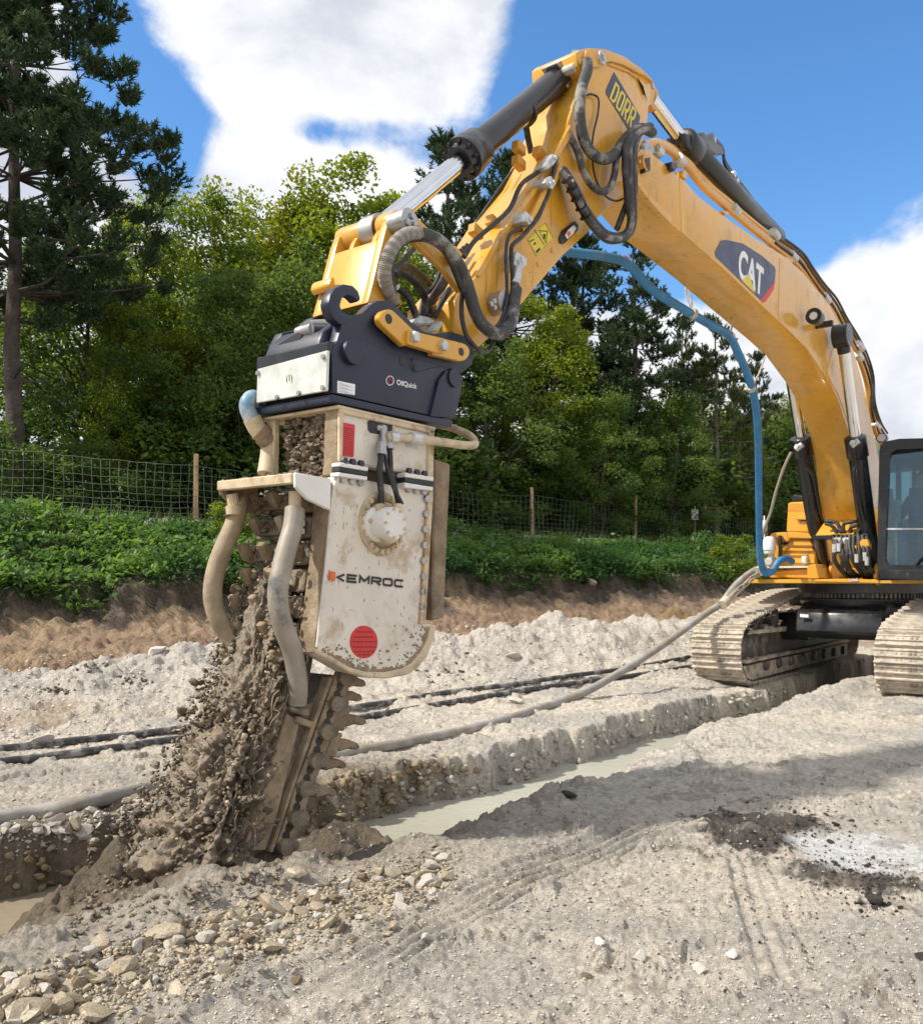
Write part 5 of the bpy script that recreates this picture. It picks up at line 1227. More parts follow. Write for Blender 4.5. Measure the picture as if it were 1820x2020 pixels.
bm = NB(); cyl(bm, P('I', 860, 255, .02), P('I', 985, 250, .10), .10, .10, 20); prism(bm, 'I', [(760, 320), (830, 250), (880, 300), (870, 420), (840, 500), (810, 480), (815, 400)], .10, .05); prism(bm, 'I', [(715, 250), (800, 190), (890, 170), (900, 210), (870, 270), (760, 310)], .08, -.08); bevel(bm, .012, 2); obj('cylinder_head', bm, MT['steel'], bcyl, smooth=40)
bm = NB(); prism(bm, 'I', [(865, 255), (960, 195), (1000, 210), (1000, 260), (980, 320), (900, 345), (870, 300)], .20, .08); bevel(bm, .02, 2); obj('hose_flange', bm, MT['zinc'], bcyl)
bm = NB(); prism(bm, 'I', [(860, 350), (960, 330), (940, 460), (930, 560), (840, 590), (800, 640), (780, 600), (830, 500)], .12, -.12); bevel(bm, .01); obj('pin_shadow_box', bm, MT['black_clean'], stick) if False else bm.free()
# link pin, bucket link, idler links
LK = thing if False else None
pin_a, pin_b = P('H', 895, 372, .34), P('H', 895, 372, .34) - LT * .64
bm = NB(); cyl(bm, pin_a - LT * .13, pin_a, .078, .078, 30); bevel(bm, .008); lp_ = obj('link_pin', bm, MT['steel'], EX, smooth=40)
bm = NB()
for x, y in ((912, 327), (862, 395), (940, 425)): bolt(bm, 'H', x, y, .34, .022, .018, 10)
obj('pin_bolts', bm, MT['steel'], lp_, kind='stuff')
pl2 = lambda x, y, w: P('H', x, y, w)
s0, z0 = sz(P('H', 895, 372, .30))
bm = NB(); cyl(bm, M(s0, -.30, z0), M(s0, -.065, z0), .088, .088, 28); cyl(bm, M(s0, .07, z0), M(s0, .21, z0), .088, .088, 28)
sides = SZ('H', [(850, 280), (890, 340), (870, 430), (800, 500), (755, 600), (700, 760), (660, 960), (660, 1130), (700, 1240), (520, 1290), (430, 1270), (485, 1060), (560, 740), (620, 500), (660, 380), (720, 300)], .21)
prism_sz(bm, sides, .215, .15); prism_sz(bm, sides, -.23, -.29)
rib = SZ('H', [(700, 420), (655, 500), (560, 800), (640, 800), (720, 620), (760, 460)], .21)
prism_sz(bm, rib, -.13, -.085); prism_sz(bm, rib, .075, .12)
web = SZ('H', [(612, 560), (570, 690), (490, 1055), (432, 1268), (520, 1288), (560, 1200), (600, 1000), (690, 600)], .21)
prism_sz(bm, web, .16, -.24)
lb = SZ('H', [(480, 860), (440, 880), (420, 950), (450, 1020), (500, 1000)], .21); prism_sz(bm, lb, -.12, -.30)
bevel(bm, .014, 2); blink = obj('bucket_link', bm, MT['yellow'], EX, smooth=40)
arm = SZ('H', [(960, 320), (1025, 385), (1150, 512), (1330, 705), (1420, 880), (1495, 1110), (1450, 1160), (1390, 1085), (1270, 925), (1150, 805), (1000, 665), (900, 560), (835, 470), (850, 350)], .27)
for a, b in ((.275, .225), (-.305, -.355)):
    bm = NB(); prism_sz(bm, arm, a, b); bevel(bm, .008); obj('idler_link', bm, MT['yellow'], EX)
bm = NB(); prism(bm, 'H', [(1375, 655), (1395, 645), (1470, 730), (1455, 790), (1415, 845), (1355, 740)], .34, .28); bevel(bm, .006); obj('hose_guide', bm, MT['yellow'], EX)
# lower stick pins
q = P('A', 868, 1256, .22)
bm = NB(); cyl(bm, q - LT * .05, q + LT * .11, .082, .082, 28); bevel(bm, .008); sp_ = obj('stick_pin', bm, MT['steel'], stick, smooth=40)
bm = NB()
for x, y in ((868, 1240), (855, 1252), (870, 1268)): bolt(bm, 'A', x + 4, y, .33, .02, .012, 10)
obj('pin_bolts', bm, MT['steel'], sp_, kind='stuff')
# manifold on the lower stick and its hoses
bm = NB(); prism(bm, 'K', [(260, 880), (330, 790), (470, 830), (490, 860), (470, 900), (330, 905)], .14, -.08); bevel(bm, .012); mf = obj('manifold_block', bm, MT['zinc'], EX)
bm = NB(); prism(bm, 'K', [(455, 965), (545, 855), (578, 885), (520, 975)], .20, .10); bevel(bm, .005); obj('stop_plate', bm, MT['galv'], stick)
for i, (x, w_) in enumerate(((350, .10), (390, .05), (430, .0), (320, -.05))):
    hoseW('supply_hose', 'K', [(x, 800, w_), (x + 45, 660 - i * 20, w_), (x + 140 + i * 8, 520 - i * 20, w_ + .02), (x + 250, 330 - i * 30, w_), (x + 400, 90 - i * 30, w_)], .016, MT['rubber'], EX)
hoseW('supply_hose', 'K', [(480, 820, .14), (520, 720, .15), (600, 580, .16), (640, 520, .14)], .02, MT['rubber'], EX)
# big hose loops between stick and coupler
hoseW('corrugated_hose', 'H', [(720, 1260, .22), (640, 1060, .27), (620, 950, .30), (650, 790, .33), (730, 630, .35), (850, 530, .36), (1000, 505, .37)], lambda k: .042 + .004 * math.sin(k * 420), MT['grey_hose'], EX, 12, 20)
hoseW('loop_hose', 'H', [(1000, 520, .37), (1120, 550, .37), (1240, 620, .37), (1330, 720, .37), (1420, 850, .37), (1490, 1000, .37), (1540, 1150, .37), (1600, 1350, .38), (1680, 1500, .39), (1790, 1590, .40), (1900, 1600, .40), (1990, 1500, .39), (2020, 1380, .38), (2030, 1250, .36), (2050, 1120, .34)], .044, MT['rubber_dusty'], EX, 12, 7)
hoseW('loop_hose', 'H', [(745, 1290, .22), (700, 1050, .29), (690, 880, .32), (740, 720, .34), (840, 600, .35), (980, 565, .36), (1150, 590, .36), (1290, 720, .36), (1380, 900, .36), (1450, 1080, .36), (1480, 1150, .36)], .024, MT['rubber'], EX, 10, 7)
hoseW('loop_hose', 'H', [(735, 960, .30), (780, 860, .2), (880, 740, .1), (960, 660, .05), (1100, 560, .0)], .018, MT['rubber'], EX, 8, 7)
hoseW('loop_hose', 'H', [(740, 890, -.1), (850, 870, -.15), (950, 920, -.18), (1060, 1020, -.2), (1150, 1140, -.2), (1180, 1260, -.15), (1150, 1400, -.1)], .028, MT['rubber'], EX, 8, 7)
hoseW('loop_hose', 'H', [(740, 940, .0), (850, 970, .0), (960, 1060, .0), (1040, 1170, .0), (1080, 1300, .0), (1120, 1420, .02)], .026, MT['rubber'], EX, 8, 7)
hoseW('loop_hose', 'H', [(760, 1100, .1), (860, 1190, .1), (930, 1330, .1), (980, 1480, .1)], .024, MT['rubber'], EX, 8, 7)
hoseW('loop_hose', 'H', [(1475, 1120, .30), (1455, 1300, .33), (1470, 1480, .36), (1520, 1640, .38), (1640, 1780, .38), (1740, 1800, .36), (1800, 1700, .33)], .016, MT['rubber'], EX, 8, 7)
hoseW('loop_hose', 'H', [(190, 680, -.30), (110, 740, -.36), (50, 850, -.38), (30, 1000, -.38), (60, 1110, -.36)], .034, MT['rubber_dusty'], EX, 10, 7)
# hose bundle at the boom-stick joint
hoseW('joint_hose', 'I', [(1010, 235, .27), (1010, 330, .29), (960, 480, .31), (935, 680, .32), (950, 880, .32), (1000, 1050, .33), (1090, 1160, .34), (1200, 1190, .34), (1290, 1130, .34), (1360, 1030, .35), (1430, 950, .36), (1540, 890, .36), (1650, 930, .33)], .046, MT['rubber_dusty'], EX, 12, 7)
hoseW('joint_hose', 'I', [(820, 930, .25), (860, 1000, .27), (920, 1120, .29), (970, 1300, .31), (1050, 1440, .32), (1150, 1510, .33), (1230, 1470, .33), (1280, 1330, .34), (1300, 1180, .34), (1370, 1040, .35), (1460, 930, .37)], .03, MT['rubber_dusty'], EX, 10, 7)
hoseW('joint_hose', 'I', [(985, 575, .24), (1050, 555, .25), (1120, 600, .25), (1115, 750, .25), (1070, 950, .26), (1060, 1150, .27), (1090, 1370, .28), (1180, 1540, .29), (1290, 1600, .30), (1400, 1560, .31)], .009, MT['rubber'], EX, 6, 7)
for k, (dx, dw, rr) in enumerate(((0, .0, .044), (45, .02, .036), (80, -.02, .028), (-35, .03, .030), (20, .05, .024))):
    hoseW('joint_hose', 'I', [(1620 - dx * .4, 880 + dx * .3, .36 + dw), (1500 + dx * .5, 930, .37 + dw), (1420 + dx * .8, 1050, .38 + dw), (1410 + dx * .8, 1250, .38 + dw), (1420 + dx * .7, 1450, .38 + dw), (1430 + dx * .5, 1650, .37 + dw), (1450 + dx * .2, 1780, .37 + dw), (1420, 1900 + dx * .3, .36 + dw), (1330, 1960 + dx * .3, .36 + dw), (1200, 1940 + dx * .5, .35 + dw), (1080, 1830 + dx * .5, .34 + dw), (980, 1680 + dx * .6, .33 + dw), (900, 1520 + dx * .7, .31 + dw), (820, 1380 + dx * .6, .29 + dw), (760, 1300 + dx * .4, .27 + dw)], rr, MT['rubber_dusty'] if k % 2 == 0 else MT['rubber'], EX, 10, 7)
hoseW('joint_hose', 'I', [(1420, 1560, .36), (1360, 1720, .34), (1300, 1880, .3)], .026, MT['rubber'], EX, 8, 6)
bm = NB()
for i in range(5):
    p = P('I', 815 + i * 45, 1390 + i * 90, .355 + .005 * i); q = P('I', 823 + i * 45, 1406 + i * 90, .355 + .005 * i); cyl(bm, p, p.lerp(q, .3), .050, .050, 12)
obj('hose_ties', bm, MT['rubber'], EX, kind='stuff')
bm = NB(); cyl(bm, P('I', 745, 1300, .28), P('I', 850, 1440, .34), .034, .04, 12); bevel(bm, .004); obj('hose_fitting', bm, MT['zinc'], EX)
bm = NB(); prism(bm, 'I', [(590, 1260), (640, 1190), (690, 1130), (725, 1200), (690, 1250), (620, 1300)], .30, .22); bevel(bm, .01); bolt(bm, 'I', 690, 1180, .30, .018, .02); obj('pipe_clamp', bm, MT['zinc'], stick)
hoseW('joint_hose', 'A', [(1015, 460, -.05), (1025, 520, -.08), (1040, 590, -.08)], .026, MT['rubber'], EX, 8, 6)

# ------------------------------------------------------------------ quick coupler
QC = thing('quick_coupler', 'blue-black quick coupler with pale front plate and curved hook between stick and trencher', 'quick coupler', M(8.8, 0, 2.5))
WQ = .33
up = [(700, 470), (720, 430), (745, 345), (765, 305), (860, 285), (900, 242), (940, 217), (1000, 215), (1060, 268), (1130, 340), (1200, 388), (1260, 396), (1330, 386), (1400, 402), (1448, 440), (1470, 500), (1452, 568), (1405, 608), (1330, 600), (1000, 520), (820, 470)]
for a, b in ((.315, .24), (-.24, -.315)):
    bm = NB(); prism_sz(bm, SZ('B', up, .315), a, b); bevel(bm, .01, 2); obj('side_plate', bm, MT['navy'], QC)
bm = NB(); prism_sz(bm, SZ('B', [(720, 470), (760, 380), (860, 330), (950, 330), (1100, 430), (1330, 480), (1400, 580), (1300, 590), (900, 500)], .315), .235, -.235); bevel(bm, .02); obj('upper_body', bm, MT['navy'], QC)
low = [(690, 500), (702, 455), (745, 420), (800, 425), (870, 442), (1000, 492), (1180, 560), (1300, 582), (1345, 592), (1385, 625), (1388, 660), (1352, 860), (1205, 838), (695, 720)]
bm = NB(); prism_sz(bm, SZ('B', low, WQ), WQ, WQ - .07); bevel(bm, .008, 2); lowp = obj('lower_side_plate', bm, MT['navy'], QC)
bm = NB(); prism_sz(bm, SZ('B', low, WQ), -WQ + .07, -WQ); bevel(bm, .008, 2); obj('lower_side_plate', bm, MT['navy'], QC)
bm = NB(); prism_sz(bm, SZ('B', [(700, 520), (760, 470), (1340, 640), (1330, 860), (705, 720)], WQ), WQ - .075, -WQ + .075); obj('lower_body', bm, MT['black_clean'], QC)
bm = NB(); prism_sz(bm, SZ('B', [(690, 724), (1205, 842), (1350, 866), (1343, 908), (1210, 880), (690, 768)], WQ + .012), WQ + .012, -WQ - .012); bevel(bm, .012, 2); obj('base_plate', bm, MT['navy'], QC)
bm = NB(); prism_sz(bm, SZ('B', [(1215, 850), (1262, 650), (1300, 600), (1340, 592), (1385, 625), (1388, 680), (1352, 860)], WQ), WQ + .02, WQ - .01); bevel(bm, .01, 2); obj('corner_doubler', bm, MT['navy'], QC)
for x, y, r, m_ in ((790, 500, .075, 'navy'), (1340, 640, .065, 'navy')):
    bm = NB(); p = P('B', x, y, WQ); cyl(bm, p - LT * .02, p + LT * .035, r, r * .95, 28); bevel(bm, .008); obj('pin_boss', bm, MT[m_], QC)
for x, y, r in ((1078, 547, .032),):
    bm = NB(); p = P('B', x, y, WQ + .001); cyl(bm, p - LT * .02, p + LT * .002, r, r, 20); obj('bore', bm, MT['decal_black'], QC)
bm = NB(); prism(bm, 'B', [(1130, 530), (1290, 572), (1180, 600), (1140, 610), (1120, 575)], WQ + .006, WQ - .01); bevel(bm, .004); bolt(bm, 'B', 1145, 580, WQ + .006, .022, .006, 12); obj('lock_plate', bm, MT['navy'], QC)
hk = [(742, 350), (705, 320), (684, 280), (672, 232), (682, 185), (712, 147), (758, 126), (805, 134), (838, 165), (850, 212), (836, 226), (808, 196), (778, 186), (750, 204), (738, 245), (752, 280), (785, 290), (800, 300), (790, 340)]
for a, b in ((.32, .245),):
    bm = NB(); prism_sz(bm, SZ('B', hk, .32), a, b); bevel(bm, .014, 2); obj('hook', bm, MT['navy'], QC, smooth=45)
# front: pale plate and nose
SP = sz(P('B', 672, 600, WQ))[0] + .012
bm = NB(); prism_wz(bm, WZ('B', [(285, 590), (668, 487), (660, 708), (280, 775)], SP), SP, SP - .02); bevel(bm, .004); fp = obj('front_plate', bm, MT['galv'], QC)
o_, r__, t_ = (PS('B', x, y, SP + .001) for x, y in ((444, 668), (476, 664), (444, 622)))
lettering('plate_number', '(1)', o_, r__, t_, MT['decal_black'], fp, .0, FW)
bm = NB()
for x, y in ((293, 612), (648, 525), (398, 745), (516, 722), (645, 692)):
    p = PS('B', x, y, SP); cyl(bm, p, p + FW * .014, .016, .014, 6)
obj('plate_bolts', bm, MT['steel'], fp, kind='stuff')
s1, z1 = sz(P('B', 690, 480, .30)); s2, z2 = sz(P('B', 728, 400, .30)); s3, z3 = sz(P('B', 745, 335, .30))
bm = NB(); prism_sz(bm, [(SP - .03, z1 - .12), (SP - .03, z1 - .0), (s1 + .02, z1 + .06), (s2 + .05, z2 + .02), (s3 - .02, z3 + .02), (s3 - .35, z3 - .05), (s3 - .35, z1 - .12)], .235, -.27); bevel(bm, .03, 3); nose = obj('nose', bm, MT['navy'], QC, smooth=40)
bm = NB(); box_m(bm, SP - .12, SP - .02, -.325, .325, z1 - .05, z1 + .035); bevel(bm, .012); obj('nose_ledge', bm, MT['black_clean'], QC)
bm = NB(); a = M(s3 + .02, .10, z3 - .02); cyl(bm, a - FW * .1 + Vector((0, 0, .03)), a + FW * .06, .06, .05, 16); cyl(bm, a + FW * .03 - LT * .12, a + FW * .03 + LT * .02, .035, .045, 14); bevel(bm, .008); obj('port_fitting', bm, MT['steel'], QC)
bm = NB(); prism_wz(bm, [(-.20, z2 - .05), (-.17, z2 + .01), (.03, z2 + .06), (.06, z2 + .02), (.02, z2 - .02), (-.15, z2 - .07)], s2 + .06, s2 - .05); bevel(bm, .01); obj('nose_slot', bm, MT['decal_black'], nose)
# yellow lift link with bolts
def lobe(k, a, b, r, n=10):
    ang = math.atan2(b[1] - a[1], b[0] - a[0]); out = []
    for i in range(n + 1):
        t = ang + math.pi / 2 + math.pi * i / n; out.append((a[0] + r * math.cos(t), a[1] + r * math.sin(t)))
    nx, ny = -math.sin(ang), math.cos(ang); return out + [(b[0] - nx * r, b[1] - ny * r), (b[0] + nx * r, b[1] + ny * r)]
for pts, w_ in ((lobe('B', (1000, 315), (1120, 430), 50), .385), (lobe('B', (1392, 497), (1250, 462), 50), .385), ([(1108, 378), (1310, 424), (1300, 505), (1255, 500), (1105, 455)], .41)):
    bm = NB(); prism_sz(bm, SZ('B', pts, w_), w_, w_ - .05); bevel(bm, .006); obj('lift_link', bm, MT['yellow'], QC)
for x, y, r in ((1000, 317, .03), (1394, 496, .027)):
    bm = NB(); p = P('B', x, y, .386); cyl(bm, p - LT * .01, p + LT * .0015, r, r, 18); obj('link_hole', bm, MT['decal_black'], QC)
for x, y in ((1135, 416), (1290, 465)):
    bm = NB(); p = P('B', x, y, .41); cyl(bm, p - LT * .01, p + LT * .03, .036, .034, 6); bevel(bm, .004); obj('link_bolt', bm, MT['zinc'], QC)
rp = obj('rating_plate', prism(NB(), 'B', [(722, 653), (818, 673), (816, 732), (722, 718)], WQ + .003, WQ - .004), MT['decal_white'], lowp, smooth=None)
bm = NB()
for j in range(6):
    y = 664 + j * 9; prism(bm, 'B', [(730, y), (805 if j % 2 else 780, y + 15), (805 if j % 2 else 780, y + 18), (730, y + 3)], WQ + .0042, WQ + .002)
obj('rating_print', bm, MT['decal_grey'], rp, smooth=None, kind='stuff')
lettering('maker_name', 'OilQuick', P('B', 1042, 680, WQ), P('B', 1152, 704, WQ), P('B', 1043, 646, WQ), MT['decal_white'], lowp, .022)
bm = NB(); outline_tri(bm, 'B', ringpts('B', 1007, 653, 24, 28), WQ + .003, .28); obj('maker_emblem', bm, MT['decal_grey'], lowp, smooth=None)
bm = NB(); prism(bm, 'B', [(990, 650), (1007, 636), (1024, 656), (1018, 662), (1006, 650), (996, 658)], WQ + .004, WQ + .002); obj('maker_arrow', bm, MT['decal_redd'], lowp, smooth=None)

# ------------------------------------------------------------------ chain trencher
rk = random.Random(4)
TR = thing('chain_trencher', 'white chain trencher caked with mud, cutting bar lowered into the trench', 'trencher', M(8.9, 0, 1.6))
W1 = .33
def tplate(name, pts, w0, w1, m, bv=.008, parent=None, k='C', smooth=35): return obj(name, plate(k, pts, w0, w1, bv), MT[m], parent or TR, smooth=smooth)
body = [(862, 562), (1030, 588), (1228, 628), (1388, 642), (1345, 1370), (1404, 1376), (1390, 1450), (1352, 1552), (1300, 1612), (1240, 1648), (1130, 1668), (1020, 1662), (930, 1635), (850, 1588), (748, 1530), (752, 1440), (772, 1300), (802, 1050), (826, 760), (842, 600)]
bd = tplate('drive_housing', body, W1, .20, 'white', .012)
tplate('drive_housing', body, -.20, -W1, 'mud_dry', .012)
rim = [(1388, 644), (1362, 650), (1342, 1000), (1318, 1372), (1345, 1368)]
tplate('housing_rim', rim, W1 + .022, W1 - .01, 'cream', .006, bd)
tplate('housing_rim', [(864, 566), (880, 570), (842, 760), (815, 1060), (780, 1330), (760, 1500), (752, 1500), (775, 1290), (803, 1050), (828, 760), (846, 610)], W1 + .012, W1 - .01, 'white', .006, bd)
tplate('housing_skirt', [(1404, 1380), (1390, 1450), (1352, 1552), (1300, 1612), (1240, 1648), (1130, 1668), (1020, 1662), (930, 1635), (850, 1588), (748, 1530), (740, 1500), (850, 1555), (930, 1605), (1020, 1630), (1120, 1634), (1220, 1612), (1275, 1580), (1325, 1520), (1362, 1440), (1372, 1380)], W1 + .02, W1 - .01, 'cream', .008, bd)
# mud-caked flank and interior
fl = SZ('C', [(842, 600), (826, 760), (802, 1050), (772, 1300), (752, 1440), (748, 1530)], W1)
bm = NB(); prism_sz(bm, [(s + .010, z) for s, z in fl] + [(s - .03, z) for s, z in fl[::-1]], W1 - .004, .19); bevel(bm, .004); obj('housing_flank', bm, MT['mud_dry'], TR)
inn = SZ('C', [(1000, 560), (1380, 660), (1340, 1370), (1200, 1560), (930, 1560), (960, 1000)], W1)
bm = NB(); prism_sz(bm, inn, .19, -.19); obj('inner_frame', bm, MT['mud_dark'], TR)
ubox = [(880, 192), (1393, 312), (1386, 580), (1232, 572), (1228, 545), (1030, 512), (876, 486)]
ub = tplate('mounting_frame', ubox, W1, .22, 'white', .012)
tplate('mounting_frame', [(860, 192), (1393, 312), (1386, 580), (1232, 572), (1228, 545), (1030, 512), (846, 486)], -.22, -W1, 'mud_dry', .012)
for pts in ([(880, 192), (1393, 312), (1391, 340), (882, 222)], [(1393, 312), (1386, 580), (1355, 576), (1364, 310)], [(878, 215), (900, 222), (893, 486), (876, 486)]):
    tplate('frame_rim', pts, W1 + .018, W1 - .01, 'cream', .006, ub)
fu = SZ('C', [(880, 195), (876, 300), (874, 400), (872, 500), (860, 562)], W1)
bm = NB(); prism_sz(bm, [(s + .012, z) for s, z in fu] + [(s - .04, z) for s, z in fu[::-1]], W1 - .004, .205); bevel(bm, .01); obj('frame_column', bm, MT['mud_dry'], TR)
bm = NB(); prism_sz(bm, [(s + .012, z) for s, z in fu] + [(s - .04, z) for s, z in fu[::-1]], -.24, -W1 + .004); bevel(bm, .01); obj('frame_column', bm, MT['cream'], TR)
bm = NB(); prism_sz(bm, SZ('C', [(935, 200), (1380, 310), (1380, 600), (925, 600)], W1), .215, -.215); obj('frame_web', bm, MT['mud_dark'], TR)
tp = SZ('C', [(866, 176), (1400, 300), (1398, 316), (866, 194)], W1 + .02); bm = NB(); prism_sz(bm, tp, W1 + .02, -W1 - .02); bevel(bm, .005); obj('top_plate', bm, MT['cream'], TR)
# window in the frame with the pipe elbow
wn = tplate('cable_opening', [(1026, 268), (1040, 262), (1166, 288), (1162, 345), (1090, 338), (1040, 330), (1028, 312)], W1 + .002, W1 - .06, 'decal_black', 0, ub)
tplate('opening_frame', [(1166, 280), (1178, 284), (1174, 362), (1160, 358)], W1 + .012, W1 - .01, 'cream', .003, ub)
tplate('id_plate', [(1236, 372), (1302, 386), (1300, 416), (1236, 404)], W1 + .005, W1 - .004, 'zinc', .002, ub)
for pts, bl in (([(876, 490), (1033, 516), (1030, 540), (874, 512)], [(874, 513), (1030, 541), (1028, 566), (872, 540)]), ([(1232, 545), (1388, 570), (1386, 594), (1230, 570)], [(1230, 571), (1386, 595), (1385, 622), (1229, 598)])):
    tplate('joint_bar', pts, W1 + .05, W1 - .02, 'white_clean', .004); tplate('joint_pad', bl, W1 + .045, W1 - .02, 'decal_black', .003)
for pts in ([(870, 544), (1028, 568), (1026, 590), (866, 566)], [(1229, 600), (1384, 624), (1384, 645), (1228, 628)]): tplate('joint_bar', pts, W1 + .05, W1 - .02, 'white_clean', .004)
bm = NB()
for x, y in ((895, 492), (940, 500), (985, 508), (1246, 548), (1290, 556), (1330, 563)): bolt(bm, 'C', x, y - 10, W1 + .03, .022, .02)
obj('joint_bolts', bm, MT['black_clean'], TR, kind='stuff')
for x, y in ((885, 582), (935, 592), (980, 600), (1240, 636), (1283, 643), (1325, 650), (1340, 690), (1336, 772), (1330, 856), (1327, 941), (1323, 1026), (1322, 1111), (1320, 1195), (1317, 1277)):
    bm = NB(); bolt(bm, 'C', x, y, W1, .026, .022); bevel(bm, .003); obj('housing_bolt', bm, MT['steel'], bd)
bm = NB(); prism(bm, 'C', [(1358, 660), (1345, 660), (1300, 1370), (1315, 1372)], W1 + .002, W1 - .004); obj('rust_streak', bm, mat('rust_stain', (.42, .21, .07), .8, var=.4, vs=9, dirt=(.6, .52, .42), dirt_amt=.9, dirt_s=7, dirt_lo=.53), bd, smooth=None)
# mud splashed over the lower housing
bm = NB(); arc = [(760, 1520), (850, 1580), (930, 1625), (1020, 1650), (1130, 1655), (1235, 1635), (1295, 1600), (1342, 1545), (1375, 1460), (1385, 1390)]
for i in range(330):
    j = rk.randrange(len(arc) - 1); k = rk.random(); e_ = rk.expovariate(1 / 30.0)
    cx = arc[j][0] + (arc[j + 1][0] - arc[j][0]) * k; cy = arc[j][1] + (arc[j + 1][1] - arc[j][1]) * k; dx, dy = 1080 - cx, 1330 - cy; ln = math.hypot(dx, dy); cx += dx / ln * (e_ + 14); cy += dy / ln * (e_ + 14)
    if (cx - 1007) ** 2 / 82 ** 2 + (cy - 1468) ** 2 / 96 ** 2 < 1: continue
    r_ = rk.uniform(2, 13) * (1.2 if e_ < 30 else .6); n_ = 7
    prism(bm, 'C', [(cx + r_ * rk.uniform(.5, 1.3) * math.cos(6.283 * q / n_), cy + r_ * rk.uniform(.5, 1.3) * math.sin(6.283 * q / n_)) for q in range(n_)], W1 + .001 + .004 * rk.random(), W1 - .003)
for i in range(70):
    cx, cy = rk.uniform(800, 1290), rk.uniform(700, 1400); L_ = rk.uniform(8, 34); t_ = rk.uniform(1.2, 3)
    prism(bm, 'C', [(cx, cy), (cx + t_, cy + L_ * .3), (cx + t_ * .4 + rk.uniform(-3, 3), cy + L_), (cx - t_ * .5, cy + L_ * .5)], W1 + .0012, W1 - .003)
obj('mud_splashes', bm, MT['mud_dry'], bd, smooth=None, kind='stuff')
# motor
mc = P('C', 1100, 826, W1); rr_ = (P('C', 1100, 1000, W1) - mc).length
bm = NB(); lathe(bm, mc - LT * .02, LT, [(0, rr_), (.035, rr_), (.04, rr_ * .97), (.04, rr_ * .80), (.02, rr_ * .78), (.02, rr_ * .70), (.06, rr_ * .68), (.10, rr_ * .60)], 48)
mo = obj('hydraulic_motor', bm, MT['cream'], TR, smooth=40)
m2 = P('C', 1178, 822, W1 + .19)
bm = NB(); lathe(bm, m2 - LT * .20, LT, [(0, .105), (.06, .105), (.07, .085), (.13, .085), (.135, .098), (.19, .098), (.20, .092)], 32); obj('motor_cap', bm, MT['white_clean'], mo, smooth=40)
bm = NB()
for i in range(9):
    a = 6.283 * i / 9; q = m2 + Vector((0, 0, 1)) * math.sin(a) * .085 + FW * math.cos(a) * .085; cyl(bm, q - LT * .01, q + LT * .01, .011, .010, 6)
obj('cap_bolts', bm, MT['cream'], mo, kind='stuff')
for i in range(22):
    a = 6.283 * i / 22; q = mc + Vector((0, 0, 1)) * math.sin(a) * rr_ * .89 + FW * math.cos(a) * rr_ * .89
    bm = NB(); cyl(bm, q + LT * .018, q + LT * .036, .017, .015, 6); obj('flange_bolt', bm, MT['cream'], mo)
bm = NB(); a = P('C', 1090, 720, W1 + .06); cyl(bm, a, a + Vector((0, 0, -.06)) + LT * .02, .03, .04, 10); a = P('C', 1190, 715, W1 + .1); cyl(bm, a, a + Vector((0, 0, -.08)), .03, .04, 10); prism(bm, 'C', [(1050, 800), (1100, 780), (1120, 830), (1060, 840)], W1 + .09, W1 + .02); bevel(bm, .006); obj('motor_ports', bm, MT['cream'], mo)
hoseW('motor_hose', 'C', [(1103, 425, W1 + .05), (1098, 480, W1 + .06), (1090, 560, W1 + .06), (1100, 650, W1 + .06), (1098, 740, W1 + .05)], .020, MT['rubber'], TR)
hoseW('motor_hose', 'C', [(1145, 400, W1 + .04), (1150, 470, W1 + .06), (1155, 560, W1 + .06), (1180, 650, W1 + .08), (1195, 720, W1 + .09)], .017, MT['rubber'], TR)
hoseW('motor_hose', 'C', [(1118, 440, W1 + .04), (1135, 530, W1 + .06), (1165, 620, W1 + .09), (1215, 720, W1 + .12)], .012, MT['rubber'], TR)
bm = NB(); cyl(bm, P('C', 1110, 300, W1 + .0), P('C', 1112, 410, W1 + .05), .026, .03, 12); cyl(bm, P('C', 1103, 385, W1 + .05), P('C', 1100, 450, W1 + .06), .03, .03, 8); cyl(bm, P('C', 1143, 360, W1 + .04), P('C', 1146, 420, W1 + .05), .026, .03, 8); cyl(bm, P('C', 1060, 300, W1 - .03), P('C', 1110, 310, W1 + .01), .025, .025, 10); bevel(bm, .004); obj('pipe_elbow', bm, MT['steel'], TR)
hoseW('return_pipe', 'C', [(1130, 355, W1 + .05), (1200, 358, W1 + .06), (1290, 360, W1 + .07), (1430, 380, W1 + .07), (1560, 398, W1 + .06), (1610, 390, W1 + .0), (1580, 345, W1 - .1), (1490, 305, W1 - .22), (1430, 290, W1 - .3)], .028, MT['cream'], TR, 12)
bm = NB(); cyl(bm, P('C', 1145, 356, W1 + .05), P('C', 1185, 358, W1 + .06), .04, .04, 10); cyl(bm, P('C', 1255, 358, W1 + .065), P('C', 1320, 364, W1 + .07), .036, .036, 10); bevel(bm, .004); obj('pipe_union', bm, MT['zinc'], TR)
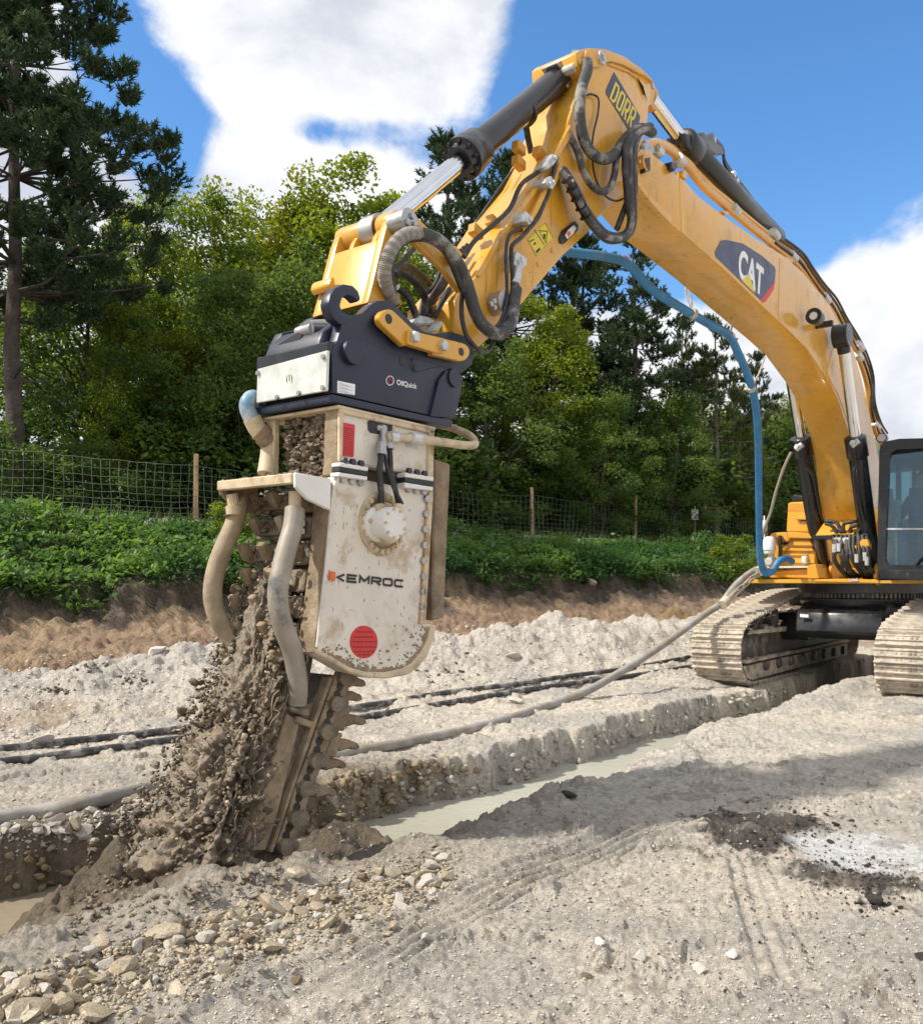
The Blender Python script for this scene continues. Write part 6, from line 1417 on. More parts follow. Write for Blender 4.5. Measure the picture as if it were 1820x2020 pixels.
# lettering and stickers
rl = tplate('red_sticker', [(892, 276), (898, 274), (956, 286), (958, 292), (952, 456), (946, 462), (886, 456), (881, 450)], W1 + .004, W1 - .004, 'decal_red', 0, ub, smooth=None)
bm = NB()
for j in range(13):
    y = 300 + j * 11.5; prism(bm, 'C', [(895, y), (945, y + 9), (945, y + 12.5), (895, y + 3.5)], W1 + .0052, W1 + .003)
obj('sticker_print', bm, MT['decal_redd'], rl, smooth=None, kind='stuff')
rd_ = tplate('red_disc_sticker', ringpts('C', 1007, 1468, 75, 89, 36), W1 + .004, W1 - .004, 'decal_red', 0, bd, smooth=None)
bm = NB()
for j, (y, h_) in enumerate(((1408, 40), (1436, 55), (1462, 62), (1490, 60), (1515, 48), (1532, 30))):
    for x in range(-h_, h_ - 6, 22): prism(bm, 'C', [(1007 + x, y), (1007 + x + 17, y + 2), (1007 + x + 17, y + 10), (1007 + x, y + 8)], W1 + .0052, W1 + .003)
obj('sticker_print', bm, MT['decal_redd'], rd_, smooth=None, kind='stuff')
tplate('maker_mark', [(826, 1083), (853, 1087), (850, 1137), (823, 1133)], W1 + .015, W1 - .004, 'decal_orange', 0, bd, smooth=None)
block_lettering('maker_name', 'KEMROC', P('C', 842, 1138, W1 + .003), P('C', 1222, 1174, W1 + .003), P('C', 845, 1089, W1 + .003), MT['decal_black'], bd, .14, .27)
# hose bracket on the cutting side
gs = [(638, 545), (832, 582), (828, 752), (800, 740), (700, 690), (640, 625)]
bt = tplate('bracket_gusset', gs, W1 + .01, W1 - .02, 'white_clean', .006)
sB = [sz(P('C', x, y, W1))[0] for x, y in ((638, 585), (832, 582))]; zt = sz(P('C', 640, 548, W1))[1]; zb = sz(P('C', 640, 625, W1))[1]
bm = NB(); box_m(bm, sB[0] - .03, sB[0] + .015, W1 - .022, -W1 - .03, zb + .02, zt); box_m(bm, sB[1], sB[0] - .031, W1 - .022, -W1 - .03, zt - .022, zt - .002); bevel(bm, .006); obj('bracket_beam', bm, MT['cream'], TR)
bm = NB(); prism_sz(bm, SZ('C', gs, W1), -W1, -W1 - .03); obj('bracket_gusset', bm, MT['mud_dry'], TR)
for (x, y), wq, (x2, y2) in (((632, 650), .20, (632, 740)), ((288, 662), -.30, (300, 730))):
    bm = NB(); a, b = P('C', x, y, wq), P('C', x2, y2, wq); cyl(bm, a, b, .035, .035, 10); cyl(bm, b, b + Vector((0, 0, -.05)), .05, .046, 12); bevel(bm, .005); obj('hose_coupling', bm, MT['cream'], TR)
bm = NB(); a = P('C', 630, 765, .20)
for j in range(3): cyl(bm, a + Vector((0, 0, -.045 * j)), a + Vector((0, 0, -.03 - .045 * j)), .058, .058, 16)
obj('hose_clips', bm, MT['zinc'], TR)
hoseW('water_hose', 'C', [(632, 745, .20), (620, 850, .22), (590, 950, .23), (560, 1070, .24), (540, 1180, .25), (545, 1290, .25), (570, 1390, .25), (610, 1490, .24), (635, 1600, .23), (648, 1720, .22), (642, 1800, .20)], .057, mat('translucent_grey_hose', (.30, .265, .215), .5, var=.2, vs=4, dirt=(.085, .09, .10), dirt_amt=.85, dirt_s=3.2, bump=.25, bs=26, dirt_lo=.5), TR, 14)
hoseW('water_hose', 'C', [(312, 690, -.30), (325, 740, -.32), (300, 830, -.33), (255, 930, -.34), (212, 1040, -.35), (188, 1150, -.35), (188, 1250, -.35), (220, 1350, -.34), (270, 1430, -.32), (320, 1490, -.28)], .056, MT['tan_hose'], TR, 14)
bm = NB()
for x, y in ((280, 720), (300, 700), (268, 745), (265, 780), (330, 700), (310, 670)): rand_rock(bm, P('C', x, y, -.33), .035, rk)
obj('mud_lumps', bm, MT['mud_dry'], TR, smooth=None, kind='stuff')
hoseW('feed_hose', 'C', [(440, 165, -.36), (405, 140, -.36), (378, 160, -.36), (375, 200, -.36), (400, 260, -.34)], .05, mat('faded_blue_hose', (.16, .29, .42), .5, var=.15, dirt=(.42, .42, .40), dirt_amt=.8, dirt_s=7, dirt_lo=.45), TR, 14)
hoseW('feed_hose', 'C', [(398, 250, -.34), (430, 310, -.33), (470, 360, -.32), (495, 410, -.31), (490, 480, -.30), (478, 555, -.29)], .058, MT['cream'], TR, 14)
bm = NB()
for x, y, x2, y2 in ((440, 320, 470, 350), (465, 350, 495, 385), (475, 500, 500, 500), (468, 525, 495, 528)): cyl(bm, P('C', x, y, -.315), P('C', x2, y2, -.30), .068, .06, 12)
for x, y in ((450, 370), (455, 410), (440, 340)): rand_rock(bm, P('C', x, y, -.33), .03, rk)
obj('hose_collars', bm, MT['mud_dry'], TR, kind='stuff')
tplate('rear_guard', [(1392, 472), (1480, 500), (1462, 900), (1445, 1335), (1380, 1352)], .14, -.16, 'mud_dry', .012)
# cutting bar and chain
tplate('cutting_bar', [(955, 540), (1100, 480), (1185, 330), (1310, 348), (1240, 600), (1160, 800), (1040, 1080), (900, 1420), (660, 1420), (780, 1085)], .17, -.20, 'mud', .01, k='T')
tplate('bar_rail', [(958, 542), (1026, 588), (905, 1090), (840, 1290), (720, 1290), (785, 1085)], .205, .12, 'mud_dry', .008, k='T')
tplate('bar_rail', [(1186, 345), (1206, 347), (1120, 590), (1000, 930), (880, 1300), (860, 1300), (985, 930), (1100, 590)], .225, .15, 'mud_dry', .006, k='T')
tplate('cross_bar', [(1010, 555), (1110, 592), (1100, 628), (1000, 590)], .222, .14, 'mud_dry', .006, k='T')
tplate('cross_bar', [(985, 500), (1085, 520), (1078, 560), (1050, 562), (975, 530)], .23, .14, 'mud', .01, k='T')
for pts in ([(1242, 490), (1312, 503), (1266, 640), (1196, 626)], [(1212, 640), (1262, 652), (1222, 785), (1150, 774)]): tplate('chain_cover', pts, .13, -.15, 'mud_dry', .01, k='T')
BO = [(1262, 345), (1215, 490), (1160, 640), (1108, 797), (1045, 950), (1000, 1112), (942, 1268)]
HO = [[(1240, 395), (1225, 440)], [(1185, 545), (1170, 592)], [(1128, 692), (1115, 742)], [(1078, 847), (1060, 897)], [(1018, 1000), (1005, 1052)], [(965, 1162), (947, 1208)]]
for (a, b), hs in zip(zip(BO, BO[1:]), HO):
    dx, dy = b[0] - a[0], b[1] - a[1]; ln = math.hypot(dx, dy); nx, ny = -dy / ln, dx / ln; h = 43
    bm = NB(); prism(bm, 'T', [(a[0] + nx * h, a[1] + ny * h), (a[0] - nx * h, a[1] - ny * h), (b[0] - nx * h, b[1] - ny * h), (b[0] + nx * h, b[1] + ny * h)], .232, .16); bevel(bm, .008); lk = obj('chain_link', bm, MT['mud_dry'], TR)
    for x, y in hs:
        bm = NB(); q = P('T', x, y, .2325); cyl(bm, q - LT * .01, q + LT * .001, .028, .028, 14); obj('link_hole', bm, MT['decal_black'], lk)
for x, y in BO:
    bm = NB(); q = P('T', x - 6, y, .235); cyl(bm, q - LT * .03, q + LT * .03, .05, .046, 18); q = P('T', x + 32, y - 4, .235); cyl(bm, q - LT * .03, q + LT * .022, .045, .042, 16); bevel(bm, .006); obj('chain_pin', bm, MT['mud'], TR)
for i, (x, y) in enumerate(((1320, 370), (1300, 448), (1322, 578), (1285, 712), (1215, 815), (1160, 968))):
    bm = NB(); prism(bm, 'T', [(x - 60, y - 30), (x + 10, y - 28), (x + 62, y - 6), (x + 70, y + 18), (x + 40, y + 32), (x + 20, y + 18), (x - 50, y + 40)], .12 - .05 * (i % 3), -.02 - .05 * (i % 3)); bevel(bm, .01); obj('cutter_pick', bm, MT['mud_dry'], TR)
# rising chain run on the cutting side
def chain_s(z): return float(np.interp(z, [-.4, .0, .75, 1.31, 2.04, 2.3], [9.86, 9.74, 9.55, 9.42, 9.27, 9.22]))
nz = 15
for i in range(nz):
    z_ = 2.03 - i * .155; s_ = chain_s(z_); s2_ = chain_s(z_ - .135); bm = NB()
    prism_sz(bm, [(s_ - .09, z_), (s_, z_), (s2_, z_ - .13), (s2_ - .09, z_ - .13)], .17, -.33)
    prism_sz(bm, [(s_ - .0, z_ - .02), (s_ + .035, z_ - .03), (s2_ + .03, z_ - .10), (s2_, z_ - .11)], .12, -.28); bevel(bm, .01); pd = obj('chain_pad', bm, MT['mud'], TR)
    for ww in ((-.26, -.02) if i % 2 else (-.33, -.14, .10)):
        bm = NB(); prism_sz(bm, [(s_ - .02, z_ - .12), (s_ + .07, z_ - .10), (s_ + .125, z_ - .01), (s_ + .09, z_ + .012), (s_ + .05, z_ - .02), (s_ - .02, z_ - .02)], ww + .03, ww - .03); bevel(bm, .008); obj('cutter_pick', bm, MT['mud_dry'], pd)
bm = NB(); prism_sz(bm, [(chain_s(2.06) - .10, 2.06), (chain_s(.4) - .10, .4), (chain_s(-.1) - .1, -.1), (chain_s(-.1) - .2, -.1), (chain_s(2.06) - .2, 2.06)], .16, -.30); obj('chain_guide', bm, MT['mud_dark'], TR)
bm = NB()
for i in range(700):
    z_ = rk.uniform(.05, 2.05) ** 1.0; r_ = rk.uniform(.012, .05) * (1.3 - .35 * z_); rand_rock(bm, M(chain_s(z_) + rk.uniform(-.04, .07), rk.uniform(-.36, .19), z_), r_, rk)
obj('mud_crust', bm, MT['mud'], TR, smooth=None, kind='stuff')
# caked mud inside the frame and on ledges
bm = NB()
for i in range(420):
    x, y = rk.uniform(915, 950), rk.uniform(215, 560); s_, z_ = sz(P('C', x, y, W1)); rand_rock(bm, M(s_ + .02, rk.uniform(-.21, .21), z_), rk.uniform(.012, .045), rk)
for i in range(160):
    rand_rock(bm, M(rk.uniform(sB[1] + .02, sB[0]), rk.uniform(-.36, .30), zt + .002), rk.uniform(.008, .026), rk)
for i in range(260):
    x, y = rk.uniform(900, 960), rk.uniform(600, 1540); s_, z_ = sz(P('C', x, y, W1)); rand_rock(bm, M(s_ - .02, rk.uniform(-.19, .19), z_), rk.uniform(.015, .05), rk)
obj('mud_packing', bm, MT['mud'], TR, smooth=None, kind='stuff')

# ------------------------------------------------------------------ mud thrown up by the chain
def blob_mesh():
    nz_, na = 170, 200; v = []
    zz = np.linspace(1.45, -.45, nz_); aa = np.linspace(0, 2 * math.pi, na, endpoint=False)
    Z, A = np.meshgrid(zz, aa, indexing='ij')
    off = np.interp(Z, [-.45, -.1, .3, .8, 1.3, 1.5], [.26, .18, .10, .05, .02, .0]); rs = np.interp(Z, [-.45, 0, .4, .9, 1.45], [.40, .30, .18, .10, .045]); rw = np.interp(Z, [-.45, 0, .5, 1.0, 1.45], [.44, .37, .30, .22, .12])
    n = .8 * fbm(A * 2.1 + 7, Z * 5.5, 5, 4, .6) + .5 * fbm(A * 9 + 3, Z * 22, 9, 3, .6)
    k = 1 + n * .62
    S = np.vectorize(chain_s)(Z) + off + rs * np.cos(A) * k; Wd = -.10 + rw * np.sin(A) * k
    x = C0.x + FW.x * S + LT.x * Wd; y = C0.y + FW.y * S + LT.y * Wd; z = Z + .05 * n
    idx = np.arange(nz_ * na).reshape(nz_, na); a = idx[:-1]; b = idx[1:]; c = np.roll(idx, -1, 1)[1:]; d = np.roll(idx, -1, 1)[:-1]
    return np.stack([x.ravel(), y.ravel(), z.ravel()], 1), np.stack([a.ravel(), b.ravel(), c.ravel(), d.ravel()], 1)
v_, f_ = blob_mesh()
np_obj('mud_curtain', v_, f_, MT['mud'], smooth=180, label='wet brown mud pouring down in front of the rising cutter chain', cat='mud', kind='stuff')
ROCKS = []
def rock_mesh(seed, m, sub=2):
    rnd = random.Random(seed); bm = NB(); rand_rock(bm, (0, 0, 0), 1.0, rnd, sub=sub)
    me = bpy.data.meshes.new('rock'); bm.to_mesh(me); bm.free(); me.materials.append(m); finish(me, 18); return me
RM = {k: [rock_mesh(s + 50 * i, MT[k]) for s in range(7)] for i, k in enumerate(('stone', 'stone_grey', 'stone_dark', 'stone_white', 'mud', 'mud_dry'))}
def scatter_stuff(name, n, fn, kinds, label, cat, seed, smooth=None):
    rnd = random.Random(seed); rng = np.random.default_rng(seed); by = {}
    for i in range(n):
        p, r = fn(rnd); k = rnd.choice(kinds); by.setdefault(k, []).append((p, r))
    for k, lst in by.items():
        base = []
        for me in RM[k]:
            vv = np.empty(len(me.vertices) * 3); me.vertices.foreach_get('co', vv); base.append((vv.reshape(-1, 3), np.array([tuple(p.vertices) for p in me.polygons])))
        V, Fc, o = [], [], 0
        for p, r in lst:
            bv, bf = base[rnd.randrange(len(base))]; a = rnd.uniform(0, 6.28); b = rnd.uniform(-.6, .6)
            rot = np.array(Matrix.Rotation(a, 3, 'Z') @ Matrix.Rotation(b, 3, 'X')); V.append(bv @ rot.T * r + np.array(p)); Fc.append(bf + o); o += len(bv)
        np_obj(name, np.concatenate(V), np.concatenate(Fc), MT[k], smooth=32, label=label, cat=cat, kind='stuff')
LOW = {}
def low_base(k):
    if k == 'round' and k not in LOW:
        out = []
        for s in range(9):
            rnd = random.Random(700 + s); bm = NB(); bmesh.ops.create_icosphere(bm, subdivisions=1, radius=1.0); bm.verts.ensure_lookup_table(); e = (rnd.uniform(.75, 1.25), rnd.uniform(.7, 1.1), rnd.uniform(.6, 1.0))
            for v in bm.verts: k_ = rnd.uniform(.62, 1.18); v.co = Vector((v.co.x * e[0], v.co.y * e[1], v.co.z * e[2])) * k_
            out.append((np.array([v.co[:] for v in bm.verts]), np.array([[v.index for v in f.verts] for f in bm.faces]))); bm.free()
        LOW[k] = out
    if k not in LOW:
        out = []
        for s in range(9):
            rnd = random.Random(900 + s); bm = NB(); rand_rock(bm, (0, 0, 0), 1.0, rnd, sub=1); bm.verts.ensure_lookup_table()
            out.append((np.array([v.co[:] for v in bm.verts]), np.array([[v.index for v in f.verts] for f in bm.faces]))); bm.free()
        LOW[k] = out
    return LOW[k]
def scatter_low(name, pts, m, label, cat, seed, base='a', smooth=None):
    rnd = random.Random(seed); base = low_base(base); V, Fc, o = [], [], 0
    for p, r in pts:
        bv, bf = base[rnd.randrange(len(base))]
        rot = np.array(Matrix.Rotation(rnd.uniform(0, 6.28), 3, 'Z') @ Matrix.Rotation(rnd.uniform(-.6, .6), 3, 'X'))
        V.append(bv @ rot.T * r + np.array(p)); Fc.append(bf + o); o += len(bv)
    return np_obj(name, np.concatenate(V), np.concatenate(Fc), m, smooth=smooth, label=label, cat=cat, kind='stuff')
rm = random.Random(21); pts = []; pts2 = []; pts3 = []
for i in range(5600):
    z_ = 1.55 - 2.0 * rm.random() ** .7; sp = float(np.interp(z_, [-.5, 0, .5, 1.0, 1.6], [.60, .48, .27, .14, .06])); w_ = rm.uniform(-.52, .30) * float(np.interp(z_, [-.4, .4, 1.5], [1.25, .9, .6])) - .07
    s_ = chain_s(z_) + rm.random() ** .8 * sp * 1.12 - .02; r_ = rm.uniform(.006, .02) if rm.random() < .93 else rm.uniform(.022, .042)
    (pts2 if i % 5 == 0 else pts3 if (i % 3 == 0 or (z_ < .25 and i % 2)) else pts).append((M(s_, w_, z_)[:], r_))  # extra dark clods low down paint the shaded voids between the others
scatter_low('flying_mud', pts, MT['mud'], 'brown clods and stones flung up with the mud beside the cutting bar', 'mud', 1, 'round', 50)
scatter_low('flying_dark_mud_and_gaps', pts3, MT['mud_dark'], 'dark wet clods, some painting the shaded gaps, in the mud flung up by the chain', 'mud', 3, 'round', 50)
scatter_low('flying_stones', pts2, MT['stone'], 'small wet stones falling with the mud in front of the chain', 'stones', 2)
bm = NB()
for i in range(150):
    z_ = rm.uniform(.0, 1.4); s_ = chain_s(z_) + rm.uniform(.02, .45) * (1.4 - z_) * .6; w_ = rm.uniform(-.4, .25); a = M(s_, w_, z_); pp = [a]
    for j in range(4): a = a + Vector((rm.gauss(0, .02), rm.gauss(0, .02), -rm.uniform(.02, .06))); pp.append(a)
    tube(bm, spline(pp, 3), lambda k: .0045 * (1 - .6 * k), 4)
obj('mud_strands', bm, MT['mud_dry'], None, smooth=60, label='stringy strands of mud dripping off the cutter chain', cat='mud', kind='stuff')

# ------------------------------------------------------------------ stones and clods lying on the ground
def lay(u, v, r, kinds, rnd, name, label, cat, group, sink=.35, sub=None, pos=None):
    p = pos if pos is not None else hits([(u, v)])[0]
    me = RM[rnd.choice(kinds)][rnd.randrange(7)]
    o = bpy.data.objects.new(name, me); C.objects.link(o); o.location = p + Vector((0, 0, r * (.55 - sink)))
    k = r; o.scale = (k * rnd.uniform(.8, 1.3), k * rnd.uniform(.75, 1.1), k * rnd.uniform(.75, 1.15)); o.rotation_euler = (rnd.uniform(-.35, .35), rnd.uniform(-.35, .35), rnd.uniform(0, 6.28))
    return setp(o, label, cat, group)
rr1 = random.Random(31)
def heap_uv(rnd):                                  # along the near edge of the trench, thinning towards the foreground
    t = rnd.random(); a = (-20, 1960); b = (880, 1690); k = rnd.gauss(0, 1)
    u = a[0] + (b[0] - a[0]) * t; v = a[1] + (b[1] - a[1]) * t; wd = 62 * (1 - .45 * t)
    return u + rnd.gauss(0, 14), v + 8 + abs(k) * wd * rnd.choice((1, 1, 1.3, -.35))
uvs = [heap_uv(rr1) for _ in range(290)]
for (u, v), p in zip(uvs, hits(uvs)):
    r = rr1.choice((.019, .024, .028, .034, .044)) * rr1.uniform(.8, 1.3)
    lay(u, v, r, ('stone', 'stone', 'stone_grey', 'mud_dry'), rr1, 'rock', 'wet angular tan rock in the heap along the near edge of the trench', 'rock', 'rocks heaped along the near trench edge', pos=p)
for u, v, r, kd, lb in ((590, 1728, .075, 'stone', 'broad flat tan rock on top of the heap just right of the cutting bar'), (535, 1795, .08, 'stone', 'large pale slab of rock leaning on the middle of the rock heap'), (325, 1845, .065, 'stone', 'rounded wet boulder in the left part of the rock heap'),
     (845, 1745, .075, 'stone_grey', 'flat grey slab lying right of the rock heap'), (880, 1735, .05, 'stone', 'tan rock standing behind the flat grey slab'), (650, 1830, .07, 'stone', 'rounded brown rock at the right edge of the heap'), (240, 1915, .075, 'stone', 'glossy wet rock with white highlights near the bottom left'),
     (62, 2005, .07, 'stone', 'tan rock cut by the bottom edge of the picture at far left'), (190, 2008, .085, 'stone', 'wide wet rock at the bottom edge left of the ruts'), (130, 1985, .06, 'stone', 'brown oval rock just left of the wide wet rock'), (350, 1962, .05, 'stone', 'lone brown rock on the beige ground right of the heap'),
     (1180, 1863, .034, 'stone_white', 'white angular stone in the right foreground, left of the tread marks'), (1380, 1915, .036, 'stone_white', 'white rounded stone in the foreground near the cleat print'), (1258, 1893, .034, 'stone_white', 'pale lump half sunk between the two white foreground stones'), (1440, 1888, .032, 'stone_white', 'pale stone just right of the rounded white stone'),
     (1160, 1932, .03, 'mud_dry', 'small brown stone at the bottom middle foreground'), (962, 1847, .035, 'mud_dry', 'brown stone lying in the tyre tread print'), (1120, 1568, .05, 'stone_dark', 'black clod on the near edge of the milky trench water'), (1480, 1345, .075, 'stone_white', 'white pointed stone at the foot of the far track'),
     (1010, 1297, .12, 'stone_white', 'pale block of rock on the chalk mound right of the trencher'), (1015, 1385, .09, 'stone_white', 'white lump beside the black pipes right of the trencher'), (310, 1290, .16, 'stone_white', 'large pale chalk block near the top of the left mound'), (85, 1470, .11, 'stone_grey', 'brownish boulder resting against the black pipes at far left'), (765, 1405, .06, 'mud_dry', 'round brown clod flying in front of the black pipes'),
     (1255, 1115, .11, 'stone_white', 'white stone at the edge of the nettles on the bank'), (1165, 1150, .13, 'stone_white', 'pale stone sticking out of the dark bank'), (1647, 1628, .032, 'stone_dark', 'dark clod in the white puddle'), (1640, 1663, .028, 'stone_dark', 'small dark clod at the lower left rim of the white puddle'), (1720, 1775, .04, 'stone_dark', 'dark reddish clod at the right end of the black patch'), (1815, 1890, .035, 'stone_dark', 'dark clod at the right edge')):
    if u < 1820: lay(u, v, r, (kd,), rr1, 'rock' if kd != 'stone_dark' else 'clod', lb, 'rock' if kd != 'stone_dark' else 'clod', None, sink=.3)
uvs = [(rr1.uniform(-10, 340), 0) for _ in range(60)]; uvs = [(u, 1655 - u * .17 + rr1.gauss(0, 20) - 8) for u, _ in uvs]
for (u, v), p in zip(uvs, hits(uvs)): lay(u, v, rr1.uniform(.025, .06), ('stone_grey', 'stone_grey', 'stone'), rr1, 'rock', 'grey angular rock in the rubble on the far edge of the trench at left', 'rock', 'rubble on the far trench edge', pos=p)
uvs = []
for _ in range(70):
    a, b = rr1.gauss(0, 1), rr1.gauss(0, 1); uvs.append(rr1.choice(((1560 + a * 60, 1620 + b * 22), (1660 + a * 40, 1715 + b * 14), (1540 + a * 55, 1655 + b * 20), (1730 + a * 30, 1775 + b * 20))))
for (u, v), p in zip(uvs, hits(uvs)): lay(u, v, rr1.uniform(.010, .022), ('stone_dark',), rr1, 'clod', 'black earth clod in the dark patch beside the white puddle', 'clod', 'black clods beside the puddle', pos=p)
def stuff_pts(n, fn, rmin, rmax, seed):
    rnd = random.Random(seed); uv = [fn(rnd) for _ in range(n)]; uv = [q for q in uv if q[1] > 1215]
    return [((p + Vector((0, 0, .002)))[:], rnd.uniform(rmin, rmax) * (.6 + p.y * .045)) for p in hits(uv)]
scatter_low('gravel', stuff_pts(4200, heap_uv, .007, .022, 41), MT['stone'], 'small wet stones and chips between the rocks of the heap', 'gravel', 41)
scatter_low('small_rocks', stuff_pts(800, heap_uv, .015, .03, 48), MT['stone'], 'fist-sized wet stones filling the rock heap on the near trench edge', 'stones', 48)
scatter_low('rubble_chips', stuff_pts(420, lambda r: (lambda u: (u, 1650 - u * .17 + r.gauss(0, 26)))(r.uniform(-10, 360)), .008, .024, 42), MT['stone_grey'], 'grey stone chips among the rubble on the far trench edge', 'gravel', 42)
scatter_low('chalk_crumbs', stuff_pts(3200, lambda r: (r.uniform(380, 1820), 2020 - 560 * r.random() ** 1.4), .004, .012, 43), MT['stone_white'], 'loose pale crumbs scattered over the foreground', 'gravel', 43)
scatter_low('dark_crumbs', stuff_pts(900, lambda r: r.choice(((r.gauss(1560, 70), r.gauss(1640, 40)), (r.gauss(1690, 60), r.gauss(1735, 30)), (r.uniform(1000, 1820), r.uniform(1500, 2000)))), .004, .014, 44), MT['stone_dark'], 'dark crumbs of earth strewn around the black patch', 'soil', 44)
scatter_low('mound_lumps', stuff_pts(700, lambda r: r.choice(((r.uniform(-10, 440), r.uniform(1290, 1470)), (r.uniform(850, 1380), r.uniform(1230, 1360)))), .012, .03, 45), MT['stone_white'], 'pale lumps lying on the chalk mounds', 'gravel', 45)
scatter_low('mound_clods_and_crevices', stuff_pts(90, lambda r: r.choice(((r.gauss(265, 20), r.gauss(1345, 5)), (r.gauss(170, 22), r.gauss(1315, 5)), (r.gauss(880, 40), r.gauss(1325, 18)), (r.gauss(120, 18), r.gauss(1362, 4)))), .015, .045, 46), MT['mud_dark'], 'dark clods on the chalk mounds, at left drawn for shaded crevices', 'soil', 46)  # left clusters put the shade of the mound's crevices into dark lumps
scatter_low('trench_debris', stuff_pts(420, lambda r: (lambda u: (u, 1760 + (330 - u) * .22 + r.gauss(0, 34)))(r.uniform(130, 560)), .012, .032, 47), MT['mud'], 'muddy stones lying in the trench under the chain', 'gravel', 47)

def wall_pts(n, s0, s1, rmin, rmax, seed):
    rnd = random.Random(seed); ss = np.array([rnd.uniform(s0, s1) for _ in range(n)]); ww = np.linspace(-1.9, .3, 90); S, W_ = np.meshgrid(ss, ww, indexing='ij')
    X = C0.x + FW.x * S + LT.x * W_; Y = C0.y + FW.y * S + LT.y * W_; zz, _ = ground(X.ravel(), Y.ravel()); zz = zz.reshape(X.shape); out = []
    for i in range(n):
        zt = rnd.uniform(-.45, -.06); k = int(np.argmax((zz[i] < zt) & (np.arange(90) > 3)))
        if k: out.append(((X[i, k], Y[i, k], zt), rnd.uniform(rmin, rmax)))
    return out
scatter_low('wall_lumps', wall_pts(420, -1, 7.6, .015, .06, 61), MT['stone_grey'], 'grey lumps and stones showing in the cut face of the trench', 'soil', 61)
scatter_low('wall_mud_lumps', wall_pts(300, 7.6, 12.8, .015, .05, 62), MT['mud_dry'], 'muddy lumps in the brown trench face left of the trencher', 'soil', 62)
scatter_low('mud_clumps', stuff_pts(130, lambda r: r.choice(((r.gauss(840, 40), r.gauss(1525, 16)), (r.gauss(760, 50), r.gauss(1560, 14)), (r.gauss(700, 20), r.gauss(1540, 10)))), .025, .07, 63), MT['mud_dry'], 'clumps of muddy earth piled on the far trench edge right of the bar', 'soil', 63)
scatter_low('shade_clods', stuff_pts(500, lambda r: (r.uniform(600, 1500), r.uniform(1600, 1800)), .006, .02, 64), MT['stone_grey'], 'small grey clods on the near bank right of the rock heap', 'soil', 64)

# ------------------------------------------------------------------ hoses and pipes on the ground, blue hose, sign
def ground_hose(name, uv, r, m, label, cat, tail=None, lift=.6, n=12, seg=6):
    hp = hits(uv); pts = [p + Vector((0, 0, r * lift)) for p in hp] + (tail or [])
    sp = spline(pts, seg)
    if not tail:
        pass
    o = obj(name, tube(NB(), sp, r, n), m, None, smooth=60, base=pts[0], label=label, cat=cat); return o
ground_hose('black_pipe', [(-60, 1490), (60, 1478), (150, 1469), (270, 1455), (385, 1440), (520, 1424), (640, 1409), (760, 1391), (880, 1371), (1000, 1356), (1120, 1338), (1240, 1322), (1366, 1298)], .032, MT['rubber_dusty'], 'black pipe behind, running across the chalk behind the trencher', 'pipe', lift=.9)
ground_hose('black_pipe', [(-60, 1518), (60, 1504), (150, 1493), (270, 1476), (385, 1461), (520, 1447), (640, 1432), (760, 1413), (880, 1392), (1000, 1372), (1120, 1354), (1240, 1338), (1366, 1318)], .034, MT['rubber_dusty'], 'dusty black pipe in front, running beside the other black pipe', 'pipe', lift=.9)
ground_hose('grey_hose', [(-60, 1632), (60, 1612), (180, 1588), (320, 1555), (430, 1535), (560, 1517), (680, 1492), (800, 1470), (900, 1450), (1000, 1424), (1075, 1398)], .05, MT['grey_hose'], 'long dusty grey hose running from the excavator along the far trench edge', 'hose', tail=[PY(1150, 1367, 11.6), PY(1230, 1322, 12.2), PY(1310, 1270, 12.8), PY(1390, 1212, 13.4), PY(1422, 1190, 13.6), PY(1450, 1155, 13.8), PY(1480, 1130, 14.1), PY(1505, 1118, 14.4)], lift=.45)
BH = [PY(1035, 505, 9.3), PY(1085, 492, 9.4), PY(1130, 498, 9.5), PY(1200, 507, 9.6), PY(1240, 522, 9.7), PY(1285, 570, 9.9), PY(1340, 605, 10.2), PY(1400, 640, 10.6), PY(1435, 660, 10.9), PY(1455, 695, 11.2), PY(1478, 750, 11.6), PY(1490, 800, 12), PY(1495, 870, 12.4), PY(1496, 960, 12.9), PY(1497, 1050, 13.3), PY(1499, 1100, 13.5), PY(1507, 1128, 13.6), PY(1522, 1128, 13.6), PY(1535, 1108, 13.6), PY(1550, 1102, 13.7), PY(1562, 1108, 13.8)]
bh = obj('blue_hose', tube(NB(), spline(BH, 6), lambda k: .049, 14), MT['blue'], None, smooth=60, base=BH[0], label='thick blue hose hanging in an arc under the boom down to the side box', cat='hose')
def strap(u, v, Y, u2, v2, Y2, name='strap', two=False):
    a, b = PY(u, v, Y), PY(u2, v2, Y2); bm = NB(); tube(bm, [a, a.lerp(b, .5) + Vector((.02, 0, .0)), b], .012, 6)
    if two: tube(bm, [a, a.lerp(b, .5) + Vector((-.04, 0, .03)), b], .010, 6)
    i = min(range(len(BH)), key=lambda j: (BH[j] - a).length); d = (BH[min(i + 1, len(BH) - 1)] - BH[max(i - 1, 0)]).normalized()
    lathe(bm, a - d * .03, d, [(0, .058), (.06, .058)], 14)
    return obj(name, bm, MT['rope'], bh, smooth=50)
strap(1366, 618, 10.35, 1352, 556, 10.4, two=True); strap(1438, 662, 10.95, 1443, 625, 11.0); strap(1481, 765, 11.7, 1508, 705, 11.9)
bm = NB(); a = PY(1226, 512, 9.68); lathe(bm, a, Vector((1, .4, -.5)), [(0, .055), (.06, .055)], 14); obj('red_tape', bm, MT['decal_redd'], bh, smooth=50)
sp2 = [PY(1560, 892, 13.2), PY(1545, 925, 13.3), PY(1530, 970, 13.4), PY(1520, 1010, 13.5), PY(1508, 1040, 13.55), PY(1502, 1060, 13.6)]
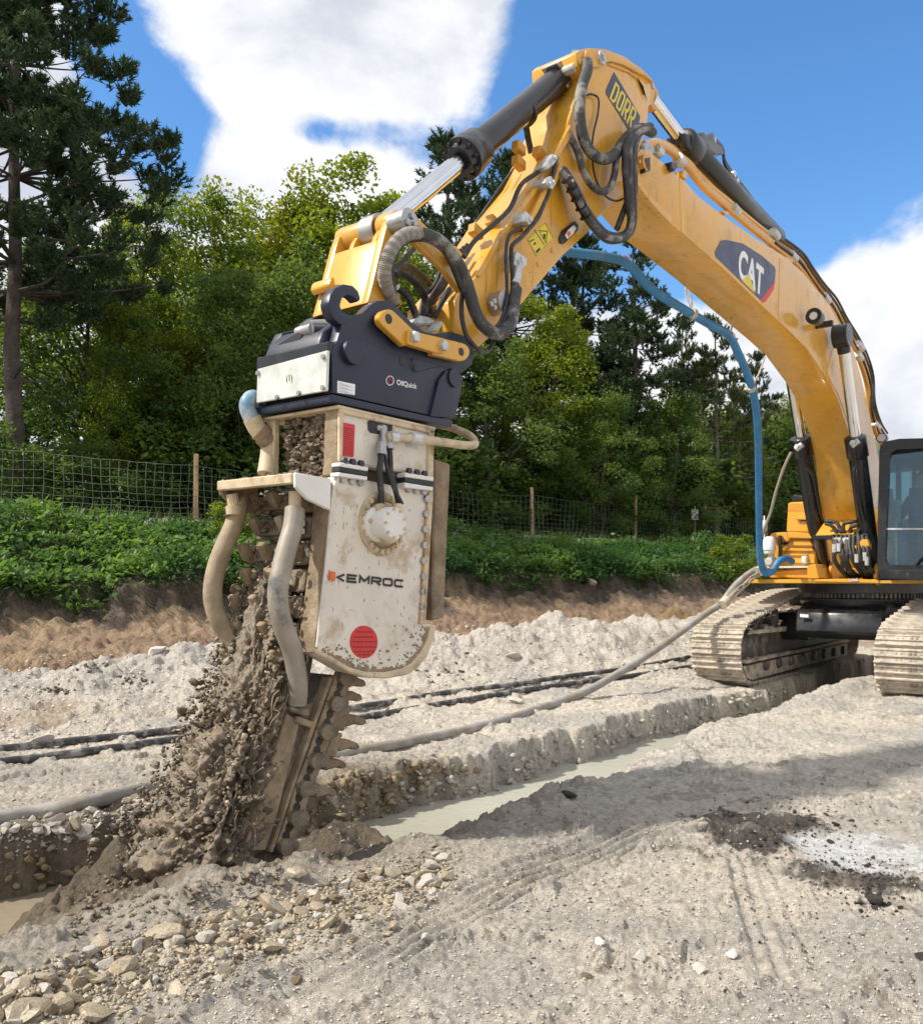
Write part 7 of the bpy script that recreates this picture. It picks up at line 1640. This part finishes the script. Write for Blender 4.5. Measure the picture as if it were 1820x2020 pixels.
hose('grey_cable', sp2, .022, MT['grey_hose'], None, 8, 6, label='thin grey cable from the far boom cylinder down to the side box', cat='cable', base=sp2[0])
cord = [PY(1428, 1190, 13.55), PY(1450, 1168, 13.65), PY(1475, 1145, 13.9), PY(1500, 1125, 14.1), PY(1507, 1105, 14.0)]
bm = NB()
for j in range(6): tube(bm, spline([c + Vector((rm.uniform(-.03, .03), 0, rm.uniform(-.07, .03))) for c in cord], 5), .010, 5)
for c in (cord[0], cord[3]): cyl(bm, c - Vector((.05, .05, .03)), c + Vector((.05, .05, .04)), .075, .075, 10)
obj('frayed_cord', bm, MT['rope'], None, smooth=60, base=cord[0], label='frayed beige cord tied round the grey hose beside the far track', cat='rope')
r_ = (1371 - U0) / FPX; Ys = 29.6; g = Vector((r_ * Ys, Ys, gz(r_ * Ys, Ys)))
sg = thing('marker_sign', 'small white sign reading 17 and 0 on a thin stake by the wire fence', 'sign', g)
top = PY(1370, 1003, Ys)
bm = NB(); cyl(bm, g - Vector((0, 0, .2)), top + Vector((0, 0, .08)), .022, .022, 8); obj('stake', bm, MT['wood'], sg)
bm = NB(); c1 = PY(1370, 1015, Ys - .03); bmesh.ops.create_cube(bm, size=1, matrix=Matrix.Translation(c1) @ Matrix.Diagonal((.21, .02, .35, 1))); bevel(bm, .005); pnl = obj('panel', bm, MT['decal_white'], sg)
nY = Vector((0, -1, 0))
lettering('sign_number', '17', c1 + Vector((-.06, -.012, .02)), c1 + Vector((.06, -.012, .02)), c1 + Vector((-.06, -.012, .14)), MT['decal_black'], pnl, .02, nY)
lettering('sign_number', '0', c1 + Vector((-.03, -.012, -.14)), c1 + Vector((.03, -.012, -.14)), c1 + Vector((-.03, -.012, -.03)), MT['decal_black'], pnl, .02, nY)
# ------------------------------------------------------------------ operator in the cab
def operator():
    me = bpy.data.meshes.new('person'); 
    J = {'pel': (-1.48, 1.30, 2.22, .15), 'ch': (-1.55, 1.30, 2.50, .17), 'nk': (-1.53, 1.30, 2.74, .065), 'hd': (-1.48, 1.30, 2.84, .085), 'hd2': (-1.46, 1.30, 2.96, .085),
         'sl': (-1.53, 1.50, 2.64, .08), 'el': (-1.40, 1.57, 2.40, .055), 'wl': (-1.12, 1.55, 2.42, .038), 'sr': (-1.53, 1.10, 2.64, .08), 'er': (-1.40, 1.03, 2.40, .055), 'wr': (-1.10, 1.03, 2.44, .038),
         'hl': (-1.45, 1.40, 2.20, .11), 'kl': (-1.02, 1.44, 2.22, .075), 'fl': (-.92, 1.42, 1.72, .055), 'hr': (-1.45, 1.20, 2.20, .11), 'kr': (-1.02, 1.16, 2.22, .075), 'fr': (-.92, 1.18, 1.72, .055)}
    E = [('pel', 'ch'), ('ch', 'nk'), ('nk', 'hd'), ('hd', 'hd2'), ('ch', 'sl'), ('sl', 'el'), ('el', 'wl'), ('ch', 'sr'), ('sr', 'er'), ('er', 'wr'), ('pel', 'hl'), ('hl', 'kl'), ('kl', 'fl'), ('pel', 'hr'), ('hr', 'kr'), ('kr', 'fr')]
    J = {k: (a + .25, b - .15, c, d) for k, (a, b, c, d) in J.items()}; ks = list(J); base = M(-1.23, 1.15, 2.05)
    me.from_pydata([M(*J[k][:3]) - base for k in ks], [(ks.index(a), ks.index(b)) for a, b in E], [])
    o = bpy.data.objects.new('person', me); C.objects.link(o); o.location = base
    sk = o.modifiers.new('skin', 'SKIN'); sv = me.skin_vertices[0].data
    for k, v in zip(ks, sv): v.radius = (J[k][3],) * 2
    sv[0].use_root = True
    o.modifiers.new('sub', 'SUBSURF').levels = 2; o.modifiers['sub'].render_levels = 2
    me.materials.append(MT['cloth']); OFF[o.name] = base
    setp(o, 'machine operator in a blue jacket sitting behind the cab windscreen', 'person')
    bm = NB(); hc = M(-1.21, 1.15, 2.90); bmesh.ops.create_uvsphere(bm, u_segments=20, v_segments=14, radius=.105, matrix=Matrix.Translation(hc) @ Matrix.Diagonal((.86, .95, 1.2, 1)))
    cyl(bm, hc + FW * .085, hc + FW * .125 - Vector((0, 0, .02)), .02, .014, 8); obj('head', bm, MT['skin'], o, smooth=70)
    bm = NB(); bmesh.ops.create_uvsphere(bm, u_segments=18, v_segments=10, radius=.112, matrix=Matrix.Translation(hc + Vector((0, 0, .03)) - FW * .015) @ Matrix.Diagonal((.9, .97, 1.1, 1)))
    bmesh.ops.bisect_plane(bm, geom=bm.verts[:] + bm.edges[:] + bm.faces[:], plane_co=hc + Vector((0, 0, .03)), plane_no=Vector((0, 0, 1)) - FW * .6, clear_inner=True); obj('hair', bm, MT['seat'], o, smooth=70)
    for ww in (1.40, .88):
        bm = NB(); h = M(-.82, ww, 2.44); bmesh.ops.create_uvsphere(bm, u_segments=10, v_segments=8, radius=.045, matrix=Matrix.Translation(h) @ Matrix.Diagonal((1, 1.1, .8, 1)))
        for q in range(4): a = h + LT * (-.03 + q * .02) + FW * .03; tube(bm, [a, a + FW * .035 - Vector((0, 0, .01)), a + FW * .045 - Vector((0, 0, .045))], .0095, 6)
        tube(bm, [h + LT * .035, h + LT * .05 + FW * .03], .010, 6); obj('hand', bm, MT['skin'], o, smooth=70)
operator()
